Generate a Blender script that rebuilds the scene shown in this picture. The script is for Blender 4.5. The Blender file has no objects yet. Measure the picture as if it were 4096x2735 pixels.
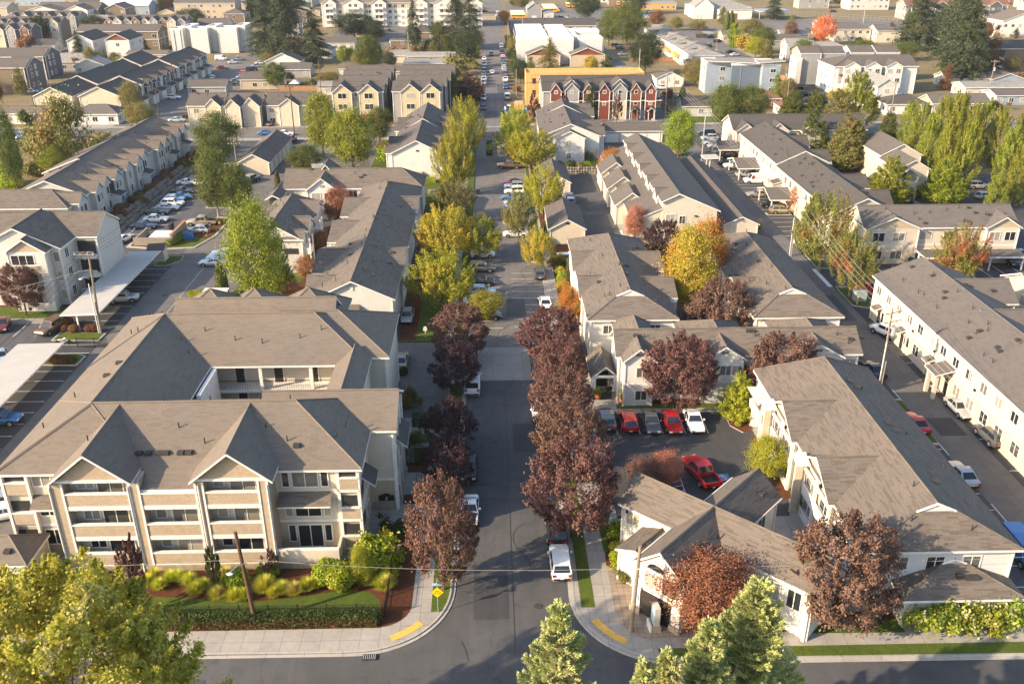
import bpy,math,random
import numpy as np
from mathutils import Vector,Matrix
RND=random.Random(11)
NR=np.random.default_rng(5)
SC=bpy.context.scene
COL=SC.collection
PI=math.pi
# materials
def lin(c):
 return tuple(((v/12.92)if v<=.04045 else ((v+.055)/1.055)**2.4)for v in c)
class NT:
 def __init__(s,name):
  s.m=bpy.data.materials.new(name);s.m.use_nodes=True
  s.t=s.m.node_tree;s.t.nodes.clear()
  s.out=s.t.nodes.new('ShaderNodeOutputMaterial')
 def n(s,typ,**kw):
  nd=s.t.nodes.new(typ)
  for k,v in kw.items():
   if k.startswith('_'):setattr(nd,k[1:],v)
   else:
    nd.inputs[int(k[1:])if k[0]=='i' and k[1:].isdigit()else k.replace('__',' ')].default_value=v
  return nd
 def l(s,a,b):s.t.links.new(a,b)
 def mix(s,fac,a,b,mode='MIX'):
  nd=s.t.nodes.new('ShaderNodeMix');nd.data_type='RGBA';nd.blend_type=mode
  for sock,v in ((nd.inputs[0],fac),(nd.inputs[6],a),(nd.inputs[7],b)):
   if hasattr(v,'links'):s.l(v,sock)
   elif isinstance(v,(tuple,list)):sock.default_value=(*v[:3],1)
   else:sock.default_value=v
  return nd.outputs[2]
 def math(s,op,a,b=None):
  nd=s.t.nodes.new('ShaderNodeMath');nd.operation=op
  for sock,v in ((nd.inputs[0],a),(nd.inputs[1],b)):
   if v is None:continue
   if hasattr(v,'links'):s.l(v,sock)
   else:sock.default_value=v
  return nd.outputs[0]
 def noise(s,vec,scale,detail=3,rough=.6):
  nd=s.n('ShaderNodeTexNoise',Scale=scale,Detail=detail,Roughness=rough)
  if vec is not None:s.l(vec,nd.inputs['Vector'])
  return nd.outputs['Fac']
 def ramp(s,fac,lo,hi):
  nd=s.n('ShaderNodeMapRange');s.l(fac,nd.inputs[0])
  nd.inputs[1].default_value=lo;nd.inputs[2].default_value=hi
  return nd.outputs[0]
 def bsdf(s,col,rough=.8,spec=.3,metal=0.,coat=0.):
  b=s.n('ShaderNodeBsdfPrincipled')
  if hasattr(col,'links'):s.l(col,b.inputs['Base Color'])
  else:b.inputs['Base Color'].default_value=(*col[:3],1)
  if hasattr(rough,'links'):s.l(rough,b.inputs['Roughness'])
  else:b.inputs['Roughness'].default_value=rough
  b.inputs['Specular IOR Level'].default_value=spec
  b.inputs['Metallic'].default_value=metal
  b.inputs['Coat Weight'].default_value=coat
  b.inputs['Coat Roughness'].default_value=.05
  s.l(b.outputs[0],s.out.inputs[0])
  return b
 def bump(s,h,b,strength=.5,dist=.02):
  nd=s.n('ShaderNodeBump',Strength=strength,Distance=dist)
  s.l(h,nd.inputs['Height']);s.l(nd.outputs[0],b.inputs['Normal'])
 def pos(s):return s.n('ShaderNodeNewGeometry').outputs['Position']
 def obj(s):return s.n('ShaderNodeTexCoord').outputs['Object']
 def uv(s):return s.n('ShaderNodeTexCoord').outputs['UV']
def sc_(c,k):return tuple(v*k for v in c)
def plain(name,c,rough=.7,spec=.3,metal=0,coat=0,var=.12,scale=2.):
 t=NT(name)
 f=t.noise(t.obj(),scale,4)
 t.bsdf(t.mix(t.ramp(f,.3,.7),sc_(c,1-var),sc_(c,1+var)),rough,spec,metal,coat)
 return t.m
def shingle(name,c,mott=.3,bw=.62,bh=.17,patch=.12):
 t=NT(name);uv=t.uv()
 br=t.n('ShaderNodeTexBrick',Scale=1.,Mortar__Size=.012,Mortar__Smooth=.1,Bias=0.,Brick__Width=bw,Row__Height=bh)
 br.offset=.37;br.inputs['Color1'].default_value=(*sc_(c,1-mott*.35),1)
 br.inputs['Color2'].default_value=(*sc_(c,1+mott*.2),1)
 br.inputs['Mortar'].default_value=(*sc_(c,.72),1)
 t.l(uv,br.inputs['Vector'])
 big=t.noise(t.pos(),.22,4);fine=t.noise(t.pos(),9.,2)
 col=t.mix(t.ramp(big,.3,.7),br.outputs[0],t.mix(1.,br.outputs[0],(1+patch,1+patch*.6,1+patch*.2),'MULTIPLY'))
 bl=t.n('ShaderNodeTexBrick',Scale=1.,Mortar__Size=0.,Bias=-.5,Brick__Width=bw*1.2,Row__Height=bh*2.)
 bl.offset=.43;bl.inputs['Color1'].default_value=(1,1,1,1);bl.inputs['Color2'].default_value=(max(.1,1-mott*2.2),)*3+(1,)
 t.l(uv,bl.inputs['Vector'])
 col=t.mix(.9,col,t.mix(1.,col,bl.outputs[0],'MULTIPLY'))
 col=t.mix(t.ramp(fine,.3,.75),t.mix(1.,col,(.82,.82,.82),'MULTIPLY'),col)
 b=t.bsdf(col,.9,.25)
 sx=t.n('ShaderNodeSeparateXYZ');t.l(uv,sx.inputs[0])
 saw=t.math('FRACT',t.math('DIVIDE',sx.outputs[1],bh*2))
 saw=t.math('SUBTRACT',1.,saw)
 h=t.math('ADD',saw,t.math('MULTIPLY',fine,.6))
 t.bump(h,b,.4,.025)
 return t.m
def siding(name,c,lap=.2,vertical=False,shake=False,var=.06):
 t=NT(name);uv=t.uv()
 sx=t.n('ShaderNodeSeparateXYZ');t.l(uv,sx.inputs[0])
 fr=t.math('FRACT',t.math('DIVIDE',sx.outputs[0 if vertical else 1],lap))
 line=t.ramp(fr,0.,.22)
 big=t.noise(t.pos(),.6,4);fine=t.noise(t.pos(),5.,3)
 col=t.mix(t.ramp(big,.3,.7),sc_(c,1-var),sc_(c,1+var))
 col=t.mix(t.ramp(fine,.35,.8),t.mix(1.,col,(.93,.92,.9),'MULTIPLY'),col)
 if shake:
  br=t.n('ShaderNodeTexBrick',Scale=1.,Mortar__Size=.01,Brick__Width=.3,Row__Height=lap)
  for k,v in (('Color1',1.),('Color2',.86),('Mortar',.62)):br.inputs[k].default_value=(v,v,v,1)
  t.l(uv,br.inputs['Vector']);col=t.mix(1.,col,br.outputs[0],'MULTIPLY')
 else:
  col=t.mix(line,t.mix(1.,col,(.72,.72,.72),'MULTIPLY'),col)
 b=t.bsdf(col,.75,.25)
 t.bump(fr,b,.35,.02)
 return t.m
def asphalt(name,c,var=.18,patch=.5,cracks=True):
 t=NT(name);p=t.pos()
 big=t.noise(p,.07,5,.65);mid=t.noise(p,.6,5,.7);fine=t.noise(p,14.,2)
 mp=t.n('ShaderNodeMapping');mp.inputs['Scale'].default_value=(1.,.06,1);t.l(p,mp.inputs['Vector'])
 trk=t.noise(mp.outputs[0],.8,3)
 col=t.mix(t.ramp(big,.3,.7),sc_(c,1-var),sc_(c,1+var))
 col=t.mix(t.ramp(trk,.4,.65),col,t.mix(1.,col,(1.16,1.15,1.13),'MULTIPLY'))
 col=t.mix(t.ramp(mid,.45,.75),col,t.mix(1.,col,(.8,.8,.82),'MULTIPLY'))
 col=t.mix(t.ramp(fine,.25,.8),t.mix(1.,col,(.78,.78,.78),'MULTIPLY'),t.mix(1.,col,(1.12,1.12,1.1),'MULTIPLY'))
 if cracks:
  v=t.n('ShaderNodeTexVoronoi',Scale=.11,_feature='DISTANCE_TO_EDGE')
  wp=t.n('ShaderNodeVectorMath',_operation='ADD');t.l(p,wp.inputs[0])
  nz=t.n('ShaderNodeTexNoise',Scale=.5,Detail=4.);t.l(p,nz.inputs['Vector'])
  sv=t.n('ShaderNodeVectorMath',_operation='SCALE');t.l(nz.outputs['Color'],sv.inputs[0]);sv.inputs['Scale'].default_value=4.
  t.l(sv.outputs[0],wp.inputs[1]);t.l(wp.outputs[0],v.inputs['Vector'])
  ck=t.ramp(v.outputs['Distance'],.0,.006)
  col=t.mix(ck,t.mix(.6,col,sc_(c,.35)),col)
  w2=t.n('ShaderNodeTexVoronoi',Scale=.045);t.l(p,w2.inputs['Vector'])
  col=t.mix(t.math('MULTIPLY',t.ramp(w2.outputs['Color'],.2,.9),.35),col,t.mix(1.,col,(.7,.7,.72),'MULTIPLY'))
 b=t.bsdf(col,.88,.3)
 t.bump(fine,b,.3,.01)
 return t.m
def concrete(name,c,jx=1.5,jy=1.5,var=.12,off=0.):
 t=NT(name);p=t.pos()
 big=t.noise(p,.35,5,.65);mid=t.noise(p,2.2,4);fine=t.noise(p,16.,2)
 col=t.mix(t.ramp(big,.3,.7),sc_(c,1-var),sc_(c,1+var))
 col=t.mix(t.ramp(mid,.45,.75),col,t.mix(1.,col,(.86,.85,.83),'MULTIPLY'))
 col=t.mix(t.ramp(fine,.3,.8),t.mix(1.,col,(.88,.88,.88),'MULTIPLY'),col)
 br=t.n('ShaderNodeTexBrick',Scale=1.,Mortar__Size=.02,Mortar__Smooth=.2,Brick__Width=jx,Row__Height=jy)
 br.offset=0.
 for k,v in (('Color1',1.),('Color2',.9),('Mortar',.5)):br.inputs[k].default_value=(v,v,v,1)
 t.l(p,br.inputs['Vector'])
 col=t.mix(1.,col,br.outputs[0],'MULTIPLY')
 b=t.bsdf(col,.85,.25)
 t.bump(fine,b,.2,.01)
 return t.m
def ground_mat(name,c1,c2,c3,s1=.12,s2=1.5):
 t=NT(name);p=t.pos()
 a=t.noise(p,s1,6,.65);b_=t.noise(p,s2,5,.7);f=t.noise(p,9.,3,.7)
 col=t.mix(t.ramp(a,.35,.65),c1,c2)
 col=t.mix(t.ramp(b_,.45,.7),col,c3)
 col=t.mix(t.ramp(f,.3,.75),t.mix(1.,col,(.68,.68,.65),'MULTIPLY'),t.mix(1.,col,(1.12,1.1,1.05),'MULTIPLY'))
 b=t.bsdf(col,.95,.1)
 t.bump(f,b,.8,.06)
 return t.m
def leafmat(name,c1,c2,tip=None,tipscale=.35,tiplo=.5,tiphi=.66,trans=.28,rough=.55,vary=.1):
 t=NT(name);o=t.obj()
 g=t.n('ShaderNodeNewGeometry');oi=t.n('ShaderNodeObjectInfo')
 r=g.outputs['Random Per Island']
 cl=t.noise(o,.9,2)
 col=t.mix(t.math('MULTIPLY',t.math('ADD',r,t.ramp(cl,.35,.65)),.5),c1,c2)
 if tip:
  ad=t.n('ShaderNodeVectorMath',_operation='ADD');t.l(o,ad.inputs[0])
  cv=t.n('ShaderNodeCombineXYZ');t.l(t.math('MULTIPLY',oi.outputs['Random'],40.),cv.inputs[0]);t.l(cv.outputs[0],ad.inputs[1])
  tn=t.noise(ad.outputs[0],tipscale,3)
  col=t.mix(t.ramp(tn,tiplo,tiphi),col,t.mix(r,sc_(tip,.7),sc_(tip,1.2)))
 hs=t.n('ShaderNodeHueSaturation');t.l(col,hs.inputs['Color'])
 t.l(t.math('ADD',t.math('MULTIPLY',oi.outputs['Random'],vary*2),1-vary),hs.inputs['Value'])
 t.l(t.math('ADD',t.math('MULTIPLY',oi.outputs['Random'],.03),.485),hs.inputs['Hue'])
 b=t.n('ShaderNodeBsdfPrincipled');b.inputs['Roughness'].default_value=rough;b.inputs['Specular IOR Level'].default_value=.25
 t.l(hs.outputs[0],b.inputs['Base Color'])
 tr=t.n('ShaderNodeBsdfTranslucent');t.l(hs.outputs[0],tr.inputs[0])
 mx=t.n('ShaderNodeMixShader');mx.inputs[0].default_value=trans
 t.l(b.outputs[0],mx.inputs[1]);t.l(tr.outputs[0],mx.inputs[2]);t.l(mx.outputs[0],t.out.inputs[0])
 return t.m
def glassmat(name,c=(.02,.025,.03),alt=None):
 t=NT(name);oi=t.n('ShaderNodeObjectInfo')
 if alt:
  col=t.mix(t.ramp(oi.outputs['Random'],.35,.75),c,alt)
  uv=t.uv();sx=t.n('ShaderNodeSeparateXYZ');t.l(uv,sx.inputs[0])
  sl=t.ramp(t.math('FRACT',t.math('MULTIPLY',sx.outputs[0],7.)),.2,.5)
  col=t.mix(t.math('MULTIPLY',sl,.5),col,t.mix(1.,col,(.5,.5,.5),'MULTIPLY'))
 else:col=t.mix(t.noise(t.obj(),2.,2),c,sc_(c,1.5))
 t.bsdf(col,.06,.6)
 return t.m
G={}
def paint(name,c,metal=.35):
 k='paint_'+name
 if k not in G:
  t=NT(k);f=t.noise(t.obj(),1.6,3)
  d=t.noise(t.obj(),7.,4)
  col=t.mix(t.ramp(f,.3,.7),sc_(c,.92),sc_(c,1.06))
  col=t.mix(t.ramp(d,.55,.9),col,t.mix(.16,col,(.3,.27,.23)))
  t.bsdf(col,.32,.5,metal if max(c)<.6 else 0.,.7)
  G[k]=t.m
 return G[k]
PAINT=dict(white=(.78,.77,.74),silver=(.42,.43,.44),grey=(.12,.125,.13),black=(.012,.012,.014),red=(.5,.018,.02),
 darkred=(.16,.02,.02),blue=(.04,.15,.38),lightblue=(.4,.5,.58),tan=(.36,.29,.2),brown=(.19,.12,.08),navy=(.02,.035,.08),
 yellow=(.78,.33,.02),green=(.05,.12,.07),cream=(.72,.66,.5),teal=(.03,.2,.34),orange=(.55,.12,.03))
m_=dict
MT=m_(
 asphalt=asphalt('asphalt',(.085,.084,.086)),asphalt_old=asphalt('worn_asphalt',(.15,.138,.128)),asphalt_new=asphalt('dark_asphalt',(.056,.056,.059),cracks=False),
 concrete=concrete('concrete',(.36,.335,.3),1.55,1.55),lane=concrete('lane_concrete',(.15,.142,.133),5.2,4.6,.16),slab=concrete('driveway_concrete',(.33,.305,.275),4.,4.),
 kerb=concrete('kerb_concrete',(.42,.39,.35),3.,60.),
 dry=ground_mat('dry_ground',(.29,.215,.13),(.2,.165,.1),(.15,.14,.06)),
 lawn=ground_mat('lawn_grass',(.075,.11,.02),(.11,.14,.025),(.06,.095,.02),.3,2.5),
 mulch=ground_mat('bark_mulch',(.11,.045,.025),(.15,.06,.03),(.07,.032,.02),.5,4.),
 paver=concrete('stamped_paving',(.33,.26,.2),.5,.5,.15),
 rock=ground_mat('rockery_stone',(.28,.24,.2),(.16,.14,.12),(.1,.1,.08),1.2,3.),
 line=plain('white_line_paint',(.62,.61,.58),.7,.2,var=.22,scale=3.),yline=plain('yellow_line_paint',(.62,.4,.1),.7,.2,var=.2,scale=3.),
 bline=plain('blue_line_paint',(.09,.2,.32),.7,.2,var=.2),tact=plain('tactile_yellow',(.62,.38,.08),.7,.2,var=.15,scale=5.),
 r_tan=shingle('tan_shingles',(.19,.16,.132),.14,.6,.1),r_brown=shingle('brown_shingles',(.168,.143,.122),.3,.8,.08),r_grey=shingle('grey_shingles',(.135,.122,.114),.14),
 r_dark=shingle('charcoal_shingles',(.088,.08,.075),.14),r_lt=shingle('pale_grey_shingles',(.27,.265,.255),.2),r_red=shingle('rust_shingles',(.3,.14,.09),.25),
 r_rust=shingle('brown_red_shingles',(.2,.105,.075),.25),r_slate=shingle('slate_shingles',(.122,.108,.099),.16),r_white=plain('white_membrane',(.66,.65,.62),.8),
 metal=siding('ribbed_white_metal',(.44,.42,.39),.55,False),wood=siding('plywood',(.6,.36,.13),1.2,True),
 w_cream=siding('cream_siding',(.58,.52,.425)),w_tan=siding('tan_siding',(.47,.385,.28)),w_shake=siding('tan_shake',(.44,.35,.255),.22,shake=True),
 w_beige=siding('beige_siding',(.58,.5,.38)),w_white=siding('white_siding',(.65,.63,.59)),w_pale=siding('pale_grey_siding',(.54,.525,.49)),w_grey=siding('grey_siding',(.3,.295,.29)),
 w_dgrey=siding('dark_grey_siding',(.1,.105,.115)),w_brown=siding('brown_siding',(.2,.155,.11)),w_blue=siding('blue_grey_siding',(.29,.34,.4),.3),w_dblue=siding('slate_blue_siding',(.13,.165,.21),.3),
 w_red=siding('red_siding',(.19,.05,.035),.2),w_rust=siding('rust_siding',(.2,.075,.04),.3,True),w_yellow=siding('yellow_siding',(.5,.41,.26)),w_batten=siding('white_batten',(.58,.57,.55),.4,True),
 w_stone=ground_mat('stone_veneer',(.36,.29,.21),(.5,.43,.34),(.25,.2,.15),2.,4.),w_block=siding('concrete_block',(.34,.3,.25),.2,shake=True),
 trim=plain('white_trim',(.67,.64,.59),.6),trim_d=plain('dark_trim_recess_shade',(.03,.03,.03),.5),soffit=plain('soffit',(.5,.46,.4),.8),  # the dark trim colour also paints the shade inside balcony recesses
 door=plain('dark_door',(.035,.03,.028),.5),gdoor=siding('white_garage_door',(.72,.7,.66),.5),glass=glassmat('window_glass',(.025,.03,.035),(.4,.37,.31)),cglass=glassmat('car_glass',(.015,.02,.025)),
 tyre=plain('tyre_rubber',(.014,.014,.014),.85,.2),rim=plain('alloy_rim',(.45,.45,.45),.35,.5,.8),black=plain('black_plastic',(.012,.012,.012),.6),blackm=plain('black_metal',(.014,.014,.015),.45,.4),
 lampw=plain('headlamp_glass',(.65,.66,.66),.15,.6),lampr=plain('tail_lamp',(.28,.01,.01),.2,.5),plate=plain('number_plate',(.6,.6,.62),.5),
 pole=plain('timber_pole',(.11,.065,.04),.9,.1,var=.3,scale=4.),pole_l=plain('weathered_pole',(.24,.19,.145),.9,.1,var=.25,scale=4.),steel=plain('galvanised_steel',(.42,.42,.42),.5,.5,.5),wire=plain('wire',(.05,.048,.045),.6),wire_l=plain('pale_wire',(.3,.28,.25),.6),
 bark=plain('bark',(.12,.085,.06),.95,.1,var=.35,scale=5.),bark_l=plain('pale_bark',(.3,.24,.18),.95,.1,var=.3,scale=5.),
 fence=siding('cedar_fence',(.36,.2,.1),.16,True),fence_g=siding('weathered_fence',(.2,.165,.13),.16,True),vent=plain('roof_vent',(.05,.045,.04),.7),ysign=plain('yellow_sign',(.72,.47,.01),.4),bsign=plain('blue_sign',(.3,.45,.58),.4),
 terr=plain('terracotta',(.3,.1,.045),.7),tblue=plain('blue_tarp',(.03,.12,.3),.6),green=plain('green_box',(.3,.36,.38),.6),redp=plain('red_paint',(.45,.03,.02),.5),brick=siding('red_brick',(.3,.1,.06),.2,shake=True),solar=plain('dark_panel',(.02,.025,.04),.2,.6),
)
# objects
def tag(o,label=None,cat=None,group=None,kind=None):
 if label:o['label']=label
 if cat:o['category']=cat
 if group:o['group']=group
 if kind:o['kind']=kind
 return o
def empty(name,x,y,z=0.,rz=0.):
 o=bpy.data.objects.new(name,None);COL.objects.link(o)
 o.location=(x,y,z);o.rotation_euler=(0,0,rz);o.empty_display_size=.5
 return o
def link(name,me,parent=None,loc=None,rz=0.,scale=None):
 o=bpy.data.objects.new(name,me);COL.objects.link(o)
 if parent:o.parent=parent
 if loc:o.location=loc
 if rz:o.rotation_euler=(0,0,rz)
 if scale:o.scale=scale
 return o
class MB:
 def __init__(s):s.v=[];s.f=[];s.m=[];s.mats=[]
 def mi(s,m):
  m=MT[m]if isinstance(m,str)else m
  if m not in s.mats:s.mats.append(m)
  return s.mats.index(m)
 def poly(s,pts,m):
  i=len(s.v);s.v+=[tuple(p)for p in pts];s.f.append(tuple(range(i,i+len(pts))));s.m.append(s.mi(m))
 def grid(s,rings,m,close=True,cap=True):
  i0=len(s.v);n=len(rings[0]);k=s.mi(m)
  for r in rings:s.v+=[tuple(p)for p in r]
  for a in range(len(rings)-1):
   for b in range(n if close else n-1):
    c=(b+1)%n
    s.f.append((i0+a*n+b,i0+a*n+c,i0+(a+1)*n+c,i0+(a+1)*n+b));s.m.append(k)
  if cap:
   s.f.append(tuple(i0+b for b in reversed(range(n))));s.m.append(k)
   s.f.append(tuple(i0+(len(rings)-1)*n+b for b in range(n)));s.m.append(k)
 def box(s,x0,y0,z0,x1,y1,z1,m,top=None,bottom=True):
  if x0>x1:x0,x1=x1,x0
  if y0>y1:y0,y1=y1,y0
  if z0>z1:z0,z1=z1,z0
  P=[(x0,y0,z0),(x1,y0,z0),(x1,y1,z0),(x0,y1,z0),(x0,y0,z1),(x1,y0,z1),(x1,y1,z1),(x0,y1,z1)]
  for q in ((0,1,5,4),(1,2,6,5),(2,3,7,6),(3,0,4,7)):s.poly([P[k]for k in q],m)
  s.poly([P[k]for k in (4,5,6,7)],top or m)
  if bottom:s.poly([P[k]for k in (3,2,1,0)],m)
 def prism(s,pts,z0,z1,m,top=None):
  n=len(pts)
  a=sum(pts[i][0]*pts[(i+1)%n][1]-pts[(i+1)%n][0]*pts[i][1]for i in range(n))
  if a<0:pts=pts[::-1]
  for i in range(n):
   p,q=pts[i],pts[(i+1)%n]
   s.poly([(p[0],p[1],z0),(q[0],q[1],z0),(q[0],q[1],z1),(p[0],p[1],z1)],m)
  s.poly([(p[0],p[1],z1)for p in pts],top or m)
 def tube(s,pts,r,m,n=6,r2=None):
  pts=[Vector(p)for p in pts];rings=[]
  for i,p in enumerate(pts):
   d=(pts[min(i+1,len(pts)-1)]-pts[max(i-1,0)]).normalized()
   u=d.cross(Vector((0,0,1)))
   if u.length<.05:u=d.cross(Vector((1,0,0)))
   u.normalize();w=d.cross(u)
   rr=r if r2 is None else r+(r2-r)*i/(len(pts)-1)
   rings.append([p+(u*math.cos(t)+w*math.sin(t))*rr for t in [2*PI*k/n for k in range(n)]])
  s.grid(rings,m)
 def slab(s,polys,t,top,side,under):
  key=lambda p:(round(p[0],3),round(p[1],3),round(p[2],3));E={}
  for P in polys:
   for i in range(len(P)):
    a,b=key(P[i]),key(P[(i+1)%len(P)]);k=(a,b)if a<b else (b,a);E[k]=E.get(k,0)+1
  dn=lambda p:(p[0],p[1],p[2]-t)
  for P in polys:
   s.poly(P,top);s.poly([dn(p)for p in reversed(P)],under)
   for i in range(len(P)):
    a,b=P[i],P[(i+1)%len(P)];ka,kb=key(a),key(b)
    if E[(ka,kb)if ka<kb else (kb,ka)]==1:s.poly([a,dn(a),dn(b),b],side)
 def mesh(s,name,smooth=False):
  me=bpy.data.meshes.new(name);me.from_pydata(s.v,[],s.f)
  for m in s.mats:me.materials.append(m)
  me.polygons.foreach_set('material_index',s.m)
  uvl=me.uv_layers.new(name='UVMap');uv=[]
  for f in s.f:
   P=[Vector(s.v[i])for i in f];n=Vector((0,0,0))
   for i in range(len(P)):
    a,b=P[i],P[(i+1)%len(P)]
    n+=Vector(((a.y-b.y)*(a.z+b.z),(a.z-b.z)*(a.x+b.x),(a.x-b.x)*(a.y+b.y)))
   if n.length<1e-12:n=Vector((0,0,1))
   n.normalize()
   if abs(n.z)>.985:u,w=Vector((1,0,0)),Vector((0,1,0))
   else:
    u=Vector((0,0,1)).cross(n).normalized();w=n.cross(u)
   for p in P:uv+=[p.dot(u),p.dot(w)]
  uvl.data.foreach_set('uv',uv)
  if smooth:
   me.polygons.foreach_set('use_smooth',[True]*len(s.f))
   me.set_sharp_from_angle(angle=math.radians(38))
  me.update()
  return me
 def build(s,name,parent=None,smooth=False,loc=None,rz=0.):
  return link(name,s.mesh(name,smooth),parent,loc,rz)
def struct(name,mb,label=None,kind='structure'):
 o=mb.build(name);o['kind']=kind
 return o
# buildings
WM={}
def winmesh(w,h,style,far):
 k=(round(w,2),round(h,2),style,far)
 if k in WM:return WM[k]
 f=MB();p=f if far else MB();a=.1
 tm='trim' if style !='d' else 'trim_d'
 p.poly([(-w/2,-.02,-h/2),(w/2,-.02,-h/2),(w/2,-.02,h/2),(-w/2,-.02,h/2)],'glass')
 f.box(-w/2-a,-.06,-h/2-a,w/2+a,.02,-h/2,tm);f.box(-w/2-a,-.06,h/2,w/2+a,.02,h/2+a,tm)
 f.box(-w/2-a,-.055,-h/2,-w/2,.02,h/2,tm);f.box(w/2,-.055,-h/2,w/2+a,.02,h/2,tm)
 n=1 if w>.9 else 0
 if w>2.6:n=2
 for i in range(n):
  x=-w/2+w*(i+1)/(n+1);f.box(x-.035,-.05,-h/2,x+.035,.01,h/2,tm)
 if style=='x':f.box(-w/2,-.048,-.03,w/2,.008,.03,tm)
 r=(f.mesh('window_frame'),None if far else p.mesh('window_pane'))
 WM[k]=r
 return r
ROT=dict(S=0.,E=PI/2,N=PI,W=-PI/2)
class Bld:
 def __init__(s,name,label,cat,cx,cy,roof='r_brown',wall='w_cream',group=None,rz=None,far=False,fascia='trim'):
  s.root=tag(empty(name,cx,cy,0,rz or 0.),label,cat,group)
  s.o=(0,0)if rz is not None else (cx,cy)
  s.rm,s.wm,s.fm=roof,wall,fascia
  s.R=MB();s.W=MB();s.T=MB();s.far=far;s.G=[]
 def L(s,x,y):return x-s.o[0],y-s.o[1]
 def gable(s,x0,x1,y0,y1,ze,zr,ax='y',ends='gg',ov=.45,wall=None,roof=None,zb=0.,t=.22,low=None,gw=None,fr=.68,nowall=False,run=None,cap=True):
  x0,y0=s.L(x0,y0);x1,y1=s.L(x1,y1)
  roof=roof or s.rm;wall=wall or s.wm
  (s0,s1,t0,t1)=(y0,y1,x0,x1)if ax=='y' else (x0,x1,y0,y1)
  P=(lambda a,b,z:(b,a,z))if ax=='y' else (lambda a,b,z:(a,b,z))
  hf=(t1-t0)/2;tm=(t0+t1)/2;rn=run or hf
  pol=[];Lf=[];Rt=[];rid=[];sk=1e-3*len(s.G);ze+=sk;zr+=sk;pt=(zr-ze)/hf
  for e,sa,d in ((ends[0],s0,1),(ends[1],s1,-1)):
   if e=='h':
    r=sa+d*rn;Lf+=[(sa,t0,ze),(r,tm,zr)];Rt+=[(sa,t1,ze),(r,tm,zr)];rid.append(r)
    pol.append([P(sa,t0,ze),P(r,tm,zr),P(sa,t1,ze)])
    if cap:
     for q in (t0,t1):s.R.tube([P(sa,q,ze+.02),P(r,tm,zr+.02)],.09,roof,4)
   elif e=='d':
    g=sa+d*rn*fr;zg=ze+(zr-ze)*fr;a,b=t0+hf*fr,t1-hf*fr
    Lf+=[(sa,t0,ze),(g,a,zg),(g,tm,zr)];Rt+=[(sa,t1,ze),(g,b,zg),(g,tm,zr)];rid.append(g)
    pol.append([P(sa,t0,ze),P(g,a,zg),P(g,b,zg),P(sa,t1,ze)])
    s.W.poly([P(g+d*.02,a,zg),P(g+d*.02,b,zg),P(g+d*.02,tm,zr-.05)],'w_white')
    for q,w in ((t0,a),(t1,b)):
     s.R.tube([P(sa,q,ze+.02),P(g,w,zg+.02)],.09,roof,4)
     s.R.tube([P(g-d*.04,w,zg),P(g-d*.04,tm,zr)],.11,s.fm,4)
   else:
    Lf+=[(sa,t0,ze),(sa,tm,zr)];Rt+=[(sa,t1,ze),(sa,tm,zr)];rid.append(sa)
  n=len(Lf);k={'h':2,'d':3}.get(ends[0],2)
  for Q in (Lf,Rt):
   A,B=Q[:k],Q[k:]
   pol.append([P(*q)for q in A+B[::-1]])
  s.R.slab(pol,t,roof,s.fm,'soffit')
  if cap:s.R.tube([P(rid[0],tm,zr+.03),P(rid[1],tm,zr+.03)],.11,roof,4)
  s.G.append((s0,s1,t0,t1,ze,zr,ax,ends,rn))
  if nowall:return
  zt=ze+pt*ov-t-.01
  wa=s0+(ov if ends[0]!='n' else 0)+sk;wb=s1-(ov if ends[1]!='n' else 0)-sk;ta=t0+ov+sk;tb=t1-ov-sk
  cuts=[(zb,zt,wall)]
  if low:cuts=[(zb,low[0],low[1]),(low[0],zt,wall)]
  for za,zc,m in cuts:
   for q in (ta,tb):s.W.poly([P(wa,q,za),P(wb,q,za),P(wb,q,zc),P(wa,q,zc)],m)
   for e,q in ((ends[0],wa),(ends[1],wb)):
    if e=='n':continue
    s.W.poly([P(q,ta,za),P(q,tb,za),P(q,tb,zc),P(q,ta,zc)],m)
    if zc==zt and e=='g':s.W.poly([P(q,ta,zt),P(q,tb,zt),P(q,tm,zr-t-.01)],gw or m)
  if low:
   for q,d in ((ta,-1),(tb,1)):
    a=P(wa-.03,q,0);b=P(wb+.03,q+d*.035,0);s.W.box(a[0],a[1],low[0]-.12,b[0],b[1],low[0]+.13,s.fm)
   for q,d,e in ((wa,-1,ends[0]),(wb,1,ends[1])):
    if e=='n':continue
    a=P(q,ta,0);b=P(q+d*.038,tb,0);s.W.box(a[0],a[1],low[0]-.118,b[0],b[1],low[0]+.128,s.fm)
  for q,e in ((wa,ends[0]),(wb,ends[1])):
   if e=='n':continue
   for w in (ta,tb):
    a=P(q,w,0);s.W.box(a[0]-.1,a[1]-.1,zb,a[0]+.1,a[1]+.1,zt-.25,s.fm)
 def flat(s,x0,x1,y0,y1,z,wall=None,par=.5,roof='r_white',zb=0.,cap='trim'):
  x0,y0=s.L(x0,y0);x1,y1=s.L(x1,y1);w=wall or s.wm;k=2e-3*len(s.G);s.G.append(None)
  x0+=k;x1-=k
  for a,b in (((x0,y0),(x1,y0)),((x1,y0),(x1,y1)),((x1,y1),(x0,y1)),((x0,y1),(x0,y0))):
   s.W.poly([(*a,zb),(*b,zb),(*b,z),(*a,z)],w)
  s.R.poly([(x0+.2,y0+.2,z-par),(x1-.2,y0+.2,z-par),(x1-.2,y1-.2,z-par),(x0+.2,y1-.2,z-par)],roof)
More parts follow.
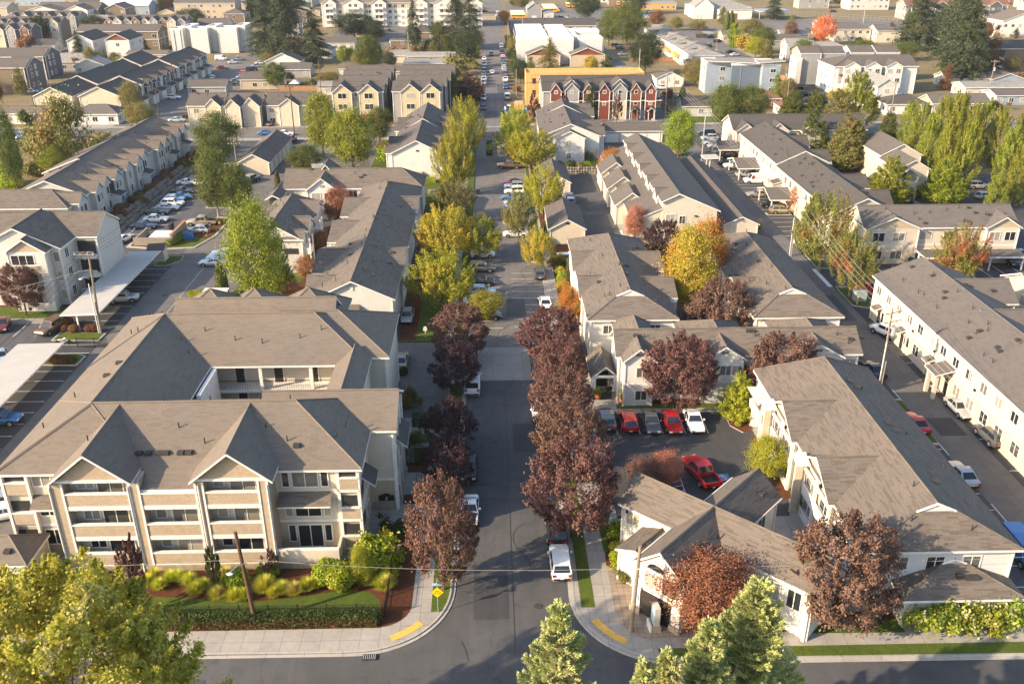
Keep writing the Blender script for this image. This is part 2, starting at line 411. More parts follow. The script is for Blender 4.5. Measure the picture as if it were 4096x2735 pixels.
  for a in ((x0-.04,y0-.04,x1+.04,y0+.22),(x0-.04,y1-.22,x1+.04,y1+.04),(x0-.04,y0+.22,x0+.22,y1-.22),(x1-.22,y0+.22,x1+.04,y1-.22)):
   s.W.box(a[0],a[1],z-par-.3,a[2],a[3],z+.05,cap)
 def box(s,x0,x1,y0,y1,z0,z1,m=None,mb='W',top=None):
  x0,y0=s.L(x0,y0);x1,y1=s.L(x1,y1)
  if mb=='T':
   q=MB();cx,cy=(x0+x1)/2,(y0+y1)/2;q.box(x0-cx,y0-cy,z0,x1-cx,y1-cy,z1,m or s.wm);q.build('post' if abs(z1-z0)>1.5 and abs(x1-x0)<1 and abs(y1-y0)<1 else 'cladding' if 'w_' in (m or '')else 'beam',s.root,loc=(cx,cy,0));return
  getattr(s,mb).box(x0,y0,z0,x1,y1,z1,m or s.wm,top)
 def shed(s,P4,m=None,t=.16):
  P=[(*s.L(p[0],p[1]),p[2])for p in P4];s.R.slab([P],t,m or s.rm,s.fm,'soffit')
 def win(s,f,a,plane,z,w=1.5,h=1.25,style='',name='window'):
  x,y=(a,plane)if f in 'SN' else (plane,a);x,y=s.L(x,y)
  fm,pm=winmesh(w,h,style,s.far)
  o=link(name,fm,s.root,(x,y,z),ROT[f])
  if pm:link('pane',pm,o)
  return o
 def wins(s,f,As,plane,zs,w=1.5,h=1.25,style=''):
  for a in As:
   for z in zs:s.win(f,a,plane,z,w,h,style)
 def part(s,name,x0,x1,y0,y1,z0,z1,m,label=None):
  b=MB();x0,y0=s.L(x0,y0);x1,y1=s.L(x1,y1);cx,cy=(x0+x1)/2,(y0+y1)/2
  b.box(x0-cx,y0-cy,z0,x1-cx,y1-cy,z1,m)
  o=b.build(name,s.root,loc=(cx,cy,0))
  if label:o['label']=label
  return o
 def door(s,f,a,plane,z0=.1,w=.95,h=2.05,m='door',name='door'):
  k=('D',w,h,m)
  if k not in WM:
   b=MB();b.box(-w/2,-.05,0,w/2,.02,h,m)
   for q in (-1,1):b.box(q*(w/2+.1),-.07,0,q*w/2,.02,h,'trim')
   b.box(-w/2-.1,-.07,h,w/2+.1,.02,h+.1,'trim');hb=MB();hb.box(-.04,-.1,-.03,.04,-.05,.03,'steel')
   WM[k]=(b.mesh('door'),hb.mesh('handle'))
  x,y=(a,plane)if f in 'SN' else (plane,a);x,y=s.L(x,y)
  o=link(name,WM[k][0],s.root,(x,y,z0),ROT[f])
  if not s.far:link('handle',WM[k][1],o,(w*.38,0,1.))
  return o
 def gdoor(s,f,a,plane,w=2.5,h=2.1,m='gdoor'):return s.door(f,a,plane,.02,w,h,m,'garage_door')
 def zr(s,x,y):
  best=-9
  for g in s.G:
   if not g:continue
   s0,s1,t0,t1,ze,zr,ax,ends,rn=g;a,b=(y,x)if ax=='y' else (x,y)
   if not (s0<=a<=s1 and t0<=b<=t1):continue
   hf=(t1-t0)/2;z=zr-(zr-ze)*abs(b-(t0+t1)/2)/hf
   if ends[0]in 'hd':z=min(z,ze+(zr-ze)*(a-s0)/rn)
   if ends[1]in 'hd':z=min(z,ze+(zr-ze)*(s1-a)/rn)
   best=max(best,z)
  return best
 def vents(s,pts,kind='pipe'):
  if kind not in WM:
   b=MB()
   if kind=='pipe':b.tube([(0,0,-.1),(0,0,.55)],.06,'vent',6)
   else:b.box(-.28,-.25,-.05,.28,.25,.22,'vent')
   WM[kind]=b.mesh('roof_vent')
  for x,y in pts:
   x,y=s.L(x,y);z=s.zr(x,y)
   if z>0:link('roof_vent',WM[kind],s.root,(x,y,z))
 def auto_vents(s,n,x0,x1,y0,y1,seed=1):
  r=random.Random(seed)
  s.vents([(r.uniform(x0,x1),r.uniform(y0,y1))for _ in range(n)])
  s.vents([(r.uniform(x0,x1),r.uniform(y0,y1))for _ in range(n//2)],'boxv')
 def done(s):
  if s.W.v:s.W.build('wall',s.root)
  if s.R.v:s.R.build('roof',s.root)
  if s.T.v:s.T.build('trim',s.root)
  return s.root
def house(x0,x1,y0,y1,ze,zr,ax,ends,wall,roof,label,st=1,name='house',cat='house',group=None,far=True,cg=(),ov=.4,w=1.4,low=None,gw=None,spc=3.2,faces=None,gar=(),vents=0,fascia='trim'):
 b=Bld(name,label,cat,(x0+x1)/2,(y0+y1)/2,roof,wall,group,far=far,fascia=fascia)
 b.gable(x0,x1,y0,y1,ze,zr,ax,ends,ov,low=low,gw=gw)
 for g in cg:b.gable(*g[:7],g[7],ov=.3,wall=g[8]if len(g)>8 else None,low=g[9]if len(g)>9 else None,gw=g[10]if len(g)>10 else None)
 hs=(ze-.2)/st
 zs=[hs*k+hs*.55 for k in range(st)]
 if st==1:zs=[1.55]
 for f in faces or ('SE' if x1<3 else 'SW'):
  a,c=(x0,x1)if f=='S' else (y0,y1)
  n=max(1,int((c-a-1.2)/spc));pl={'S':y0+ov,'E':x1-ov,'W':x0+ov}[f]
  for i in range(n):
   p=a+(c-a)*(i+.5)/n
   for z in zs:
    if f=='S' and z==zs[0]and any(abs(p-g)<2.2 for g in gar):continue
    if (i*7+int(z*3)+int(x0))%5==3 and n>2:continue
    b.win(f,p,pl-(.002 if f in 'SW' else-.002),z,w,min(1.3,hs*.45))
 for g in gar:b.gdoor('S',g,y0+ov-.004,2.6)
 if vents:b.auto_vents(vents,x0+1,x1-1,y0+1,y1-1,int(x0*7+y0))
 return b.done()
# near buildings
def white_cutout_gable(b,y0,y1,x,zt,zp):
 """white screen wall of an entrance gable: posts, rail and a gable panel"""
 ym=(y0+y1)/2
 for y in (y0+.15,ym,y1-.15):b.box(x-.14,x+.14,y-.16,y+.16,0,zt,'trim','T')
 for z,h in ((.0,.95),(2.5,1.1)):b.box(x-.1,x+.1,y0+.2,y1-.2,z,z+h,'w_white','T')
 b.box(x-.12,x+.12,y0+.2,y1-.2,zt-.75,zt-.5,'trim','T')
 for y in ((y0+ym)/2,(y1+ym)/2):
  for z in (1.7,4.3):b.win('W',y,x+.3,z,2.2,1.5)
A=Bld('apartment_building','three storey tan apartment block with a courtyard and two front gables','apartment building',-27,82,'r_tan','w_cream')
A.gable(-42.9,-11.4,66.6,79.8,9.2,12.5,'x','hh',.5,low=(3.6,'w_tan'))
A.gable(-43,-30,66.66,100.5,9.2,12.45,'y','hh',.53,low=(3.6,'w_tan'))
A.gable(-43.05,-13.2,87.1,100.4,9.2,12.5,'x','hh',2.0)
A.gable(-24,-11.2,88.9,101.3,9.15,12.2,'x','nh',.5)
A.gable(-22,-9.0,73.1,81.2,9.2,11.4,'x','ng',.45,low=(3.6,'w_tan'))
A.gable(-16.8,-13.1,78,90,9.2,10.3,'y','nn',.4)
for c in (-33.9,-22.1):
 A.gable(c-3.5,c+3.5,64.45,73,9.5,12.3,'y','gn',.4,nowall=True)
 x0,x1=c-3.1+27,c+3.1+27
 A.W.poly([(x0,65.06-82,9.35),(x1,65.06-82,9.35),(c+27,65.06-82,11.9)],'w_shake')
 A.box(c-3.2,c+3.2,64.95,65.2,9.3,9.55,'trim','T')
for px0,px1 in ((-37.5,-36.4),(-30.85,-30.0),(-25.3,-24.6),(-20.0,-19.15)):
 A.box(px0,px1,64.9,67.2,0,9.3,'w_shake');A.box(px1-.12,px1+.05,64.84,65.0,0,9.3,'trim','T');A.box(px0-.05,px0+.12,64.84,65.0,0,9.3,'trim','T')
for bx0,bx1,sty in ((-36.35,-30.9,0),(-29.95,-25.35,1),(-24.55,-20.05,1)):
 mid=bx0==-29.95;A.box(bx0-.3,bx1+.3,66.1,66.3,.5,8.66 if mid else 9.45,'w_cream')
 for k,z in enumerate((.8,3.85,7.0)):
  p=A.part('balcony',bx0,bx1,64.92,65.12,z,z+1.15,'w_shake')
  q=MB();w=(bx1-bx0)/2;q.box(-w,-.16,z+1.15,w,.16,z+1.27,'trim');q.box(-w,-.125,z-.42,w,.1,z-.003,'trim');q.build('balcony_rail',p)
  A.box(bx0,bx1,65.13,66.1,z-.3,z+.02,'concrete')
  xm=(bx0+bx1)/2+.7
  if mid and k==2:A.win('S',xm,66.08,7.6,2.1,1.7,name='patio_door');continue
  A.win('S',xm,66.08,z+1.4,2.1,2.2,name='patio_door');A.win('S',xm-2.05,66.08,z+1.75,.8 if sty else 1.3,1.3)
  if sty:A.win('S',xm+1.65,66.08,z+1.75,.6,1.2)
  A.part('wall_lamp',bx0+.3,bx0+.5,65.97,66.09,z+1.9,z+2.15,'black')
A.box(-37.6,-13.5,64.8,65.3,0,.72,'w_stone','T')
p=A.part('terrace_wall',-19.1,-13.7,64.9,65.15,.72,2.0,'w_cream');q=MB();q.box(-2.7,-.16,2.0,2.7,.16,2.12,'trim');q.build('balcony_rail',p)
A.part('terrace_wall',-13.9,-13.65,65.16,67.0,.72,1.98,'w_cream');A.box(-19.1,-13.7,65.16,67.1,.5,.72,'concrete')
A.win('S',-16.5,67.085,2.0,2.1,2.3,name='patio_door');A.wins('S',(-18.1,-14.9),67.085,(2.3,),.55,1.7)
for z in (4.9,8.0):A.win('S',-16.5,67.085,z,2.2,1.5);A.wins('S',(-18.2,-14.8),67.085,(z,),.55,1.45)
A.shed([(-18.9,65.9,5.9),(-14.3,65.9,5.9),(-14.3,67.15,6.75),(-18.9,67.15,6.75)],'r_brown')
for z in (.85,3.9,7.0):
 A.box(-13.4,-11.95,66.95,67.12,z+1.3,z+2.35,'trim_d','W');p=A.part('balcony',-13.45,-11.9,66.8,67.1,z,z+1.15,'w_shake');q=MB();q.box(-.82,-.2,z+1.15,.82,.2,z+1.26,'trim');q.box(-.82,-.17,z-.25,.82,.13,z-.003,'trim');q.build('balcony_rail',p)  # dark panel on the wall face stands in for the shaded balcony recess
A.box(-12.0,-11.72,66.82,67.2,0,9.0,'trim','T');A.box(-13.75,-13.48,66.85,67.12,0,9.0,'trim','T')
for z in (.9,3.9,7.0):A.box(-11.95,-11.84,67.6,69.4,z+1.2,z+2.3,'trim_d')  # side openings of the corner stack, their shade painted as flat dark panels
A.wins('E',(71.2,),-11.89,(2.,5.,8.),1.2,1.3)
A.shed([(-10.7,69.0,5.9),(-10.7,71.6,5.9),(-11.95,71.6,6.9),(-11.95,69.0,6.9)],'r_dark')
A.shed([(-8.3,75.2,6.2),(-8.3,79.6,6.2),(-9.5,79.6,7.2),(-9.5,75.2,7.2)],'r_dark')
for y in (73.7,76.1,78.5,80.7):A.box(-9.5,-9.2,y-.14,y+.14,0,9,'trim','T')
for z in (3.3,6.3):A.box(-9.42,-9.28,73.9,80.5,z,z+.3,'trim','T')
for z in (.2,3.6,6.6):A.box(-9.5,-9.32,74,80.4,z,z+1.1,'w_shake')
A.box(-11.95,-9.5,73.45,73.62,0,1.0,'w_stone','T')
pl=MB();pl.box(-.75,-.05,0,.75,.0,.62,'blackm');pl.prism([(-.4,0),(.4,0),(.25,.16),(-.25,.16)],0,.04,'blackm')
arch=[(.42*math.cos(t),.24*math.sin(t)+.62)for t in [PI*k/8 for k in range(9)]]
pl.poly([(a,-.05,z)for a,z in arch],'blackm');po=pl.build('address_plaque',A.root,loc=(-10.4+27,73.42-82,1.25));po['label']='black arched plaque with a white letter J'
lj=MB();lj.box(.0,-.07,.18,.07,-.055,.5,'trim');lj.box(-.1,-.07,.12,.05,-.055,.19,'trim');lj.box(-.13,-.07,.17,-.08,-.055,.24,'trim');lj.build('letter',po)
for z in (3.2,6.25):
 A.box(-30.5,-15.5,87.3,89.2,z-.35,z,'trim','T')
 r=MB();r.box(-7.5,-.02,z+1.02,7.5,.02,z+1.08,'blackm')
 for i in range(60):r.box(-7.5+i*.25,-.012,z,-7.48+i*.25,.012,z+1.02,'blackm')
 r.build('gallery_railing',A.root,loc=(-23+27,87.38-82,0))
 for x in (-27.6,-23.4,-19.6):A.door('S',x,89.08,z+.02)
for x in (-30.2,-24.9,-19.5):A.box(x-.17,x+.17,87.25,87.6,0,9.1,'trim','T')
A.box(-29.8,-29.4,81,87,0,9,'trim','T')
for z in (.85,3.9,7.0):
 p=A.part('balcony',-42.3,-40.4,66.75,67.05,z,z+1.15,'w_shake');q=MB();q.box(-1,-.2,z+1.15,1,.2,z+1.26,'trim');q.build('balcony_rail',p)
 A.box(-42.3,-40.4,67.0,67.12,z+1.3,z+2.3,'trim_d')  # flat dark panel paints the shade of the open corner balcony
 A.win('S',-39.2,67.085,z+1.5,1.5,1.5)
A.shed([(-40.2,65.9,6.0),(-37.6,65.9,6.0),(-37.6,67.2,6.9),(-40.2,67.2,6.9)],'r_brown')
for x in (-42.45,-40.3):A.box(x-.12,x+.12,66.7,67.1,0,9,'trim','T')
A.shed([(-30.6,65.1,8.45),(-25.3,65.1,8.45),(-25.3,66.65,9.22),(-30.6,66.65,9.22)],'r_tan')
for c in (-33.9,-28.6,-22.1):A.gable(c-4.4,c+4.4,98,106.8,8.8,12.1,'y','hh',.45)
A.gable(-37.5,-18.5,97,104.2,9.1,11.6,'x','gg',.45)
A.vents([(-35.2,68.6),(-28,70.7),(-25.4,69.2),(-20.3,70.6),(-18.2,69.3),(-16.2,71.5),(-30.4,74.2),(-26,74),(-21.5,74.3),(-18.7,74.1),(-31.5,91.5),(-28,90.3),(-25,89.9),(-21,90.5),(-18.8,91.5),(-39.5,97),(-38,97),(-40,92.5),(-39,92),(-33.7,90),(-32.4,88),(-40.3,78),(-41.2,73),(-13.5,72.2),(-14,70)])
A.vents([(-31.1+i,68.3)for i in (.2,1.,2.,2.5,3.8,4.5)]+[(-17.3,68.8),(-37.5,82.5),(-37.8,80)],'boxv')
for x in (-37.45,-30.9,-25.0,-19.2):
 d=MB();d.tube([(0,0,0),(0,-.05,.2),(0,.05,.5),(0,.05,9.)],.07,'trim',6);d.build('downpipe',A.root,loc=(x+27,64.75-82,0))
A.done()
b=Bld('storage_shed','small tan shed with a hip roof beside the three storey block','shed',-42,64,'r_tan','w_beige')
b.gable(-45.5,-39.4,62.2,66.6,3.,4.5,'x','hh',.3);b.box(-45,-39.55,62.36,62.6,0,.8,'w_stone','T');b.vents([(-41.3,63.2)],'boxv');b.done()
# white building with the hipped front beside the right lot
b=Bld('apartment_building','long mottled brown roofed apartment block with white screen gables beside the clubhouse','apartment building',36,75,'r_brown','w_white')
b.gable(29.6,42.8,58.2,91.1,6,9,'y','dh',.5,fr=.75,run=3.1)
for y0,y1 in ((75.3,83.6),(64.8,73.0)):
 b.gable(29.1,37,y0,y1,6,8.3,'x','gn',.75,wall='w_beige');white_cutout_gable(b,y0+.4,y1-.5,29.5,5.8,8)
 b.box(28.6,29.3,y1-1.1,y1-.8,0,6.2,'w_beige','T');b.shed([(28.3,y1-1.9,6.1),(29.6,y1-1.9,6.1),(29.6,y1-.3,6.5),(28.3,y1-.3,6.5)],'trim')
 b.box(29.7,31,y0-1.9,y0-.2,0,5.2,'w_white');pass
 b.part('wall_lamp',29.2,29.4,y0+2.4,y0+2.6,6.1,6.5,'black')
b.box(29.1,30.4,85.2,85.4,0,4.9,'trim','T');b.box(29.1,30.4,88.4,88.6,0,4.9,'trim','T');b.box(28.9,29.2,85,89,2.6,3.5,'w_white','T')
pg=MB()
for i in range(9):pg.box(-1.1,-.05+i*.42,4.95,1.3,.05+i*.42,5.15,'trim')
pg.box(-.9,-.2,4.75,-.75,3.6,4.94,'trim');pg.box(.9,-.2,4.75,1.05,3.6,4.94,'trim');pg.build('pergola',b.root,loc=(29.5-36,85.2-75,0))
b.vents([(37.4,84),(38.3,82.2),(39.4,80),(38.5,75.6),(39.6,74),(40.3,73),(41,69),(38.8,66.5),(40.5,63),(39.8,78.3),(35.5,63.5),(34,60),(38.8,59.4)])
b.vents([(37.2,83),(37.7,82),(38,74.8),(38.4,73.7),(38.2,65)],'boxv')
b.wins('S',(33,36,39),58.695,(4.5,),1.4,1.2);b.done()
b=Bld('garage','single storey white garage with a dutch hip roof behind the hydrangea hedge','garage',37.6,58.5,'r_brown','w_white')
b.gable(32.6,42.6,56.1,61.6,2.8,4.8,'y','dn',.35,fr=.8,run=3.2);b.vents([(38.3,57.6),(38.9,57.6),(37.7,57.7)],'boxv');b.done()
b=Bld('apartment_building','wide white two storey building with porch and three front gables behind the parked cars','apartment building',29,97,'r_brown','w_white')
b.gable(14.4,43.6,94.8,101.2,6,8.1,'x','gg',.45)
for x0,x1,y in ((15,19.1,93.3),(24.4,29.6,93.6),(35,41.2,93.9)):
 b.gable(x0,x1,y,98.5,6,7.7,'y','gn',.4,low=(2.95,'w_pale'));xm=(x0+x1)/2
 b.wins('S',(xm+.3,xm+1.6)if x1>29 else (xm+.4,),y+.385,(1.5,4.5),1.3,1.2);b.part('gable_vent',xm-.4,xm+.4,y+.36,y+.42,6.6,6.9,'w_brown')
b.wins('S',(21,23,31.5,33.5,42.3),95.235,(1.5,4.6),1.4,1.2)
b.gable(11.7,15.2,95.7,101.6,2.8,4.3,'y','gn',.35,nowall=True,zb=2.5)
for x in (12.1,14.7):b.box(x-.25,x+.25,95.8,96.3,.9,2.8,'trim','T');b.box(x-.35,x+.35,95.7,96.4,0,.9,'w_stone','T')
b.box(11.9,15,95.75,95.95,2.75,3.05,'trim','T');b.door('S',13.4,98.9,.1,1.6,2.1);b.box(12,15,98.95,101,0,2.7,'w_pale')
for x0,x1 in ((15.3,20.2),(23.2,31.5),(35,43)):b.gable(x0,x1,99.5,106.2,5.4,7.4,'y','nh',.4)
b.vents([(22,96.6),(23.3,96.5),(31.2,97),(32.7,96.5),(41,97),(42.1,96),(18,97),(19,96)]);b.vents([(30.5,97.6),(31,97.6),(17,97),(42.5,96.5)],'boxv');b.done()
def cross_row(label,x0,x1,y0,y1,zr,near,far,left,right,roof='r_brown',wall='w_white',seed=3,nv=16,hl=1.6,**kw):
 b=Bld('apartment_building',label,'apartment building',(x0+x1)/2,(y0+y1)/2,roof,wall)
 b.gable(x0,x1,y0,y1,6,zr,'y',near+far,.5,**kw);xm=(x0+x1)/2
 for ya,yb,e in left:b.gable(x0-e,xm,ya,yb,5.8,5.8+hl,'x','gn',.4)
 for ya,yb,e in right:b.gable(xm,x1+e,ya,yb,5.8,5.8+hl,'x','ng',.4);b.wins('E',((ya+yb)/2,),x1+e-.385,(1.6,4.5),1.4,1.2);b.wins('W',(),0,())
 for ya,yb,e in left:b.wins('W',((ya+yb)/2-1.2,(ya+yb)/2+1.2),x0-e+.385,(1.6,4.5),1.2,1.2)
 b.auto_vents(nv,x0+1,x1-1,y0+2,y1-3,seed)
 return b
b=cross_row('brown roofed apartment block with a white triangle gable right of the entry drive',12.2,24,105.6,138.2,8.6,'d','h',((113.6,122.5,.3),(124,132.8,.3)),((113.3,121.2,1.3),(123.9,131.8,1.3)),seed=4,run=5.2,fr=.7)
for y in (112.9,122.9):b.box(24.2,25.1,y,y+.25,5.2,5.5,'trim','T');b.box(24.9,25.1,y,y+.25,0,5.4,'trim','T')
b.wins('S',(15,18,21),106.085,(4.5,),1.3,1.1);b.done()
pg=MB()
for i in range(8):pg.box(-1.4+.08*i,i*.5,2.6,1.2+.08*i,i*.5+.12,2.75,'trim')
for x,y in ((-1,0),(1,0),(-.6,3.6),(1.4,3.6)):pg.box(x-.08,y,0,x+.08,y+.14,2.6,'trim')
tag(pg.build('pergola',loc=(25.6,107,0)),'white slatted pergola between the two brown hipped blocks','pergola')
b=cross_row('brown roofed apartment block partly shaded by the plum tree left of the right lane',33.6,45.4,105.8,138.5,8.5,'d','h',((112,121.5,.3),(124,133,.3)),(),seed=9,run=5.2,fr=.7)
b.wins('S',(36,39,42),106.285,(4.5,),1.3,1.1);b.done()
# long block left of the entry drive, with its two wings
b=cross_row('long brown roofed apartment block with side gables left of the entry drive',-24.6,-13,113.4,170.6,8.7,'g','h',((116.3,122.3,1.2),(124.4,136.4,1.6),(138.4,151,1.6),(152.4,164.6,1.6)),((124.8,136.5,.2),(152.7,165.5,.2)),seed=2,nv=30)
for y in (124.7,138.7,152.7):b.box(-26.3,-25.5,y,y+.25,4.9,5.2,'trim','T');b.box(-25.9,-25.7,y,y+.25,0,5,'trim','T')
b.shed([(-22.9,111.6,4.0),(-17.9,111.6,4.0),(-17.9,114,5.2),(-22.9,114,5.2)]);b.box(-22.5,-18.2,111.9,113.9,0,4.1)
b.gable(-24.6,-19.6,110.2,114.2,4.6,5.6,'y','nn',.3);b.part('gable_vent',-19,-18.6,113.8,113.9,7.2,7.8,'trim')
b.vents([(-18.1+.3*(i%2),116+i*3.2)for i in range(16)]);b.done()
b=Bld('apartment_building','low brown roofed block with a dark pyramid gable behind the round orange tree','apartment building',-28,175,'r_brown','w_white')
b.gable(-39.9,-12.8,170.8,179.8,5.8,8.6,'x','gh',.45);b.gable(-35.3,-28.9,169.2,176,5.8,8.2,'y','gn',.4);b.gable(-35.3,-28.9,175,183,5.8,9.4,'y','nh',.4);b.gable(-42,-39,165,176,5.4,6.2,'y','nn',.4)
b.wins('S',(-33.3,-30.9),169.585,(4.6,1.7),1.6,1.3);b.wins('S',(-37.5,-26.5,-24),171.235,(4.6,),1.6,1.3);b.part('gable_vent',-32.5,-31.7,169.5,169.6,6.4,6.8,'w_grey');b.auto_vents(8,-38,-22,171.5,178,6);b.done()
b=Bld('apartment_building','two storey wing with white balconies beside the tall yellow green column tree','apartment building',-35,150,'r_brown','w_pale')
b.gable(-39.7,-30.6,140,162,5.8,8.4,'y','gh',.45,low=(2.9,'w_beige'));b.gable(-35,-30.2,144.6,150.4,5.8,7.4,'x','ng',.4);b.gable(-35,-30.2,139.9,143.5,5.8,6.9,'x','ng',.4);b.gable(-35,-30.2,152.5,160,5.8,7.7,'x','ng',.4);b.gable(-41,-35,150,158,5.8,7.4,'x','gn',.4)
for y0,y1 in ((140.5,143),(150.6,152.3)):
 for z in (.1,3.1):b.part('balcony',-30.7,-29.3,y0,y1,z,z+1.05,'w_white')
 for y in (y0,y1):b.box(-29.45,-29.25,y-.1,y+.1,0,5.8,'trim','T')
b.wins('E',(146,149),-30.585,(1.6,4.5),1.2,1.4);b.wins('S',(-32.5,),140.435,(1.5,),1.6,1.4);b.box(-33.6,-31.2,140.3,140.47,3.2,4.2,'trim_d');b.auto_vents(8,-38.5,-31.5,142,160,8);b.done()
# white gabled pair further up the drive
def pair(label,x0,x1,yA,yB,yC,zr,sub=None,left=False,right=False,roof='r_slate',gr=None):
 b=Bld('apartment_building',label,'apartment building',(x0+x1)/2,yA+20,roof,'w_white')
 b.gable(x0,x1,yA,yB,6.2,zr,'y','gg',.45);b.gable(x0+.4,x1-.3,yB-.6,yC,6.2,zr+.35,'y','gg',.45);xm=(x0+x1)/2
 n=0
 for y in (yA+4,yA+12,yB+4,yB+11):
  if left:b.gable(x0-1.2,xm,y-2.6,y+2.6,6,7.4,'x','gn',.35)
  if right:b.gable(xm,x1+1.2,y-2.6,y+2.6,6,7.6,'x','ng',.35)
 if sub:b.gable(*sub,6.2,7.9,'y','gn',.35)
 b.auto_vents(16,x0+1.5,x1-1.5,yA+2,yC-4,int(x0))
 return b
b=pair('cream gable ended apartment block on the left of the far gate',-22,-10.2,197.6,221,242,9.1,left=True,right=True);b.part('wall_lamp',-16.2,-15.6,197.95,198.04,6.6,6.9,'black');b.part('utility_cabinet',-16.6,-15,197.2,198.0,0,2.2,'w_tan');b.box(-21.6,-10.6,197.9,198.04,0,1.5,'w_beige','T');b.done()
b=pair('white gable ended apartment block with two end windows right of the far gate',12,26.4,214.4,238,247,9.1,(15.2,22.6,211.9,218),left=False,right=True);b.wins('S',(18.6,),212.235,(2.,5.),1.,1.2);b.part('downpipe',22.1,22.3,212.1,212.24,0,6.3,'trim');b.box(23.5,25.2,213.9,214.8,0,3.2,'w_beige');b.done()
b=Bld('garage','four bay garage with white doors under the grey roof below the row of red gables','garage',37.5,238,'r_slate','w_cream');b.gable(29.7,45.3,235,241.8,3,4.6,'x','gg',.4)
for x in (31.9,35.7,39.3,42.9):b.gdoor('S',x,235.385,2.8)
b.done()
# tall white block with a clerestory in the middle
b=Bld('apartment_building','tall white gable block with clerestory dormers and low entry gables beside the asphalt alley','apartment building',33,178,'r_slate','w_cream')
P=lambda x,y,z:(x-33,y-178,z)
b.R.slab([[P(33,153.1,9.2),P(33,203.3,9.2),P(40.5,203.3,6),P(40.5,153.1,6)],[P(33,153.1,9.2),P(33,203.3,9.2),P(29.9,203.3,7.75),P(29.9,153.1,7.75)]],.22,'r_slate','trim','soffit')
b.R.slab([[P(30.4,153.6,6.5),P(30.4,203.3,6.5),P(25,203.3,4.2),P(25,153.6,4.2)]],.2,'r_slate','trim','soffit')
for y in (153.6,203):b.W.poly([P(30.3,y,0),P(40,y,0),P(40,y,5.95),P(33,y,8.95),P(30.3,y,7.6)],'w_cream');b.W.poly([P(25.4,y+.2,0),P(30.4,y+.2,0),P(30.4,y+.2,6.3),P(25.4,y+.2,4.1)],'w_cream')
for x,z in ((40,5.9),(30.3,7.6),(25.4,4.1)):b.W.poly([P(x,153.6,0),P(x,203,0),P(x,203,z),P(x,153.6,z)],'w_cream')
for y in (159,168,177,186,195):b.gable(29.6,33,y-2,y+2,7.4,8.7,'x','gn',.25);b.win('W',y,29.82,6.9,.8,.6)
for y in (164.4,176.2,188):b.gable(23.3,30,y,y+8,3.8,6.3,'y','gn',.35,wall='w_cream');b.win('S',27.4,y+.335,3.,1.3,1.6)
b.wins('S',(31.8,),153.585,(1.8,4.6),1.6,1.4);b.wins('S',(33.9,),153.585,(4.3,),1.,1.3);b.part('wall_lamp',36,36.5,153.4,153.58,4.9,5.1,'black')
b.R.tube([P(33,153.1,9.24),P(33,203.3,9.24)],.12,'r_slate',4)
b.vents([]);b.done()
for y0,y1,lb in ((153.4,168.2,'small cream garage with a gable roof beside the round island tree'),(185,199.3,'small brick sided garage below the boulder wall')):
 b=Bld('garage',lb,'garage',13.6,(y0+y1)/2,'r_slate','w_beige');b.gable(10.2,17,y0,y1,2.8,4.6,'y','gg',.35)
 for i in range(3):b.door('E',y0+2.6+i*4.4,16.655,.02,2.5,2.1,'gdoor','garage_door')
 b.part('gable_vent',13.3,13.9,y0+.28,y0+.36,3.6,3.85,'black');b.done()
b=Bld('garage','very long narrow garage with a grey gable roof along the right lane','garage',45,178,'r_slate','w_cream');b.gable(41.8,48.4,155.2,202,2.8,4.3,'y','gg',.35)
for i in range(14):b.door('E',158+i*3.1,48.055,.02,2.5,2.1,'gdoor','garage_door')
b.done()
# clubhouse, turned to the corner
b=Bld('clubhouse','cross gabled clubhouse turned towards the street corner with mottled brown roof','clubhouse',18.7,63.4,'r_brown','w_white',rz=math.radians(46.8))
b.gable(-8.3,8,-2.5,2.5,4.9,7.,'x','gg',.35);b.gable(-2.5,2.5,-10.6,8.1,4.9,7.,'y','gg',.35)
b.gable(-6.3,-2,1.5,5.6,3.4,4.2,'x','gn',.3)
b.wins('W',(-.95,),-7.95,(3.7,),1.2,1.6);b.wins('W',(.75,),-7.95,(3.7,),1.3,1.6)
a_=MB();pts=[(-7.99,.35+.95*math.cos(t),4.75+.75*math.sin(t))for t in [PI*k/10 for k in range(11)]];a_.poly(pts,'glass');ao=a_.build('arched_window',b.root)
tr_=MB();tr_.tube([(p[0]-.03,p[1],p[2])for p in pts],.07,'trim',5);tr_.build('window_trim',ao)
b.box(-8.25,-7.5,-1.2,1.9,0,2.4,'door')
for y in (-1.9,1.9):b.box(-8.35,-7.7,y-.38,y+.38,.7,2.7,'trim','T');b.box(-8.5,-7.6,y-.5,y+.5,0,.7,'w_stone','T')
b.box(-8.1,-7.9,-2.1,2.1,2.45,2.8,'w_white','T')
q=MB();q.box(-.05,-.3,0,.02,.3,.5,'bsign');q.prism([(-.05,-.25),(.02,-.25),(.02,.25),(-.05,.25)],.5,.62,'bsign');q.build('plaque',b.root,loc=(-8.38,1.9,1.4))
b.wins('W',(6.6,),-2.155,(3.9,),1.3,1.6);b.box(-2.3,-2.1,3.9,5.4,0,2.2,'trim_d');b.wins('S',(-5,5),-2.155,(3.6,),1.3,1.4);b.wins('W',(-8.8,-7,-5.2),-2.155,(3.4,),1.1,1.7)
b.box(-2.45,-2.15,-10.2,-9.95,0,4.8,'trim','T');b.part('wall_lamp',-2.25,-2.1,7.2,7.4,4.1,4.4,'black')
b.vents([(5.5,-1),(-2,-1.6),(-3,-1.2),(1.2,-4)]);b.vents([(6,-1.4),(-4.5,-1.1),(-4.6,3.2)],'boxv')
lt=MB()
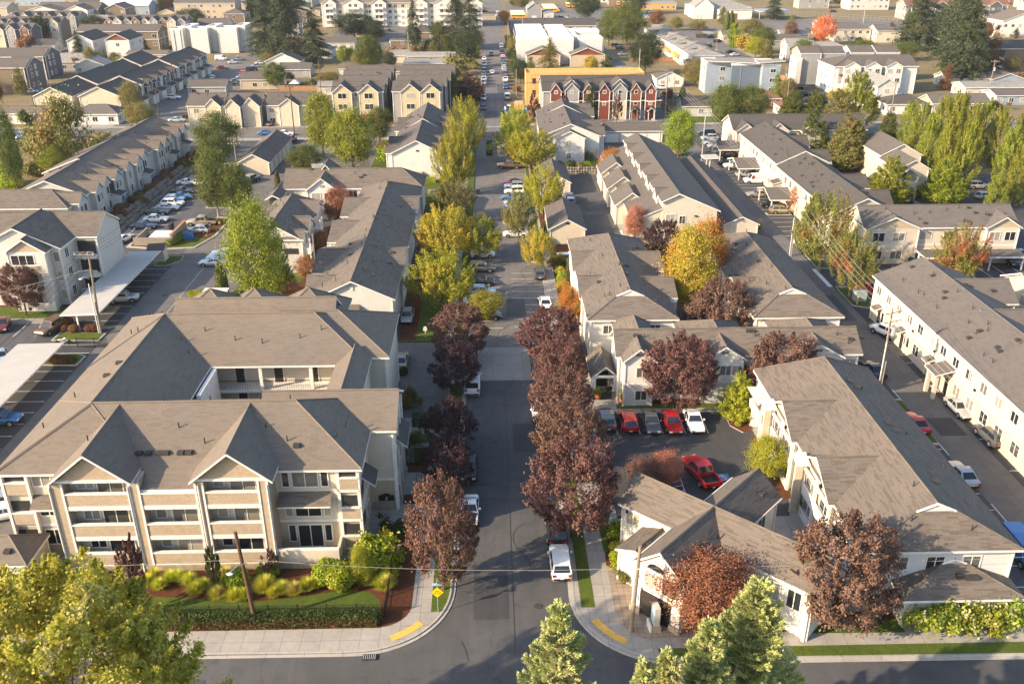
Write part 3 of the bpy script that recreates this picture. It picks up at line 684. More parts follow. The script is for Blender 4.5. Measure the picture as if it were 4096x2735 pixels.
for i in range(110):
 for u,w in (((-8.3+i*.15,2.52),None),((-8.3+i*.15,-2.52),None)):
  if abs(u[0])>2.5 and u[0]<8:lt.box(u[0]-.035,u[1]-.035,4.8,u[0]+.035,u[1]+.035,4.98,'trim')
for i in range(120):
 y=-10.5+i*.155
 if abs(y)>2.5 and y<8:
  for x in (-2.52,2.52):lt.box(x-.035,y-.035,4.8,x+.035,y+.035,4.98,'trim')
lt.build('eave_lights',b.root);b.done()
# left three storey block and stepped townhouse row
b=Bld('apartment_building','three storey pale apartment block with balconies beside the long white carport','apartment building',-75,134,'r_brown','w_pale')
b.gable(-98,-59.7,132.6,142,9,11.5,'x','gg',.3);b.gable(-75.6,-62.9,127.2,137,9,12.1,'y','gn',.4);b.gable(-70.4,-64.2,125.3,131,9,11.,'y','gn',.4,gw='w_shake');b.gable(-96,-80,126,137,9,12,'y','gn',.4)
for z in (.1,3.,6.):
 p=b.part('balcony',-69.8,-65.2,124.9,125.2,z,z+1.1,'w_shake' if z>5 else 'w_pale');q=MB();q.box(-2.4,-.2,z+1.1,2.4,.2,z+1.22,'trim');q.build('balcony_rail',p)
 b.box(-69.8,-65,125.2,125.68,z-.25,z,'trim','T');b.wins('S',(-67.9,),125.685,(z+1.5,),3.2,2.0);b.box(-65.2,-64.2,124.9,125.7,z,z+2.9,'w_pale','T')
 b.wins('E',(129.6,),-63.285,(z+1.6,),1.1,1.4);b.wins('S',(-63.9,),127.585,(z+1.6,),.8,1.4)
 p=b.part('balcony',-63.1,-60.1,131.2,132.5,z,z+.15,'trim');q=MB();q.box(-1.5,-.65,z+1.0,1.5,-.58,z+1.1,'trim')
 for i in range(16):q.box(-1.5+i*.2,-.64,z+.15,-1.44+i*.2,-.59,z+1.,'trim')
 q.build('railing',p);b.box(-63,-60.3,132.8,132.95,z+.3,z+2.3,'trim_d');b.wins('S',(-73,-86,-90),132.885,(z+1.6,),1.5,1.4)
b.done()
b=Bld('townhouse_row','stepped row of pale two storey townhouses above the rockery left of the parking lot','townhouse row',-82,195,'r_brown','w_pale')
b.gable(-98,-76,159.6,168.5,5.6,7.9,'x','gh',.45,wall='w_cream');b.gable(-90,-75.8,167.2,186,5.9,8.7,'y','gg',.4);b.gable(-91.4,-75.6,184,205,5.95,8.9,'y','gg',.4);b.gable(-90.6,-75.9,203,229,6.05,8.8,'y','gg',.4)
for y in (163.6,171.4,176.3,181,188.5,193.3,198,207,211.6,216,222,226.6):
 b.gable(-83,-75.1+.4*(int(y)%2),y-2.1,y+2.1,5.9,7.5,'x','ng',.3);b.wins('E',(y-.8,y+.8)if int(y)%2 else (y,),-75.37+.4*(int(y)%2),(1.6,4.4),.9,1.4)
for y in (178.6,195.8,213.8,224.4):b.shed([(-73.2,y-1.8,3.1),(-73.2,y+1.6,3.1),(-75.6,y+1.6,3.7),(-75.6,y-1.8,3.7)],'r_dark');b.box(-75.8,-73.5,y-1.6,y-1.3,0,3.1,'trim','T');b.box(-75.8,-75.3,y-1.3,y+1.3,3.6,5.3,'trim_d')
b.wins('S',(-95,-90.5,-85,-81),160.035,(4.4,),1.6,1.3);b.auto_vents(14,-89,-77,170,226,5);b.done()
b=Bld('garage','long beige garage with a brown gable roof and white lean-to left of the shaded lane','garage',-53.5,214,'r_brown','w_beige');b.gable(-57.3,-49.9,204.2,231,2.9,4.8,'y','gg',.35)
for i in range(5):b.door('E',207.5+i*4.6,-50.245,.02,2.5,2.1,'gdoor','garage_door')
b.done()
# right apartment rows
b=Bld('apartment_building','long two storey cream and tan apartment row at the right edge with entry hoods','apartment building',61,97,'r_grey','w_cream')
b.gable(54.3,67.6,62,119.7,6.4,9.1,'y','gg',.5,low=(3.2,'w_beige'));b.gable(60,69.5,108.5,115.6,6.4,8.6,'x','ng',.4);b.gable(60,72,96,106,6.4,8.8,'x','ng',.4)
b.wins('W',[117.6,114.2,110.8,107.4,104.2,101,97.8,94.6,91.4,88,84.8,81.5,78],54.785,(4.8,),1.3,1.15);b.wins('W',[115.6,111.4,107.2,104.4,101.2,98.2,93.2,90,86.8,83.6,80.2,77],54.785,(1.75,),1.5,1.35)
for y in (117.2,109.4,100.6):b.door('W',y-.9,54.775);b.shed([(53.6,y-1.6,2.7),(53.6,y-.1,2.7),(54.85,y-.1,3.1),(54.85,y-1.6,3.1)])
b.shed([(52.4,y:=94.2,3.3),(52.4,97,3.3),(54.9,97,4.0),(54.9,94.2,4.0)]);b.box(52.7,53.1,94.5,94.9,0,3.3,'w_cream','T');b.box(52.7,53.1,96.4,96.8,0,3.3,'w_cream','T');b.door('W',95.6,54.775)
for y in (105.8,99.6,89.4):b.part('wall_lamp',54.6,54.78,y,y+.3,3.7,3.95,'black');d=MB();d.tube([(0,0,0),(0,0,6.3)],.06,'trim',5);d.build('downpipe',b.root,loc=(54.72-61,y+1.6-97,0))
b.auto_vents(22,56,60,76,118,21);b.auto_vents(12,61,67,84,118,22);b.done()
b=Bld('apartment_building','beige two storey apartment block with two shallow front gables behind the red maple','apartment building',74,146,'r_grey','w_cream')
b.gable(61.6,87.8,141.9,150.6,6.2,8.8,'x','gg',.45,low=(3.1,'w_beige'));b.gable(61.8,71.2,141.3,147,6.2,8.2,'y','gn',.4,gw='w_tan',low=(3.1,'w_beige'));b.gable(81.8,87.9,141.2,147,6.2,8.1,'y','gn',.4,gw='w_tan',low=(3.1,'w_beige'))
b.wins('S',(64.2,67.6),141.685,(1.6,4.7),1.9,1.4);b.wins('S',(72.4,76.4,80.2),142.335,(1.6,4.7),1.9,1.4);b.wins('S',(83.6,86.2),141.585,(1.6,4.7),1.7,1.4);b.auto_vents(10,66,86,142.6,146,3);b.done()
b=Bld('apartment_building','long cream apartment row with dark roof behind the gabled carports','apartment building',65,180,'r_dark','w_cream')
b.gable(59.1,70.6,149.5,183.6,6.4,9.1,'y','gg',.45,low=(3.2,'w_beige'));b.gable(59.4,71,184.2,214.5,6.6,9.3,'y','gg',.45,low=(3.3,'w_beige'))
for y in (158,169,190,204):b.gable(64,72,y-3,y+3,6.3,8.2,'x','ng',.4)
b.wins('W',[152+i*3.2 for i in range(10)],59.535,(4.9,),1.3,1.2);b.wins('W',[186.5+i*2.7 for i in range(10)],59.835,(1.8,5.),1.3,1.2)
b.shed([(57.6,179.6,3.6),(57.6,182.4,3.6),(59.6,182.4,4.2),(59.6,179.6,4.2)]);b.box(57.8,59.5,179.8,180.2,0,3.6,'w_tan')
b.auto_vents(24,60.5,64,152,212,11);b.auto_vents(10,65,70,152,212,12);b.done()
b=Bld('apartment_building','dark roofed apartment block lying crosswise at the top of the right lane','apartment building',72,225,'r_dark','w_cream')
b.gable(59,92,219,231,6.3,9,'x','gg',.45,low=(3.2,'w_beige'))
for x in (62,70,78):b.gable(x-2.6,x+2.6,217.8,225,6.2,8.2,'y','gn',.35)
b.wins('S',(66,74,82,86),219.435,(1.7,4.8),1.4,1.2);b.done()
b=Bld('apartment_building','cream stepped apartment house with a balcony between the green cone trees','apartment building',89,195,'r_slate','w_cream')
b.gable(84.6,94,192.6,206,6.2,8.7,'y','gg',.4);b.gable(84.4,91.4,182.8,193,5.6,7.6,'y','gg',.4);b.gable(83,88,179.6,184,5.2,6.6,'y','gn',.3,nowall=True)
for x in (83.4,87.4):b.box(x,x+.35,179.9,180.3,0,5.3,'w_cream','T')
b.part('balcony',83.7,87.5,180.0,180.3,2.7,3.8,'w_beige');b.box(83.6,87.6,180.1,183,2.5,2.7,'trim','T');b.win('S',85.6,183.18,4.,1.8,1.8);b.done()
b=Bld('apartment_building','cream apartment corner with stacked balconies cut by the right edge','apartment building',80,114,'r_grey','w_beige')
b.gable(73,90,110.5,120,6.1,8.2,'x','gg',.45);b.gable(77,84,108.3,114,6.1,8,'y','gn',.4);b.wins('S',(79,82),108.685,(1.6,4.6),1.6,1.4);b.wins('W',(114,117),73.44,(1.6,4.6),1.3,1.3);b.part('balcony',74,77,109.9,110.2,2.9,4,'w_cream');b.done()
# carports
def carport(x0,x1,y0,y1,z,label,mat='metal',gable=False,ax='x',name='carport',posts=None):
 r=tag(empty(name,(x0+x1)/2,(y0+y1)/2),label,'carport','gabled carports along the right lane' if gable and ax=='x' else None)
 hx,hy=(x1-x0)/2,(y1-y0)/2;m=MB()
 if gable:
  if ax=='x':m.slab([[(-hx,-hy,z),(hx,-hy,z),(hx,0,z+1.3),(-hx,0,z+1.3)],[(-hx,0,z+1.3),(hx,0,z+1.3),(hx,hy,z),(-hx,hy,z)]],.22,mat,'trim','soffit')
  else:m.slab([[(-hx,-hy,z),(hx,-hy,z),(hx,hy,z+.15),(-hx,hy,z+.15)]],.3,mat,'trim','soffit')
 else:
  m.slab([[(-hx,-hy,z),(hx,-hy,z+.12),(hx,hy,z+.12),(-hx,hy,z)]],.2,mat,'trim','steel')
 m.build('roof',r)
 L=max(hx,hy)*2;n=posts or max(2,int(L/5.5)+1)
 for i in range(n):
  for sx in ((-1,1)if gable else (-.35,)):
   if hx>hy:p=(-hx+.4+(2*hx-.8)*i/(n-1),sx*(hy-.5))
   else:p=(sx*(hx-.5)if gable else-.2*hx,-hy+.4+(2*hy-.8)*i/(n-1))
   q=MB();q.box(-.1,-.1,0,.1,.1,z-.2,'trim');q.build('post',r,loc=(*p,0))
 return r
carport(-60.2,-54.9,117.4,144.2,2.6,'long ribbed white metal carport beside the three storey pale block')
carport(-61.5,-55.6,78,107.9,2.6,'ribbed white metal carport at the left edge, nearest the front street')
carport(-60.5,-56.6,197.5,206,2.5,'short white lean-to carport on the front of the long beige garage')
carport(49.6,53.2,206.5,210.5,2.5,'tiny white metal shelter at the end of the very long garage')
carport(54.8,60.2,171.2,180.6,2.7,'charcoal gabled carport over the silver cars next to the white van','r_grey',True)
carport(54.8,60.4,196.3,206,2.7,'charcoal gabled carport between the white van and the farthest carport','r_grey',True)
carport(54.8,60.4,214.4,223,2.7,'charcoal gabled carport farthest up the right lane','r_grey',True)
carport(70.5,87.5,137.4,143-2.2,2.6,'flat dark shingled carport behind the red maple','r_grey',True,'y')
carport(72.4,77.6,153.5,158.5,3.2,'small grey gabled carport behind the beige block, with ribbed slope','r_slate',True,'y')
carport(81,93,153.8,158.6,3.2,'wide grey carport behind the beige block under the poplars','r_slate',True,'y')
# middle and far buildings
def duplex(x0,x1,label,gc,side,right=False):
 b=Bld('townhouse_row',label,'townhouse row',(x0+x1)/2,278,'r_slate','w_grey')
 for i,(a,c)in enumerate(((263.8,274.6),(274.2,284.6),(284.2,294.6),(294.2,304))):
  b.gable(x0+(0 if i<1 else .3),x1+(i*.9 if right else 0),a,c,8.6,10.7+i*.12,'x','gg',.35,wall='w_grey' if i<1 else 'w_dgrey')
 for c in gc:
  b.gable(c-3,c+3,262.6,270,8.5,10.9,'y','gn',.35,wall='w_yellow');b.wins('S',(c,),262.935,(1.9,4.6,7.6),2.3,1.4)
  b.box(c-2.6,c+2.6,262.6,262.96,0,2.4,'w_red' if c==gc[-1]and not right else 'w_yellow','T')
 m=sum(gc)/len(gc);b.wins('S',(m,),264.135,(5,7.8),.8,1.2);b.auto_vents(16,x0+1,x1-1,265,300,int(x0))
 if right:b.wins('E',(270,279,289),x1-.3,(2,5,7.6),1.,1.3)
 b.done()
duplex(-45,-30,'grey three storey duplex block with two yellow gables, the left one',(-41.7,-34.2),1)
duplex(-27.8,-13.4,'grey three storey duplex block with two yellow gables next to the far street',(-22.4,-16.7),1,True)
H=house
def suburban(x0,x1,label,cgs,gar):
 H(x0,x1,259.6,270,5.7,8.4,'x','gg','w_beige','r_slate',label,2,far=True,cg=cgs,gar=gar,vents=6,faces='S',name='house')
suburban(-85,-74.4,'beige house with one front gable and a lean-to garage, leftmost of three',((-79.6,-74.9,258.4,265,5.7,7.9,'y','gn'),),(-82,))
suburban(-73.8,-63.8,'beige house with twin front gables and a double garage, middle of three',((-73.6,-69,256.5,264,5.8,8,'y','gn'),(-69.2,-64,258,264,5.7,8.2,'y','gn')),(-71.3,-67.2))
suburban(-63,-48.9,'wide beige house with a small gable over a two bay garage',((-59.2,-53.2,258.6,264,5.7,7.8,'y','gn'),),(-58,-54.6))
b=Bld('rowhouse_block','long dark roofed rowhouse block with seven pointed gables in red, grey and brown','rowhouse block',32,276,'r_dark','w_grey')
b.gable(15.2,48.4,266.6,288,7.9,10.8,'x','gg',.4,wall='w_grey')
for i,(c,m,big)in enumerate(((19.2,'w_red',0),(23.8,'w_grey',1),(28.6,'w_rust',0),(33.2,'w_red',0),(37.7,'w_grey',1),(42.3,'w_rust',0),(46.6,'w_red',0))):
 w=1.75 if not big else 2.2
 if big:b.gable(c-w-.3,c+w+.3,266.9,274,9.1,11.3,'y','gn',.3,wall='w_grey')
 b.gable(c-w,c+w,265.2,272,7.9+.3*big,10.3+.2*big,'y','gn',.25,wall=m,low=(5.2,'w_beige' if big else m));b.win('S',c,265.435,7.9,.9,.8);b.win('S',c,265.435,4.6,.9,.8)
 b.wins('S',(c+2.3,),266.985,(7.,),1.1,1.6);b.wins('S',(c+2.3,),266.985,(4.2,),1.6,1.7)
 b.shed([(c+1.3,265.4,5.5),(c+3.4,265.4,5.5),(c+3.4,267,6.1),(c+1.3,267,6.1)])
for x in (31.4,35.6,40,44.4):b.gdoor('S',x,266.99,2.6,2.2)
for x in (41.9,46.8):b.gable(x-1.1,x+1.1,263.6,267.2,2.7,3.7,'y','gn',.2,nowall=True);b.box(x-.9,x-.7,263.8,264,0,2.7,'trim','T');b.box(x+.7,x+.9,263.8,264,0,2.7,'trim','T')
b.done()
b=Bld('unfinished_building','bare plywood apartment building under construction behind the rowhouses','construction',30,297,'wood','wood',far=True)
b.flat(11.6,48.8,292,302,9.4,'wood',cap='wood',roof='wood')
for z in (3.4,7):b.box(13.6,14.6,291.9,292.05,z-.8,z+.8,'door')
for z in (4.7,):b.box(11.6,48.8,291.93,292,z,z+.15,'w_tan','T')
b.box(11.4,16,288.6,291.8,0,2.8,'wood');b.done()
S='r_lt'
H(-41,-31,385,396,3,4.6,'x','gg','w_beige',S,'tan bungalow with a pale grey roof behind the round olive tree',1)
H(-33.5,-13.5,383,390,3,4.2,'x','gg','w_grey',S,'long low bungalow with a pale grey roof and dark shrubs behind')
H(-33,-14,362,369,3,4,'x','gg','w_beige',S,'long narrow pale roofed bungalow with brown shrubs in front')
H(-40,-14.5,342,349,3,4.2,'x','gg','w_tan','r_slate','long low bungalow with a blue grey roof left of the far street')
H(-27,-19,326,334,3.2,5,'x','gg','w_white','r_red','small house with an orange brown roof behind the right duplex block')
H(-34,-22,317,325,3,4.6,'y','gg','w_white','r_lt','white gabled cottage behind the duplex blocks')
H(-46,-38,322,330,3,4.6,'x','gg','w_white','r_red','cottage with a rust coloured roof behind the left duplex block')
H(-57.5,-50,310,319,3,3.8,'x','gg','w_pale',S,'low pale flat cottage behind the wide beige house')
H(-86,-72,322,331,3.3,5.2,'x','gh','w_tan','r_slate','low house with a slate roof behind a wooden fence')
H(-100,-87,309,318,3,4.8,'x','gg','w_grey','r_slate','slate roofed cottage behind the leftmost beige house')
H(-87,-73,366,376,3.5,6.6,'y','gg','w_white','r_slate','white cottage with a steep front gable among bungalows')
H(-78,-66,348,357,3,4.8,'x','gg','w_grey','r_slate','grey shed roofed cottage in front of the steep white gable')
H(-60,-48,384,394,3.2,5.4,'y','gg','w_blue','r_lt','blue grey gabled cottage with a pale roof')
H(-56,-46,349,356,3,4.4,'x','gg','w_white','r_brown','white cottage with brown roof beside the big olive tree')
H(-74,-60,427,437,3.2,5.2,'x','gg','w_white','r_slate','white bungalow with slate roof below the dark firs')
H(-79,-66,400,412,3.2,5.6,'y','gg','w_white','r_grey','small white cottage with a tilted grey roof near the firs')
H(-68,-55,480,495,4,7,'x','gg','w_tan','r_dark','tan hall with dark roof in front of the white apartment block')
H(-38.8,-26,466,480,3.6,6.6,'x','dh','w_brown','r_dark','low brown building with a dark hip roof below the white apartment block')
H(-46,-30,440,446,2.6,3.2,'x','gg','w_brown','r_grey','long low shed behind a wooden fence by the far lot')
b=Bld('apartment_building','large four storey white and tan apartment block with balcony stacks at the back','apartment building',-50,540,'r_tan','w_white',far=True)
b.gable(-92,-3,530,552,12.4,16.2,'x','gg',.5,low=(9.4,'w_white'),wall='w_tan')
for c,w in ((-87,4),(-74,6),(-60,4.4),(-38,5),(-24,6.4),(-8,5)):
 b.gable(c-w,c+w,527.6,540,12.2,15.2,'y','gn',.4,wall='w_pale')
 for z in (.4,3.4,6.4,9.4):b.part('balcony',c-w*.6,c+w*.6,526.4,527.9,z,z+.9,'trim');b.wins('S',(c-w*.25,c+w*.25),527.97,(z+1.8,),1.5,1.6)
b.wins('S',(-81.5,-67,-65,-54,-51,-47,-44,-31,-16),530.48,(1.8,4.8,7.8,10.8),1.6,1.5);b.auto_vents(10,-88,-6,532,540,4);b.done()
for x0,x1,n,lab in ((-134.4,-122.6,4,'stepped tan townhouse row with dark roof planes, left of two'),(-121,-108.6,5,'stepped tan townhouse row with garages facing the side street, right of two')):
 b=Bld('townhouse_row',lab,'townhouse row',(x0+x1)/2,310,'r_dark','w_beige',far=True)
 for i in range(n):
  ya=274.6+i*(19 if n==4 else 17.6);yb=ya+(19.6 if n==4 else 18.2);k=.35*(i%2)+.2*i
  b.gable(x0+.2*i,x1+.25*i,ya,yb,6+k,8.7+k,'y','gg',.35,wall='w_beige' if i<2 else 'w_pale')
  if n==5:
   for q in (ya+5,ya+13):b.gable(x1-5,x1+1.2,q-2.4,q+2.4,5.6,7.6,'x','ng',.3,wall='w_dgrey');b.win('E',q,x1+.9,4.6,1.6,1.3);b.shed([(x1+3,q-3,2.9),(x1+3,q+3,2.9),(x1,q+3,3.7),(x1,q-3,3.7)]);b.door('E',q,x1+2.4,0,4,2.3,'gdoor','garage_door');b.box(x1-.2,x1+2.38,q-2.6,q+2.6,0,3)
 b.auto_vents(10,x0+1,x1-1,277,340,n);b.done()
H(-119,-105.5,262.8,271.5,3,5,'x','hh','w_pale','r_grey','low bungalow with hip roof and garage in front of the stepped tan rows',1,gar=(-110,))
H(-146,-121.5,264.5,272,3,4.6,'x','gg','w_white','r_brown','long white bungalow with brown roof behind the bare tree')
H(-103,-90,415,427,3.4,6.2,'y','gg','w_brown','r_dark','brown gabled house behind the round autumn tree')
for i,(x,y)in enumerate(((-138.8,418),(-130.2,418),(-119,420))):
 b=Bld('apartment_building',('narrow white box townhouse with two dark downpipes, left of three','white box townhouse between its two neighbours','white box townhouse beside the tall firs, right of three')[i],'townhouse',x+4,y+5,'r_white','w_white',far=True)
 w=(5.4,7.6,8.6)[i];b.flat(x,x+w,y,y+9,10.6,'w_batten');b.flat(x+w-1.5,x+w+2.8,y+4,y+16,11.2,'w_pale')
 b.wins('E',(y+6,y+9,y+12),x+w+2.82,(2,5.2,8.4),1.2,1.6)
 if i==0:b.box(x+1.6,x+1.75,y-.12,y-.02,0,10,'black','T');b.box(x+4.4,x+4.55,y-.12,y-.02,0,10,'black','T')
 b.done()
H(-176.6,-165.4,400,420,7.6,10.4,'y','gg','w_batten','r_dark','white board and batten house with a plain front gable',2,cg=(),spc=6,low=(4.2,'w_batten'))
H(-161.6,-151,402,420,7.6,10.2,'y','gg','w_batten','r_dark','white board and batten house with an orange gable band',2,gw='w_rust',spc=6)
b=Bld('townhouse_row','long grey townhouse row with a plain roof behind the white batten houses','townhouse row',-166,436,'r_slate','w_brown',far=True);b.gable(-184,-147.5,428,442,8.4,10.8,'x','gg',.4,low=(5,'w_brown'));b.wins('S',(-180,-163,-149.5),428.38,(3,6.4),1.8,1.5);b.wins('E',(432,437),-147.88,(3,6.4),2,1.6);b.done()
def dormers(x0,x1,y0,y1,ze,zr,n,label,wall='w_brown',roof='r_slate',w=2.1,dz=0):
 b=Bld('townhouse_row',label,'townhouse row',(x0+x1)/2,(y0+y1)/2,roof,wall,far=True);b.gable(x0,x1,y0,y1,ze,zr,'x','gg',.4)
 for i in range(n):
  c=x0+(x1-x0)*(i+.5)/n;d=.9*(i%2);b.gable(c-w,c+w,y0-.8-d,(y0+y1)/2,ze-.1+.4*(i%2),ze+1.9+.4*(i%2),'y','gn',.25,wall=('w_rust','w_beige','w_grey')[i%3])
  b.win('S',c,y0-.58-d,ze+.1,1.,1.);b.win('S',c,y0-.58-d,ze-2.8,1.4,1.3)
 b.wins('S',[x0+(x1-x0)*(i+1)/n for i in range(n-1)],y0+.38,(ze-1.6,ze-4.4),1.1,1.2)
 b.done()
dormers(-186,-147,468,481,8.8,11.4,9,'long row of small orange and grey dormers left of the dark firs')
dormers(-245,-205,462,474,8.8,11.4,8,'row of townhouses with orange dormers at the left edge')
dormers(-248,-208,438,449,8.4,10.8,7,'dark townhouse row with steep narrow gables at the left edge','w_dgrey')
dormers(-250,-214,505,518,8,10.4,6,'grey townhouse row in the haze with white trimmed dormers','w_grey')
def browntown(x0,x1,y0,y1,label):
 b=Bld('townhouse',label,'townhouse',(x0+x1)/2,(y0+y1)/2,'r_slate','w_brown',far=True);b.gable(x0,x1,y0,y1,8.2,10.6,'x','gg',.4,wall='w_brown');xm=(y0+y1)/2
 b.gable(x1-7,x1+.4,y0+1,y1+2,8.2,10.9,'x','ng',.3,wall='w_dgrey');b.wins('E',(xm-1.6,xm+1.8),x1+.12,(2,5.2,7.6),1.2,1.4);b.wins('S',(x0+4,x1-4),y0+.38,(2,5.2),1.1,1.4);b.gable(x0+1,x0+7,y0-2,y1-4,8,10.2,'y','gn',.3,wall='w_dgrey');b.done()
browntown(-184,-156,318,330,'dark brown three storey townhouses with white trim at the left edge, front block')
browntown(-190,-162,346,358,'dark brown three storey townhouses with white trim at the left edge, rear block')
H(-171,-155,368,379,3.4,6,'x','gg','w_grey','r_lt','pale roofed cottage right of the dark brown townhouses')
H(-158,-146,360,370,3.2,5.6,'y','gg','w_pale','r_lt','small cottage with a pale front gable near the brown townhouses')
H(-150,-133,392,401,3,4.2,'x','gg','w_tan','r_brown','long low brown roofed shed in front of the white batten houses')
H(-127,-119,362,374,4,6.6,'y','gg','w_tan','r_white','small hut with a bright white roof at the top of the stepped rows')
H(-262,-242,548,562,7.4,10,'y','gg','w_white','r_slate','white two storey gable house in the haze, left of two',2)
H(-241,-228,552,566,7.4,10,'y','gg','w_white','r_slate','white two storey gable house in the haze, right of two',2)
H(-262,-226,562,580,7,10.4,'x','gg','w_brown','r_slate','long dark roof behind the pair of white gable houses',2)
H(-224,-212,566,584,7,9.6,'y','gg','w_brown','r_slate','brown gable house right of the white pair in the haze',2)
H(-185,-149,570,586,9.6,13.4,'x','gg','w_tan','r_slate','long tan three storey apartment block behind the dark firs',3,name='apartment_building',cat='apartment building')
H(-146,-134,530,544,7,9.4,'y','hh','w_brown','r_slate','brown house with a pale hip roof right of the tan apartment block',2)
H(-146,-130,478,492,6,8.8,'x','gg','w_white','r_slate','pair of slate roofs behind the white box townhouses',2)
H(-244,-212,606,622,5.6,8.4,'x','gg','w_blue','r_white','white roofed warehouse with a blue wall in the haze',1,name='warehouse',cat='warehouse')
H(-330,-292,590,606,6,8.6,'x','gg','w_tan','r_lt','hazy tan warehouse at the top left corner',1,name='warehouse',cat='warehouse')
H(-200,-120,660,690,6,8,'x','gg','w_blue','r_lt','long pale warehouse on the hazy skyline left of centre',1,name='warehouse',cat='warehouse')
H(-330,-240,680,710,6,8,'x','gg','w_blue','r_lt','blue grey warehouse on the hazy skyline at far left',1,name='warehouse',cat='warehouse')
H(-110,-40,640,668,9,11,'x','gg','w_beige','r_white','bright white roofed store behind the big white apartment block',1,name='warehouse',cat='warehouse')
for x0,x1,y0,n,lab in ((11.4,24.4,382,6,'stack of white box townhouses with sawtooth parapets, left of three'),(24.9,34.2,380,6,'stack of white box townhouses with sawtooth parapets, middle of three')):
 b=Bld('townhouse_row',lab,'townhouse row',(x0+x1)/2,400,'r_white','w_white',far=True)
 for i in range(n):b.flat(x0+.25*i,x1-.15*i,y0+i*9,y0+i*9+9,10+.02*i,'w_batten',.6);b.shed([(x0+.4,y0+i*9+.5,9.6),(x1-.4,y0+i*9+.5,9.6),(x1-.4,y0+i*9+8.6,10.2),(x0+.4,y0+i*9+8.6,10.2)],'r_white')
 b.wins('W',[y0+5+9*i for i in range(n)],x0-.02,(2,5,8),1.4,1.4);b.done()
b=Bld('townhouse_row','white box townhouses in two offset blocks, right of three','townhouse row',42,396,'r_white','w_white',far=True)
b.flat(36.8,46.2,383,392,9.9,'w_batten',.6);b.flat(35.8,47.6,408,418,10,'w_batten',.6);b.flat(33.8,36.6,392.5,416,10,'w_pale',.6);b.done()
for x0,x1,y,lab in ((14.6,28.6,371.5,'low house with a red front gable, left of two'),(32,46.4,371.5,'low house with a red front gable, right of two')):
 H(x0,x1,y,y+9,4.6,7.4,'y','gg','w_tan','r_grey',lab,1,gw='w_red',spc=9)
H(46,53,340,350,2.8,3.6,'x','gg','w_beige','r_lt','small beige garage beside the dark round tree')
b=Bld('motel_building','long dark roofed tan two storey lodging block behind the white box townhouses','motel',36,485,'r_dark','w_tan',far=True);b.gable(17.2,53.8,474,492,5.6,8.4,'x','gg',.4);b.wins('S',[27,36,41,44.5,51],474.38,(1.8,4.4),1.8,1.3);b.auto_vents(12,19,52,476,482,5);b.done()
H(22.6,32,566,584,6,9.4,'y','gg','w_grey','r_lt','grey workshop with a large white door in the bus yard',1,gar=(27.2,),name='workshop',cat='workshop',spc=20)
H(32.4,39,566,582,4,4.6,'y','gg','w_pale','r_lt','small pale annex beside the bus yard workshop',1,name='workshop',cat='workshop')
b=Bld('townhouse_row','stepped pale row of hip roofed townhouses with balconies running towards the school','townhouse row',84,410,'r_lt','w_white',far=True)
for i in range(6):y=358+i*17;b.gable(77.2-.4*i,90.6-.8*i,y,y+17.6,5.8+.12*(i%2),8+.15*(i%2),'x','hh',.4,wall=('w_blue','w_cream','w_white')[i%3]);b.part('balcony',75.6-.4*i,77.4-.4*i,y+3,y+13,2.8,3.8,('trim','wood','wood','trim','trim','trim')[i]);b.wins('W',(y+5,y+11),77.58-.4*i,(1.8,4.6),1.5,1.4)
b.done()
H(75,86,352,360,3,4.8,'x','gh','w_beige','r_grey','low house with hip roof at the near end of the pale stepped row')
b=Bld('apartment_building','blue grey three storey block with flat white canted roofs','apartment building',83,312,'r_lt','w_blue',far=True)
b.flat(72.2,80.8,308.5,318,10.4,'w_blue',.3,'r_lt');b.flat(80,90,306,318,10,'w_dblue',.3,'r_lt');b.flat(89.5,95.4,303.6,316,10.2,'w_blue',.3,'r_lt')
b.shed([(71.6,307.6,10.7),(77.6,306.2,10.6),(77,312,10.8),(71.6,313,10.9)],'r_lt');b.shed([(88,302.6,10.6),(96.4,302.6,11.2),(96.4,309,11.2),(88,309,10.6)],'r_lt');b.shed([(76,307,10.6),(89,304,10.3),(89,316,10.5),(76,316,10.8)],'r_lt')
b.wins('S',(77.6,),308.48,(2,5,8),1.6,1.2);b.wins('S',(93,),303.58,(2,5,8),1.7,1.1);b.wins('W',(311,315),72.18,(2,5,8),.9,1.3)
for z in (4.4,8.6):b.box(83,83.12,305.9,306,.2,9,'w_blue','T')if z<5 else None
b.done()
H(58,68,322,332,3,5.2,'y','gg','w_white','r_slate','white gabled bungalow left of the blue grey block')
H(56.6,68.4,269,278,3,4.8,'x','gg','w_pale','r_dark','dark roofed bungalow beside the timber utility poles')
H(80,90,281,290,3,5,'x','hh','w_red','r_rust','rust roofed bungalow half hidden by the big green trees')
H(85.5,94,268.5,276,2.8,4.2,'x','hh','w_white','r_rust','small rust roofed house with a yellow door')
b=Bld('townhouse_row','white three storey townhouse row with shallow gables left of the giant firs','townhouse row',130,312,'r_slate','w_white',far=True)
b.gable(113.6,142,305.4,322,9,11.6,'x','hg',.5)
for c in (119.5,126.4,133.4):b.gable(c-2.9,c+2.9,304,312,9,10.6,'y','gn',.3,wall='w_batten');b.wins('S',(c-1.4,c+1.4),304.28,(4.6,7.6),1.4,1.3);b.gdoor('S',c,304.28,3.6,2.2)
for c in (116.2,123,130):b.box(c-.7,c+.7,304.8,305.8,6.2,6.5,'r_slate');b.box(c-.55,c+.55,305.7,305.86,3.6,8.4,'w_grey')
b.wins('W',(309,313,317),114.08,(2,5,7.6),.8,1.3);b.done()
b=Bld('townhouse_row','narrow grey slab townhouses with two small roofs beside the white row','townhouse row',115,330,'r_slate','w_grey',far=True)
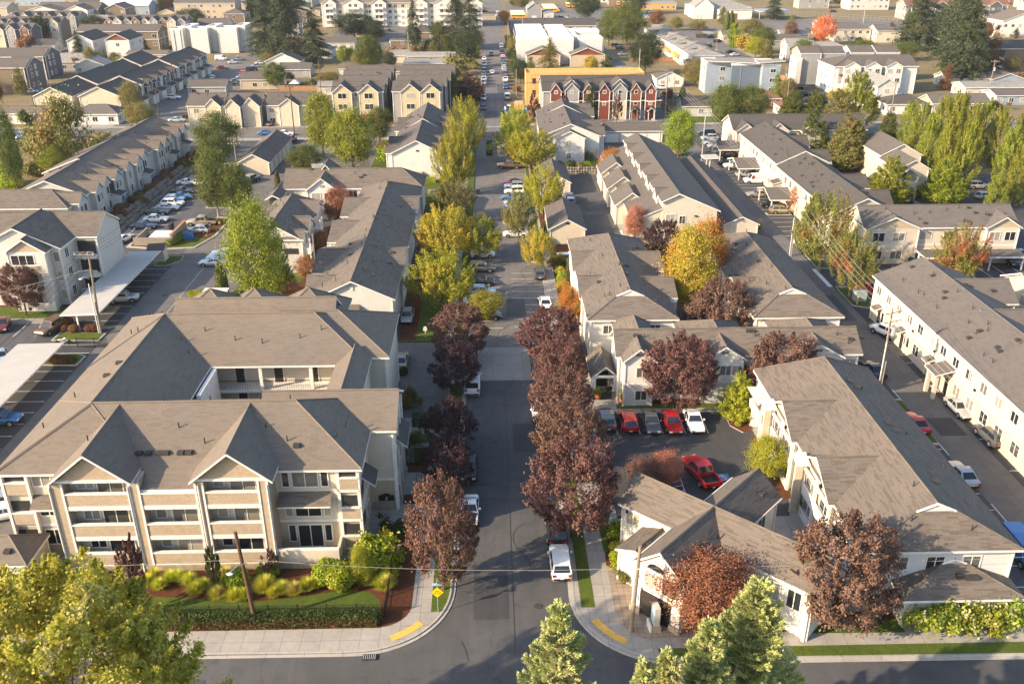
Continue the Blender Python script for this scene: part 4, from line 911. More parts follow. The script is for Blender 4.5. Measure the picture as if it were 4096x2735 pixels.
b.gable(108.8,116.4,326,336,10.6,12.4,'x','gg',.2,wall='w_grey');b.gable(116.2,125,326.5,336,10.4,12.2,'x','gg',.2,wall='w_grey');b.flat(107.6,109.4,325,333,9,'w_pale');b.wins('W',(328,331),107.58,(4,7),.8,1.4);b.done()
for x in (128,137.2):H(x,x+8.6,330,340,10.3,12.1,'x','gg','w_white','r_slate','small slate gable peeking over the white row, '+('nearer the grey slabs' if x<130 else 'nearer the giant firs'),2,ov=.2)
for x,y in ((122,384),(130,372)):H(x,x+13,y,y+9,6.6,8.6,'x','gh','w_pale','r_lt','pale hip roofed two storey house beyond the grey slabs, '+('rear' if y>380 else 'front')+' of two',2)
H(118,131,270.5,280,3,5,'x','hh','w_white','r_dark','dark hip roofed bungalow with a street lamp before it')
H(132,150,271,281,3,5,'x','gg','w_tan','r_grey','grey roofed bungalow half hidden by the poplar row')
H(120,127,284,302,6,8.4,'y','gg','w_pale','r_lt','pale two storey gable house in front of the white townhouse row',2)
H(155,184,298,308,3.2,4.4,'x','gg','w_beige','r_lt','long beige bungalow with a pale grey roof right of the giant firs')
H(157,172,316,326,3.2,5,'x','gg','w_pale','r_dark','dark roofed bungalow behind the long beige one')
H(172,184,314,324,3.2,5.2,'y','gg','w_blue','r_slate','blue gabled bungalow behind the long beige one')
H(158,186,284,294,3,4.2,'x','gg','w_blue','r_slate','long shaded grey roof above the poplars')
H(176,196,288,300,3,5,'y','gg','w_white','r_rust','brown roofed cottage at the right edge above the poplars')
b=Bld('apartment_building','grey two storey apartment block with white stairwell right of the giant firs','apartment building',198,366,'r_dark','w_brown',far=True)
b.gable(186,213,360,374,7.6,10,'x','gg',.4);b.box(196.4,200,360.2,360.36,.4,7,'trim_d');b.box(196.2,200.2,360.1,360.3,3.4,4.6,'w_white','T');b.box(196.2,200.2,360.1,360.3,.2,1.3,'w_white','T');b.gable(206,218,364,372,3.4,4.4,'x','gg',.3);b.done()
H(216,238,376,390,7,9.6,'y','gg','w_white','r_rust','white two storey house with a brown gable at the right edge',2)
H(206,226,392,402,3,4.4,'x','gg','w_tan','r_rust','low brown roofed bungalow beyond the dry field')
H(247,268,452,470,9,13,'y','gg','w_white','r_brown','tall white house with steep gable at the right edge',2)
H(128,148,428,440,3.2,5.4,'x','hh','w_grey','r_slate','slate hip roofed bungalow below the schoolyard')
H(166,184,452,464,5.6,8,'x','gh','w_cream','r_grey','cream house with grey roof right of the red maple',2)
H(184,196,446,458,5.4,7.6,'x','gh','w_cream','r_grey','cream house with hip roof beside the giant fir',2)
H(166,180,474,486,5.4,7.4,'x','gh','w_blue','r_slate','slate roofed house behind the red maple',2)
H(140,154,452,462,3.4,5,'x','gg','w_blue','r_lt','pale blue cottage beside the dark round plum',1)
H(112,126,452,462,3.2,4.8,'x','gg','w_wood' if 0 else 'w_tan','r_brown','tan cottage behind the yellow hedge')
b=Bld('townhouse_row','grey three storey townhouses with rust roofs at the top right','townhouse row',275,565,'r_rust','w_grey',far=True)
for x,n in ((244,2),(276,2)):
 b.gable(x,x+29,556,570,8,11,'x','gg',.4,low=(4,'w_grey'))
 for i in range(n):c=x+7+14*i;b.gable(c-4,c+4,554.4,562,7.8,10.4,'y','gn',.3,wall='w_dgrey');b.wins('S',(c-1.6,c+1.6),554.68,(2.2,5.6),1.5,1.5)
b.done()
H(288,316,548,560,3.4,5,'x','gg','w_brown','r_dark','low dark bungalow below the rust roofed townhouses')
H(300,318,590,602,4,4.8,'x','gg','w_blue','r_white','white roofed shed behind the rust townhouses')
H(236,262,622,640,8,11,'y','gg','w_pale','r_grey','pale townhouses on the skyline between tall trees',2)
b=Bld('school_building','white school hall with a steep entrance gable and hipped wings on the dry field','school',138,580,'r_lt','w_white',far=True)
b.gable(123,158,572,600,6,10,'x','hh',.4);b.gable(122,134,566,584,7,12,'y','gn',.4);b.gable(136,156,562,580,5.4,8.4,'x','hh',.4);b.box(143,147,562.2,562.42,0,3.4,'w_rust');b.done()
H(98,124,630,648,4,5,'x','gg','wood','r_lt','low school wing with orange doors and a pale roof',1,name='school_building',cat='school')
carport(160,180,562,580,4.4,'blue roofed play shelter on the schoolyard','w_blue',True,'y','play_shelter',3)
H(60,96,690,716,6,7.6,'x','gg','w_white','r_lt','long white warehouse on the skyline behind the bus yard',1,name='warehouse',cat='warehouse')
H(300,380,660,690,8,10,'x','gg','w_rust','r_rust','long rust coloured roofs on the skyline at the top right',2,name='warehouse',cat='warehouse')
# ground
def sheet(name,x0,x1,y0,y1,z,m,kind='structure'):
 b=MB();b.poly([(x0,y0,z),(x1,y0,z),(x1,y1,z),(x0,y1,z)],m);return struct(name,b,kind=kind)
def pad(name,pts,z,m,side=None,kind='structure'):
 b=MB();b.prism(pts,-.02,z,side or 'kerb',m);return struct(name,b,kind=kind)
def rect(x0,x1,y0,y1):return [(x0,y0),(x1,y0),(x1,y1),(x0,y1)]
def arc(cx,cy,r,a0,a1,n=10):return [(cx+r*math.cos(math.radians(a0+(a1-a0)*i/n)),cy+r*math.sin(math.radians(a0+(a1-a0)*i/n)))for i in range(n+1)]
sheet('ground',-1500,1500,-200,2200,-.03,'dry')
sheet('road',-400,400,20,54.7,0,'asphalt');sheet('road',-3.6,6.7,54.7,101.0,.0,'asphalt')
sheet('asphalt_yard',-110,110,54.7,243.8,-.012,'asphalt')
sheet('concrete_apron',-3.4,6.5,100.9,110.6,.006,'slab')
sheet('driveway',-3.4,8.2,110.6,243,.002,'asphalt_old')
sheet('road',-400,400,244,256.5,.001,'asphalt_old')
sheet('road',-3.2,7.1,256.5,520,.003,'asphalt_old');sheet('road',-3,9,520,900,.002,'asphalt_old')
sheet('sidewalk',-400,-3.4,257,260,.1,'slab');sheet('sidewalk',7.4,400,257,260,.1,'slab')
sheet('sidewalk',-400,-8,240,243.6,.1,'slab')
sheet('road',-106.5,-93.5,256.5,440,.004,'asphalt_old');sheet('parking_lot',-93.5,-84,300,372,.006,'asphalt_old');sheet('parking_lot',-114,-93,372,410,.007,'asphalt_old')
sheet('parking_lot',-80,-40,440,527,.004,'asphalt_old');sheet('parking_lot',-3.6,-60,500,527,.008,'asphalt_old')
sheet('road',47.4,54.6,256.5,520,.004,'asphalt_old');sheet('bus_yard',12,78,494,680,.005,'asphalt_old');sheet('parking_lot',54.6,74,470,560,.009,'asphalt_old')
sheet('road',98,112,256.5,500,.004,'asphalt_old');sheet('sidewalk',112,117,385,500,.05,'slab');sheet('road',70,400,500,513,.006,'asphalt_old')
sheet('schoolyard',150,235,500,560,.009,'asphalt_old');sheet('parking_lot',96,116,296,330,.01,'asphalt_new');sheet('parking_lot',46,80,292,305,.01,'asphalt_new')
sheet('sports_field',110,260,590,760,-.01,'dry')
sheet('parking_lot',-260,-190,380,430,.0,'asphalt_old');sheet('road',-200,-186,256,500,.002,'asphalt_old');sheet('road',205,360,500,512,.01,'asphalt_old')
sheet('driveway',-53.6,-40.2,58,203,.004,'lane');sheet('parking_lot',-63,-53.6,58,215,.003,'asphalt_new');sheet('parking_lot',-68,-53.6,150,215,.006,'asphalt')
sheet('driveway',-49.8,-41,203,243,.005,'asphalt_old');sheet('driveway',-41,-25,183,243,.003,'asphalt_old')
def joint(x,y0,y1):
 b=MB();b.poly([(x-.06,y0,.0085),(x+.06,y0,.0085),(x+.06,y1,.0085),(x-.06,y1,.0085)],'kerb');return struct('drain_channel',b)
joint(-47.9,100,150)
sheet('driveway',48.9,53.75,52,243,.003,'lane');sheet('parking_lot',53.75,57.4,52,141,.001,'asphalt_new');sheet('parking_lot',53.75,60.4,141,243,.0015,'asphalt_new');sheet('parking_lot',60.4,100,119.7,141.4,.002,'asphalt_new')
sheet('driveway',17.2,24,139,200,.005,'asphalt');sheet('parking_lot',93,118,140,200,.002,'asphalt_new')
sw=[(-120,54.9),(-12,54.5)]+arc(-11.2,61.7,7.2,-90,0,14)+[(-3.75,64),(-3.6,101),(-9,101),(-9,100.6),(-120,100.6)]
sw=[(-120,54.9),(-44,54.75),(-12,54.45)]+arc(-11.0,61.8,7.3,-88,-3,14)+[(-3.6,66),(-3.55,101),(-39,101),(-39,68),(-45.5,60),(-120,60)]
pad('sidewalk',sw,.13,'concrete')
pad('kerb',[(-120,54.6),(-12,54.18)]+arc(-11.0,61.8,7.6,-88,-3,14)+[(-3.25,66),(-3.2,101),(-3.55,101),(-3.6,66)]+arc(-11.0,61.8,7.3,-3,-88,14)+[(-12,54.45),(-120,54.9)],.05,'kerb')
pad('kerb',[(-120,54.9),(-44,54.75),(-12,54.45)]+arc(-11.0,61.8,7.3,-88,-3,14)+[(-3.6,66),(-3.55,101),(-3.72,101),(-3.77,66)]+arc(-11.0,61.8,7.13,-3,-88,14)+[(-12,54.62),(-44,54.92),(-120,55.07)],.15,'kerb')
def top(name,pts,z,m,kind='structure'):
 b=MB();b.poly([(p[0],p[1],z)for p in pts],m);return struct(name,b,kind=kind)
top('mulch_bed',[(-120,57.2),(-9.2,57.15)]+arc(-9.6,59.8,2.6,-85,0,8)+[(-6.95,68),(-8.6,68),(-8.8,66),(-39.2,66),(-39.2,57.6)],.138,'mulch')
top('lawn',[(-60,58.6),(-9.3,58.35),(-9.7,60.4),(-10.7,61.5),(-12.6,61.9),(-16.5,61.1),(-19.6,60.6),(-23,60.9),(-30,61.5),(-36,61.3),(-40,61.1),(-60,61)],.144,'lawn')
top('lawn',[(-5.35,58.9),(-4.2,59.0),(-3.85,62),(-3.75,66),(-3.72,100),(-5.3,100)],.142,'lawn')
top('lawn',rect(-8.5,-6.5,82,98),.143,'lawn');top('mulch_bed',rect(-9,-6.9,68,82),.141,'mulch');top('path',rect(-9.2,-6.9,70,74.4),.146,'slab');top('path',rect(-9.2,-6.9,84.8,86),.147,'slab');top('path',rect(-9.2,-5.4,87.8,89),.147,'slab');top('path',rect(-9.2,-7.1,76,80),.147,'slab')
top('driveway',rect(-12.8,-5.4,91.5,112),.02+.13,'lane');pad('driveway',rect(-13,-5.2,100.9,112.3),.1,'lane')
b=MB()
for t0 in range(6):pass
ta=arc(-11.0,61.8,6.75,-66,-40,8);tb=arc(-11.0,61.8,6.1,-40,-66,8);b.poly([(p[0],p[1],.15)for p in ta+tb],'tact');struct('tactile_paving',b)
pad('lawn',rect(-5,-3.5,112.4,236),.12,'lawn');top('path',rect(-6.6,-5,112.4,240),.11,'concrete');top('lawn',rect(-12.9,-6.6,112.5,196),.1,'lawn');top('mulch_bed',rect(-12.9,-10.5,113,172),.106,'mulch')
top('lawn',rect(-39.8,-24.8,104.5,139.8),.05,'lawn');top('mulch_bed',rect(-30.4,-26.6,113,170),.054,'mulch');top('lawn',rect(-29,-10,180,197),.05,'lawn');top('lawn',rect(-28,-22,197,243),.05,'lawn')
se=[(12,52.95),(120,52.4),(120,56.9),(48.6,57.0),(48.6,58),(43,58),(43,84),(29,84),(29,71.5),(12,71.5),(12,101),(6.75,101),(6.7,66)]+arc(14.2,60.6,7.65,180,262,14)
pad('sidewalk',se,.13,'concrete')
pad('kerb',[(13,52.65),(120,52.1),(120,52.4),(13,52.9)]+arc(14.2,60.6,7.65,262,180,14)+[(6.7,66),(6.75,101),(6.45,101),(6.4,66)]+arc(14.2,60.6,7.95,180,262,14),.05,'kerb')
pad('kerb',[(13,52.93),(120,52.4),(120,52.56),(13,53.09)]+arc(14.2,60.6,7.48,262,180,14)+[(6.87,66),(6.92,101),(6.75,101),(6.7,66)]+arc(14.2,60.6,7.65,180,262,14),.15,'kerb')
top('lawn',rect(7.2,8.35,59.1,97),.142,'lawn');top('lawn',[(12.7,53.25),(45,53.0),(120,52.65),(120,54.0),(45,54.2),(12.8,54.25)],.142,'lawn')
top('lawn',[(25.5,55.6),(33,55.5),(33,57),(25.5,57.1)],.143,'lawn');top('mulch_bed',[(17,56.0),(25.5,55.8),(33,57.0),(44,55.6),(44,58),(33,61.5),(24,61),(19,59)],.139,'mulch')
top('plaza',[(9.95,58.8)]+arc(13.2,58.2,3.1,185,255,8)+[(13,55.45),(16.6,55.4),(18.6,56.6),(15.6,60),(12.4,61.6),(10,64.5)],.145,'paver')
top('mulch_bed',[(9.9,64.5),(12.2,61.8),(12,70),(10.6,70.6),(10.2,69)],.14,'mulch');top('lawn',[(9.9,66.5),(10.3,66.5),(10.6,70),(11.2,72),(9.9,74)],.146,'lawn')
b=MB();ta=arc(14.2,60.6,7.1,206,236,8);tb=arc(14.2,60.6,6.4,236,206,8);b.poly([(p[0],p[1],.15)for p in ta+tb],'tact');struct('tactile_paving',b)
sheet('parking_lot',11.8,29.2,71.4,91.9,.137,'asphalt_new');top('path',[(11.8,91.9),(29,91.9),(29.2,88),(29.4,58),(31.2,58),(31.2,95.2),(11.8,95.2)],.15,'slab')
top('lawn',rect(14.6,27.2,92.9,93.9),.158,'lawn');top('mulch_bed',rect(15,31,93.9,96),.157,'mulch');pad('mulch_bed',[(26.9,91.8),(28.9,91.8),(29.3,87.8),(28,87),(26.9,88.6)],.24,'mulch');top('mulch_bed',rect(28.6,31,74.2,86),.16,'mulch');top('path',[(27,66),(29.2,74),(31,74),(31,60),(27,60)],.17,'slab')
top('path',rect(28.9,31.2,78.5,84),.172,'slab')
b=MB()
def pline(x0,x1,y0,y1,z=.145,m='line'):b.poly([(x0,y0,z),(x1,y0,z),(x1,y1,z),(x0,y1,z)],m)
for x in (13.9,16.45,19.0,21.55,24.1):pline(x-.05,x+.05,87.1,91.7)
for x in (17.4,19.2,23.4,26):pline(x-.05,x+.05,73.3,78.2)
for i in range(5):y=73.6+i*.9;b.poly([(17.45,y,.146),(19.15,y+.5,.146),(19.15,y+.62,.146),(17.45,y+.12,.146)],'line')
b.poly([(23.0,77.6,.146),(24.3,77.6,.146),(24.3,78.9,.146),(23.0,78.9,.146)],'bline')
for k in range(16):
 a0,a1=2*PI*k/20+.6,2*PI*(k+1)/20+.6;q=lambda r,a:(23.6+r*math.cos(a),78.15+r*math.sin(a),.152);b.poly([q(.36,a0),q(.36,a1),q(.47,a1),q(.47,a0)],'line')
b.poly([(23.5,78.15,.153),(23.62,78.15,.153),(23.62,78.75,.153),(23.5,78.75,.153)],'line');b.poly([(23.62,78.2,.1535),(24.0,78.0,.1535),(24.05,78.1,.1535),(23.62,78.35,.1535)],'line')
struct('parking_lines',b)
pad('kerb',rect(8.2,8.4,111,243),.13,'kerb');top('path',rect(8.4,10.2,101,212),.125,'concrete');top('lawn',rect(8.2,8.9,141,236),.14,'lawn');top('mulch_bed',rect(10.2,12,101,141),.127,'mulch');top('mulch_bed',rect(10.1,17.1,141,153),.05,'mulch');sheet('driveway',8,17.2,139.5,147.5,.056,'asphalt_old');top('mulch_bed',rect(9.4,10.4,153,212),.13,'mulch')
for x,y,r in ((8.0,145.3,1.5),(4.9,167,2.6),(.9,106,0)):
 if r:pad('kerb',arc(x,y,r,0,350,20),.14,'kerb');top('mulch_bed',arc(x,y,r-.2,0,350,20),.146,'mulch')
top('path',rect(24,25.6,139,203),.02,'concrete');top('lawn',rect(25.6,27.6,150,203),.022,'lawn');top('path',rect(8.4,30,203.2,205),.02,'slab')
top('mulch_bed',rect(24,41,139,153),.02,'mulch');top('lawn',rect(24,33,140,152),.026,'lawn')
def lines(name,rows):
 global b
 b=MB()
 for r in rows:pline(*r)
 struct(name,b)
lines('parking_lines',[(-3.3,1.6,y-.05,y+.05,.012)for y in np.arange(117,150,2.6)]+[(3.2,8.1,y-.05,y+.05,.012)for y in np.arange(112,140,2.7)]+[(3.2,8.1,y-.05,y+.05,.012)for y in np.arange(172,204,2.6)]+[(-60.5,-53.8,y-.05,y+.05,.012)for y in np.arange(78,150,2.7)]+[(-66.5,-61.4,y-.05,y+.05,.012)for y in np.arange(159,196,2.7)]+[(-69.6,-69.5,116,122,.012),(-66.6,-66.5,116,122,.012),(-63.6,-63.5,116,122,.012)]
  +[(53.9,57.2,y-.05,y+.05,.012)for y in np.arange(66,122,6.4)]+[(54.0,59.4,y-.05,y+.05,.012)for y in np.arange(146,240,2.75)]+[(x-.05,x+.05,133,140.6,.012)for x in np.arange(64,96,2.8)]+[(48.95,49.05,y,y+3,.012)for y in np.arange(70,100,6)]+[(43.6,48.8,y-.05,y+.05,.012)for y in np.arange(58,90,2.8)])
lines('parking_lines',[(54.1+.35*i,54.25+.35*i,96.4,97.8,.013)for i in range(8)]+[(54.1,57,97.8,97.92,.0135),(54.1,57,96.3,96.4,.0135)]+[(53.0,53.7,131.5,139.6,.013)])
lines('road_lines',[(-3,7,256.2,256.5,.012)]+[(-44+0*i,-43.8,104+i,104.6+i,.012)for i in range(0)])
for i,(x0,x1,y0,y1)in enumerate(((-1.8,1.1,58,63.5),(2.2,5.2,84,90),(-30,-22,49,52),(18,30,47.6,50.2),(-2,1.4,150,160),(2.2,5,121,128),(-52,-49.5,108,116),(49.6,52.6,118,128),(50,53,86,90),(14,19,80.5,84),(-62,-56,168,174),(-1.5,2.5,268,280),(2.8,6,310,330))):sheet('asphalt_patch',x0,x1,y0,y1,.0165+.0004*i+(.13 if y0==80.5 else 0),'asphalt_new' if y0<102 else 'asphalt')
b=MB()
for k in range(16):
 x,y=RND.uniform(-3,6),RND.uniform(46,100)if k%2 else RND.uniform(112,235);a=RND.choice((0,PI/2))+RND.uniform(-.2,.2)
 for j in range(7):
  x2,y2=x+math.cos(a)*1.1,y+math.sin(a)*1.1;n=(-math.sin(a)*.035,math.cos(a)*.035)
  if-3.2<x2<6.3:b.poly([(x-n[0],y-n[1],.024),(x2-n[0],y2-n[1],.024),(x2+n[0],y2+n[1],.024),(x+n[0],y+n[1],.024)],'asphalt_new')
  x,y=x2,y2;a+=RND.uniform(-.5,.5)
b.poly([(1.48,54,.026),(1.54,54,.026),(1.54,100.8,.026),(1.48,100.8,.026)],'asphalt_new');b.poly([(-300,48.3,.026),(300,48.3,.026),(300,48.4,.026),(-300,48.4,.026)],'asphalt_new')
struct('crack_sealing',b)
for x,y,l in ((3.6,59.5,'near the front junction'),(.2,86,'in the shaded street'),(2,134,'on the entry drive'),(51,112,'on the right lane'),(-50.5,131,'on the shaded lane at left'),(1.8,297,'on the far street')):
 b=MB();b.prism([(.36*math.cos(2*PI*k/14),.36*math.sin(2*PI*k/14))for k in range(14)],0,.012,'vent');tag(b.build('manhole_cover',loc=(x,y,.024)),'round dark manhole cover '+l,'manhole cover')
for pts,m in (([(-60.6,114.4),(-54,114.2),(-53.9,116.6),(-60.5,117.2)],'lawn'),([(-62,106.9),(-53.9,106.5),(-53.8,109.3),(-55,110),(-62,109.6)],'lawn'),([(-56.4,144),(-54.4,144),(-52.6,146.5),(-52.9,149),(-56.4,149.2)],'lawn'),([(-64.6,154),(-58,152.4),(-52.3,153.2),(-50.4,160),(-50.2,171),(-53.4,172),(-53.4,165.5),(-58.4,165),(-64.6,156.6)],'mulch'),([(-57.4,178),(-50.2,177.8),(-49.9,186),(-55.8,186.6)],'lawn'),
    ([(53.9,139.7),(56.2,139.5),(56.4,148),(54.2,149)],'lawn'),([(53.9,123.5),(57.0,122),(57.2,131),(54,131.4)],'lawn'),([(54.2,169.8),(59,169.8),(59,171.2),(54.2,171.4)],'lawn'),([(48.2,84),(48.9,84),(48.9,94.5),(48.2,94.5)],'lawn')):
 pad('kerb',pts,.14,'kerb');cx=sum(p[0]for p in pts)/len(pts);cy=sum(p[1]for p in pts)/len(pts);top('planting_island',[(cx+(p[0]-cx)*.93,cy+(p[1]-cy)*.93)for p in pts],.146,m)
top('lawn',rect(-60,-53,153.4,162),.151,'lawn')if 0 else top('lawn',[(-57.8,153.2),(-52.6,153.7),(-51.2,158.6),(-57.4,158.6)],.152,'lawn')
top('mulch_bed',rect(-98,-60.6,122.6,132),.03,'mulch');top('lawn',rect(-98,-62.5,122.4,126.8),.036,'lawn');top('path',rect(-98,-62.6,120.4,122.4),.034,'slab')
top('path',rect(-68.2,-66.6,156,205),.06,'slab');
top('lawn',rect(-120,-92,160,232),-.004,'dry');top('lawn',rect(-110,-94,172,196),.0,'lawn')
b=MB()
for i in range(70):
 y=156+i*.75;
 for k in range(3):
  x=-69-k*.9+RND.uniform(-.3,.3);r=RND.uniform(.4,.8);z=.25+k*.5
  rings=[[(x+r*f*math.cos(a)*RND.uniform(.8,1.15),y+r*f*math.sin(a)*RND.uniform(.8,1.15),z+h*r)for a in [2*PI*q/7 for q in range(7)]]for f,h in ((.8,-.8),(1,0),(.55,.6))]
  b.grid(rings,'rock')
struct('rockery',b)
b=MB()
for i in range(60):
 x=17.2+(i%20)*.62;k=i//20;r=RND.uniform(.36,.55);y=203+k*.25;z=.2+k*.55
 rings=[[(x+r*f*math.cos(a)*RND.uniform(.85,1.15),y+r*f*math.sin(a)*RND.uniform(.8,1.1),z+h*r)for a in [2*PI*q/7 for q in range(7)]]for f,h in ((.8,-.8),(1,0),(.55,.6))]
 b.grid(rings,'rock')
tag(b.build('boulder_wall'),'low stacked boulder wall at the end of the asphalt alley','boulder wall')
b=MB();
for k in range(26):
 x=-10+.35*k if 0 else-13+k*.42;r=RND.uniform(.3,.5)
 for j in (0,1):
  rings=[[(x+r*f*math.cos(a)*RND.uniform(.85,1.15),187+r*f*math.sin(a),.25+j*.55+h*r)for a in [2*PI*q/7 for q in range(7)]]for f,h in ((.8,-.8),(1,0),(.55,.6))];b.grid(rings,'rock')
tag(b.build('boulder_wall'),'grey boulder retaining wall in front of the cream gable ended block','boulder wall')
for a in ((-92,-64,262,266),):sheet('driveway',a[0],a[1]+16,256.5,264.5,.02,'slab')
sheet('driveway',28,48.6,257,267,.03,'slab');top('lawn',rect(54,96,260,269),.02,'lawn');sheet('driveway',-120,-106.6,256.5,268,.02,'slab');sheet('driveway',-108.4,-106.5,276,360,.02,'slab')
top('mulch_bed',rect(92,118,240,243.5),.03,'lawn')
# trees
def env(kind,t):
 if kind=='round':return math.sin(PI*min(1,max(0,.06+.9*t)))**.62
 if kind=='plum':return (math.sin(PI*(.08+.86*t**.85)))**.6
 if kind=='oval':return math.sin(PI*(.1+.86*t**.8))**.8
 if kind=='cone':return (1-t)**.75*min(1,.55+t*3)
 if kind=='column':return min(1,.5+t*2.)*(1-t**2.6)**.6
 if kind=='fir':return (1-t)**.85*min(1,.7+2*t)
 return 1
def leafcloud(kind,seed,n,size,h=1.,r=.5,clumps=90,sig=.09,shoots=0,z0=.2,up=.3,inner=.25,aspect=.6,irr=.2,droop=0.):
 g=np.random.default_rng(seed);C_=[];D=[]
 ph=g.uniform(0,6.28,6)
 while len(C_)<clumps:
  t=g.uniform(0,1)**(.85 if kind in ('round','plum')else 1.25 if kind in ('cone','fir')else 1.);a=g.uniform(0,2*PI)
  e=env(kind,t)
  if kind not in ('column',)and g.uniform()>e+.12:continue
  lump=1+irr*(math.sin(2*a+ph[0]+3*t)*.5+math.sin(3*a+ph[1]-5*t)*.4+g.normal()*.35)
  rad=e*lump*(1-inner*g.uniform()**1.6 if g.uniform()>.18 else g.uniform(.2,.8))
  z=z0+(1-z0)*t
  C_.append((rad*r*math.cos(a),rad*r*math.sin(a),z*h));D.append((math.cos(a),math.sin(a),up+(t-.35)*1.1))
 C_=np.array(C_);D=np.array(D);D/=np.linalg.norm(D,axis=1)[:,None]
 k=g.integers(0,clumps,n);c=C_[k];d=D[k]
 s=sig*(1+.5*g.normal(size=(clumps,)))[k][:,None]
 off=g.normal(size=(n,3))*s*np.array([1,1,.75])
 if shoots:
  L=g.uniform(0,1,(n,1));lean=d*.55+np.array([0,0,shoots]);off=g.normal(size=(n,3))*s*.5*(1.15-L)+lean*L*sig*3.2
 if droop:
  L=g.uniform(-1,1,(n,1));dd=d.copy();dd[:,2]=-droop;off=g.normal(size=(n,3))*s*np.array([.5,.5,.22])+dd*L*sig*1.7
 p=c+off
 nrm=d*.55+g.normal(size=(n,3))*.6+np.array([0,0,.35]);nrm/=np.linalg.norm(nrm,axis=1)[:,None]
 q=g.normal(size=(n,3));u=np.cross(nrm,q);u/=np.linalg.norm(u,axis=1)[:,None];w=np.cross(nrm,u)
 sz=size*g.uniform(.55,1.25,(n,1))
 v=np.stack([p-u*sz*.5,p+w*sz*aspect*.5+nrm*sz*.12,p+u*sz*.5,p-w*sz*aspect*.5+nrm*sz*.12],1).reshape(-1,3)
 return v,C_
def leafmesh(name,v,mat):
 n=len(v)//4;me=bpy.data.meshes.new(name);me.vertices.add(len(v));me.vertices.foreach_set('co',v.astype(np.float32).ravel())
 me.loops.add(4*n);me.loops.foreach_set('vertex_index',np.arange(4*n,dtype=np.int32));me.polygons.add(n)
 me.polygons.foreach_set('loop_start',np.arange(0,4*n,4,dtype=np.int32));me.polygons.foreach_set('loop_total',np.full(n,4,np.int32))
 me.materials.append(mat);me.update(calc_edges=True);return me
LM=dict(
 plum=leafmat('plum_leaves',(.1,.05,.04),(.27,.145,.112),trans=.25,vary=.1),plumd=leafmat('dark_shaded_plum_leaves',(.05,.026,.03),(.1,.048,.05),trans=.15),  # darker plum copy puts the shade on the left kerb trees into leaf colour
 copper=leafmat('copper_leaves',(.2,.075,.035),(.4,.19,.1),trans=.3),salmon=leafmat('salmon_leaves',(.38,.15,.09),(.55,.27,.16),trans=.3),
 lime=leafmat('lime_leaves',(.2,.22,.018),(.47,.44,.04),(.56,.36,.05),.3,.6,.78),gold=leafmat('gold_leaves',(.3,.26,.03),(.52,.4,.05),(.55,.28,.05),.3,.5,.68),
 green=leafmat('green_leaves',(.11,.15,.016),(.33,.35,.03),(.36,.28,.05),.25,.6,.75),mid=leafmat('mid_green_leaves',(.06,.085,.02),(.17,.19,.035),(.28,.18,.05),.25,.62,.78),
 dark=leafmat('dark_green_leaves',(.03,.046,.02),(.08,.1,.036)),fir=leafmat('fir_needles',(.03,.044,.022),(.085,.1,.045),(.13,.09,.05),.2,.66,.8,.12),spruce=leafmat('spruce_needles',(.28,.34,.11),(.62,.65,.26),(.68,.64,.34),.5,.5,.75,.25),
 poplar=leafmat('poplar_leaves',(.14,.17,.02),(.37,.37,.05),None),mix=leafmat('red_tinged_leaves',(.12,.14,.03),(.3,.27,.06),(.5,.13,.06),.28,.56,.7),red=leafmat('red_leaves',(.3,.07,.035),(.5,.2,.08),(.26,.25,.05),.3,.44,.58),
 orange=leafmat('orange_leaves',(.36,.12,.03),(.55,.24,.05),(.34,.27,.04),.3,.52,.66),flame=leafmat('flame_leaves',(.6,.12,.05),(.8,.25,.12)),olive=leafmat('olive_leaves',(.13,.13,.035),(.28,.24,.07),(.34,.2,.08),.25,.54,.72),
 rust=leafmat('rust_shrub_leaves',(.16,.075,.035),(.28,.14,.06)),shrub=leafmat('shrub_leaves',(.16,.22,.015),(.42,.46,.025)),bloom=leafmat('hydrangea_leaves',(.13,.18,.018),(.38,.4,.04),(.8,.74,.5),2.6,.58,.66),hedge=leafmat('hedge_leaves',(.03,.05,.012),(.085,.11,.022)),
 blade=leafmat('grass_blades',(.42,.47,.04),(.72,.7,.09),(.65,.5,.22),.6,.55,.7,.3),fg=leafmat('sycamore_leaves',(.32,.35,.035),(.7,.66,.12),(.75,.7,.24),.4,.55,.75,.45))
KIND=dict(
 plum=('plum',34000,.215,210,.15,dict(shoots=.12,irr=.2,z0=.2)),round=('round',28000,.24,150,.16,dict(irr=.25,z0=.2)),maple=('oval',30000,.23,150,.19,dict(shoots=.75,irr=.3,z0=.22)),
 cone=('cone',34000,.25,240,.2,dict(z0=.08,irr=.2,shoots=.25)),column=('column',26000,.25,150,.2,dict(z0=.04,irr=.25,shoots=1.2)),fir=('fir',24000,.42,190,.16,dict(z0=.08,irr=.3,droop=.45,inner=.5,aspect=.4)),
 ragged=('oval',9000,.45,46,.2,dict(irr=.6,inner=.5,z0=.2)),thin=('oval',3500,.34,50,.16,dict(irr=.4,shoots=.8,z0=.2)))
CR={}
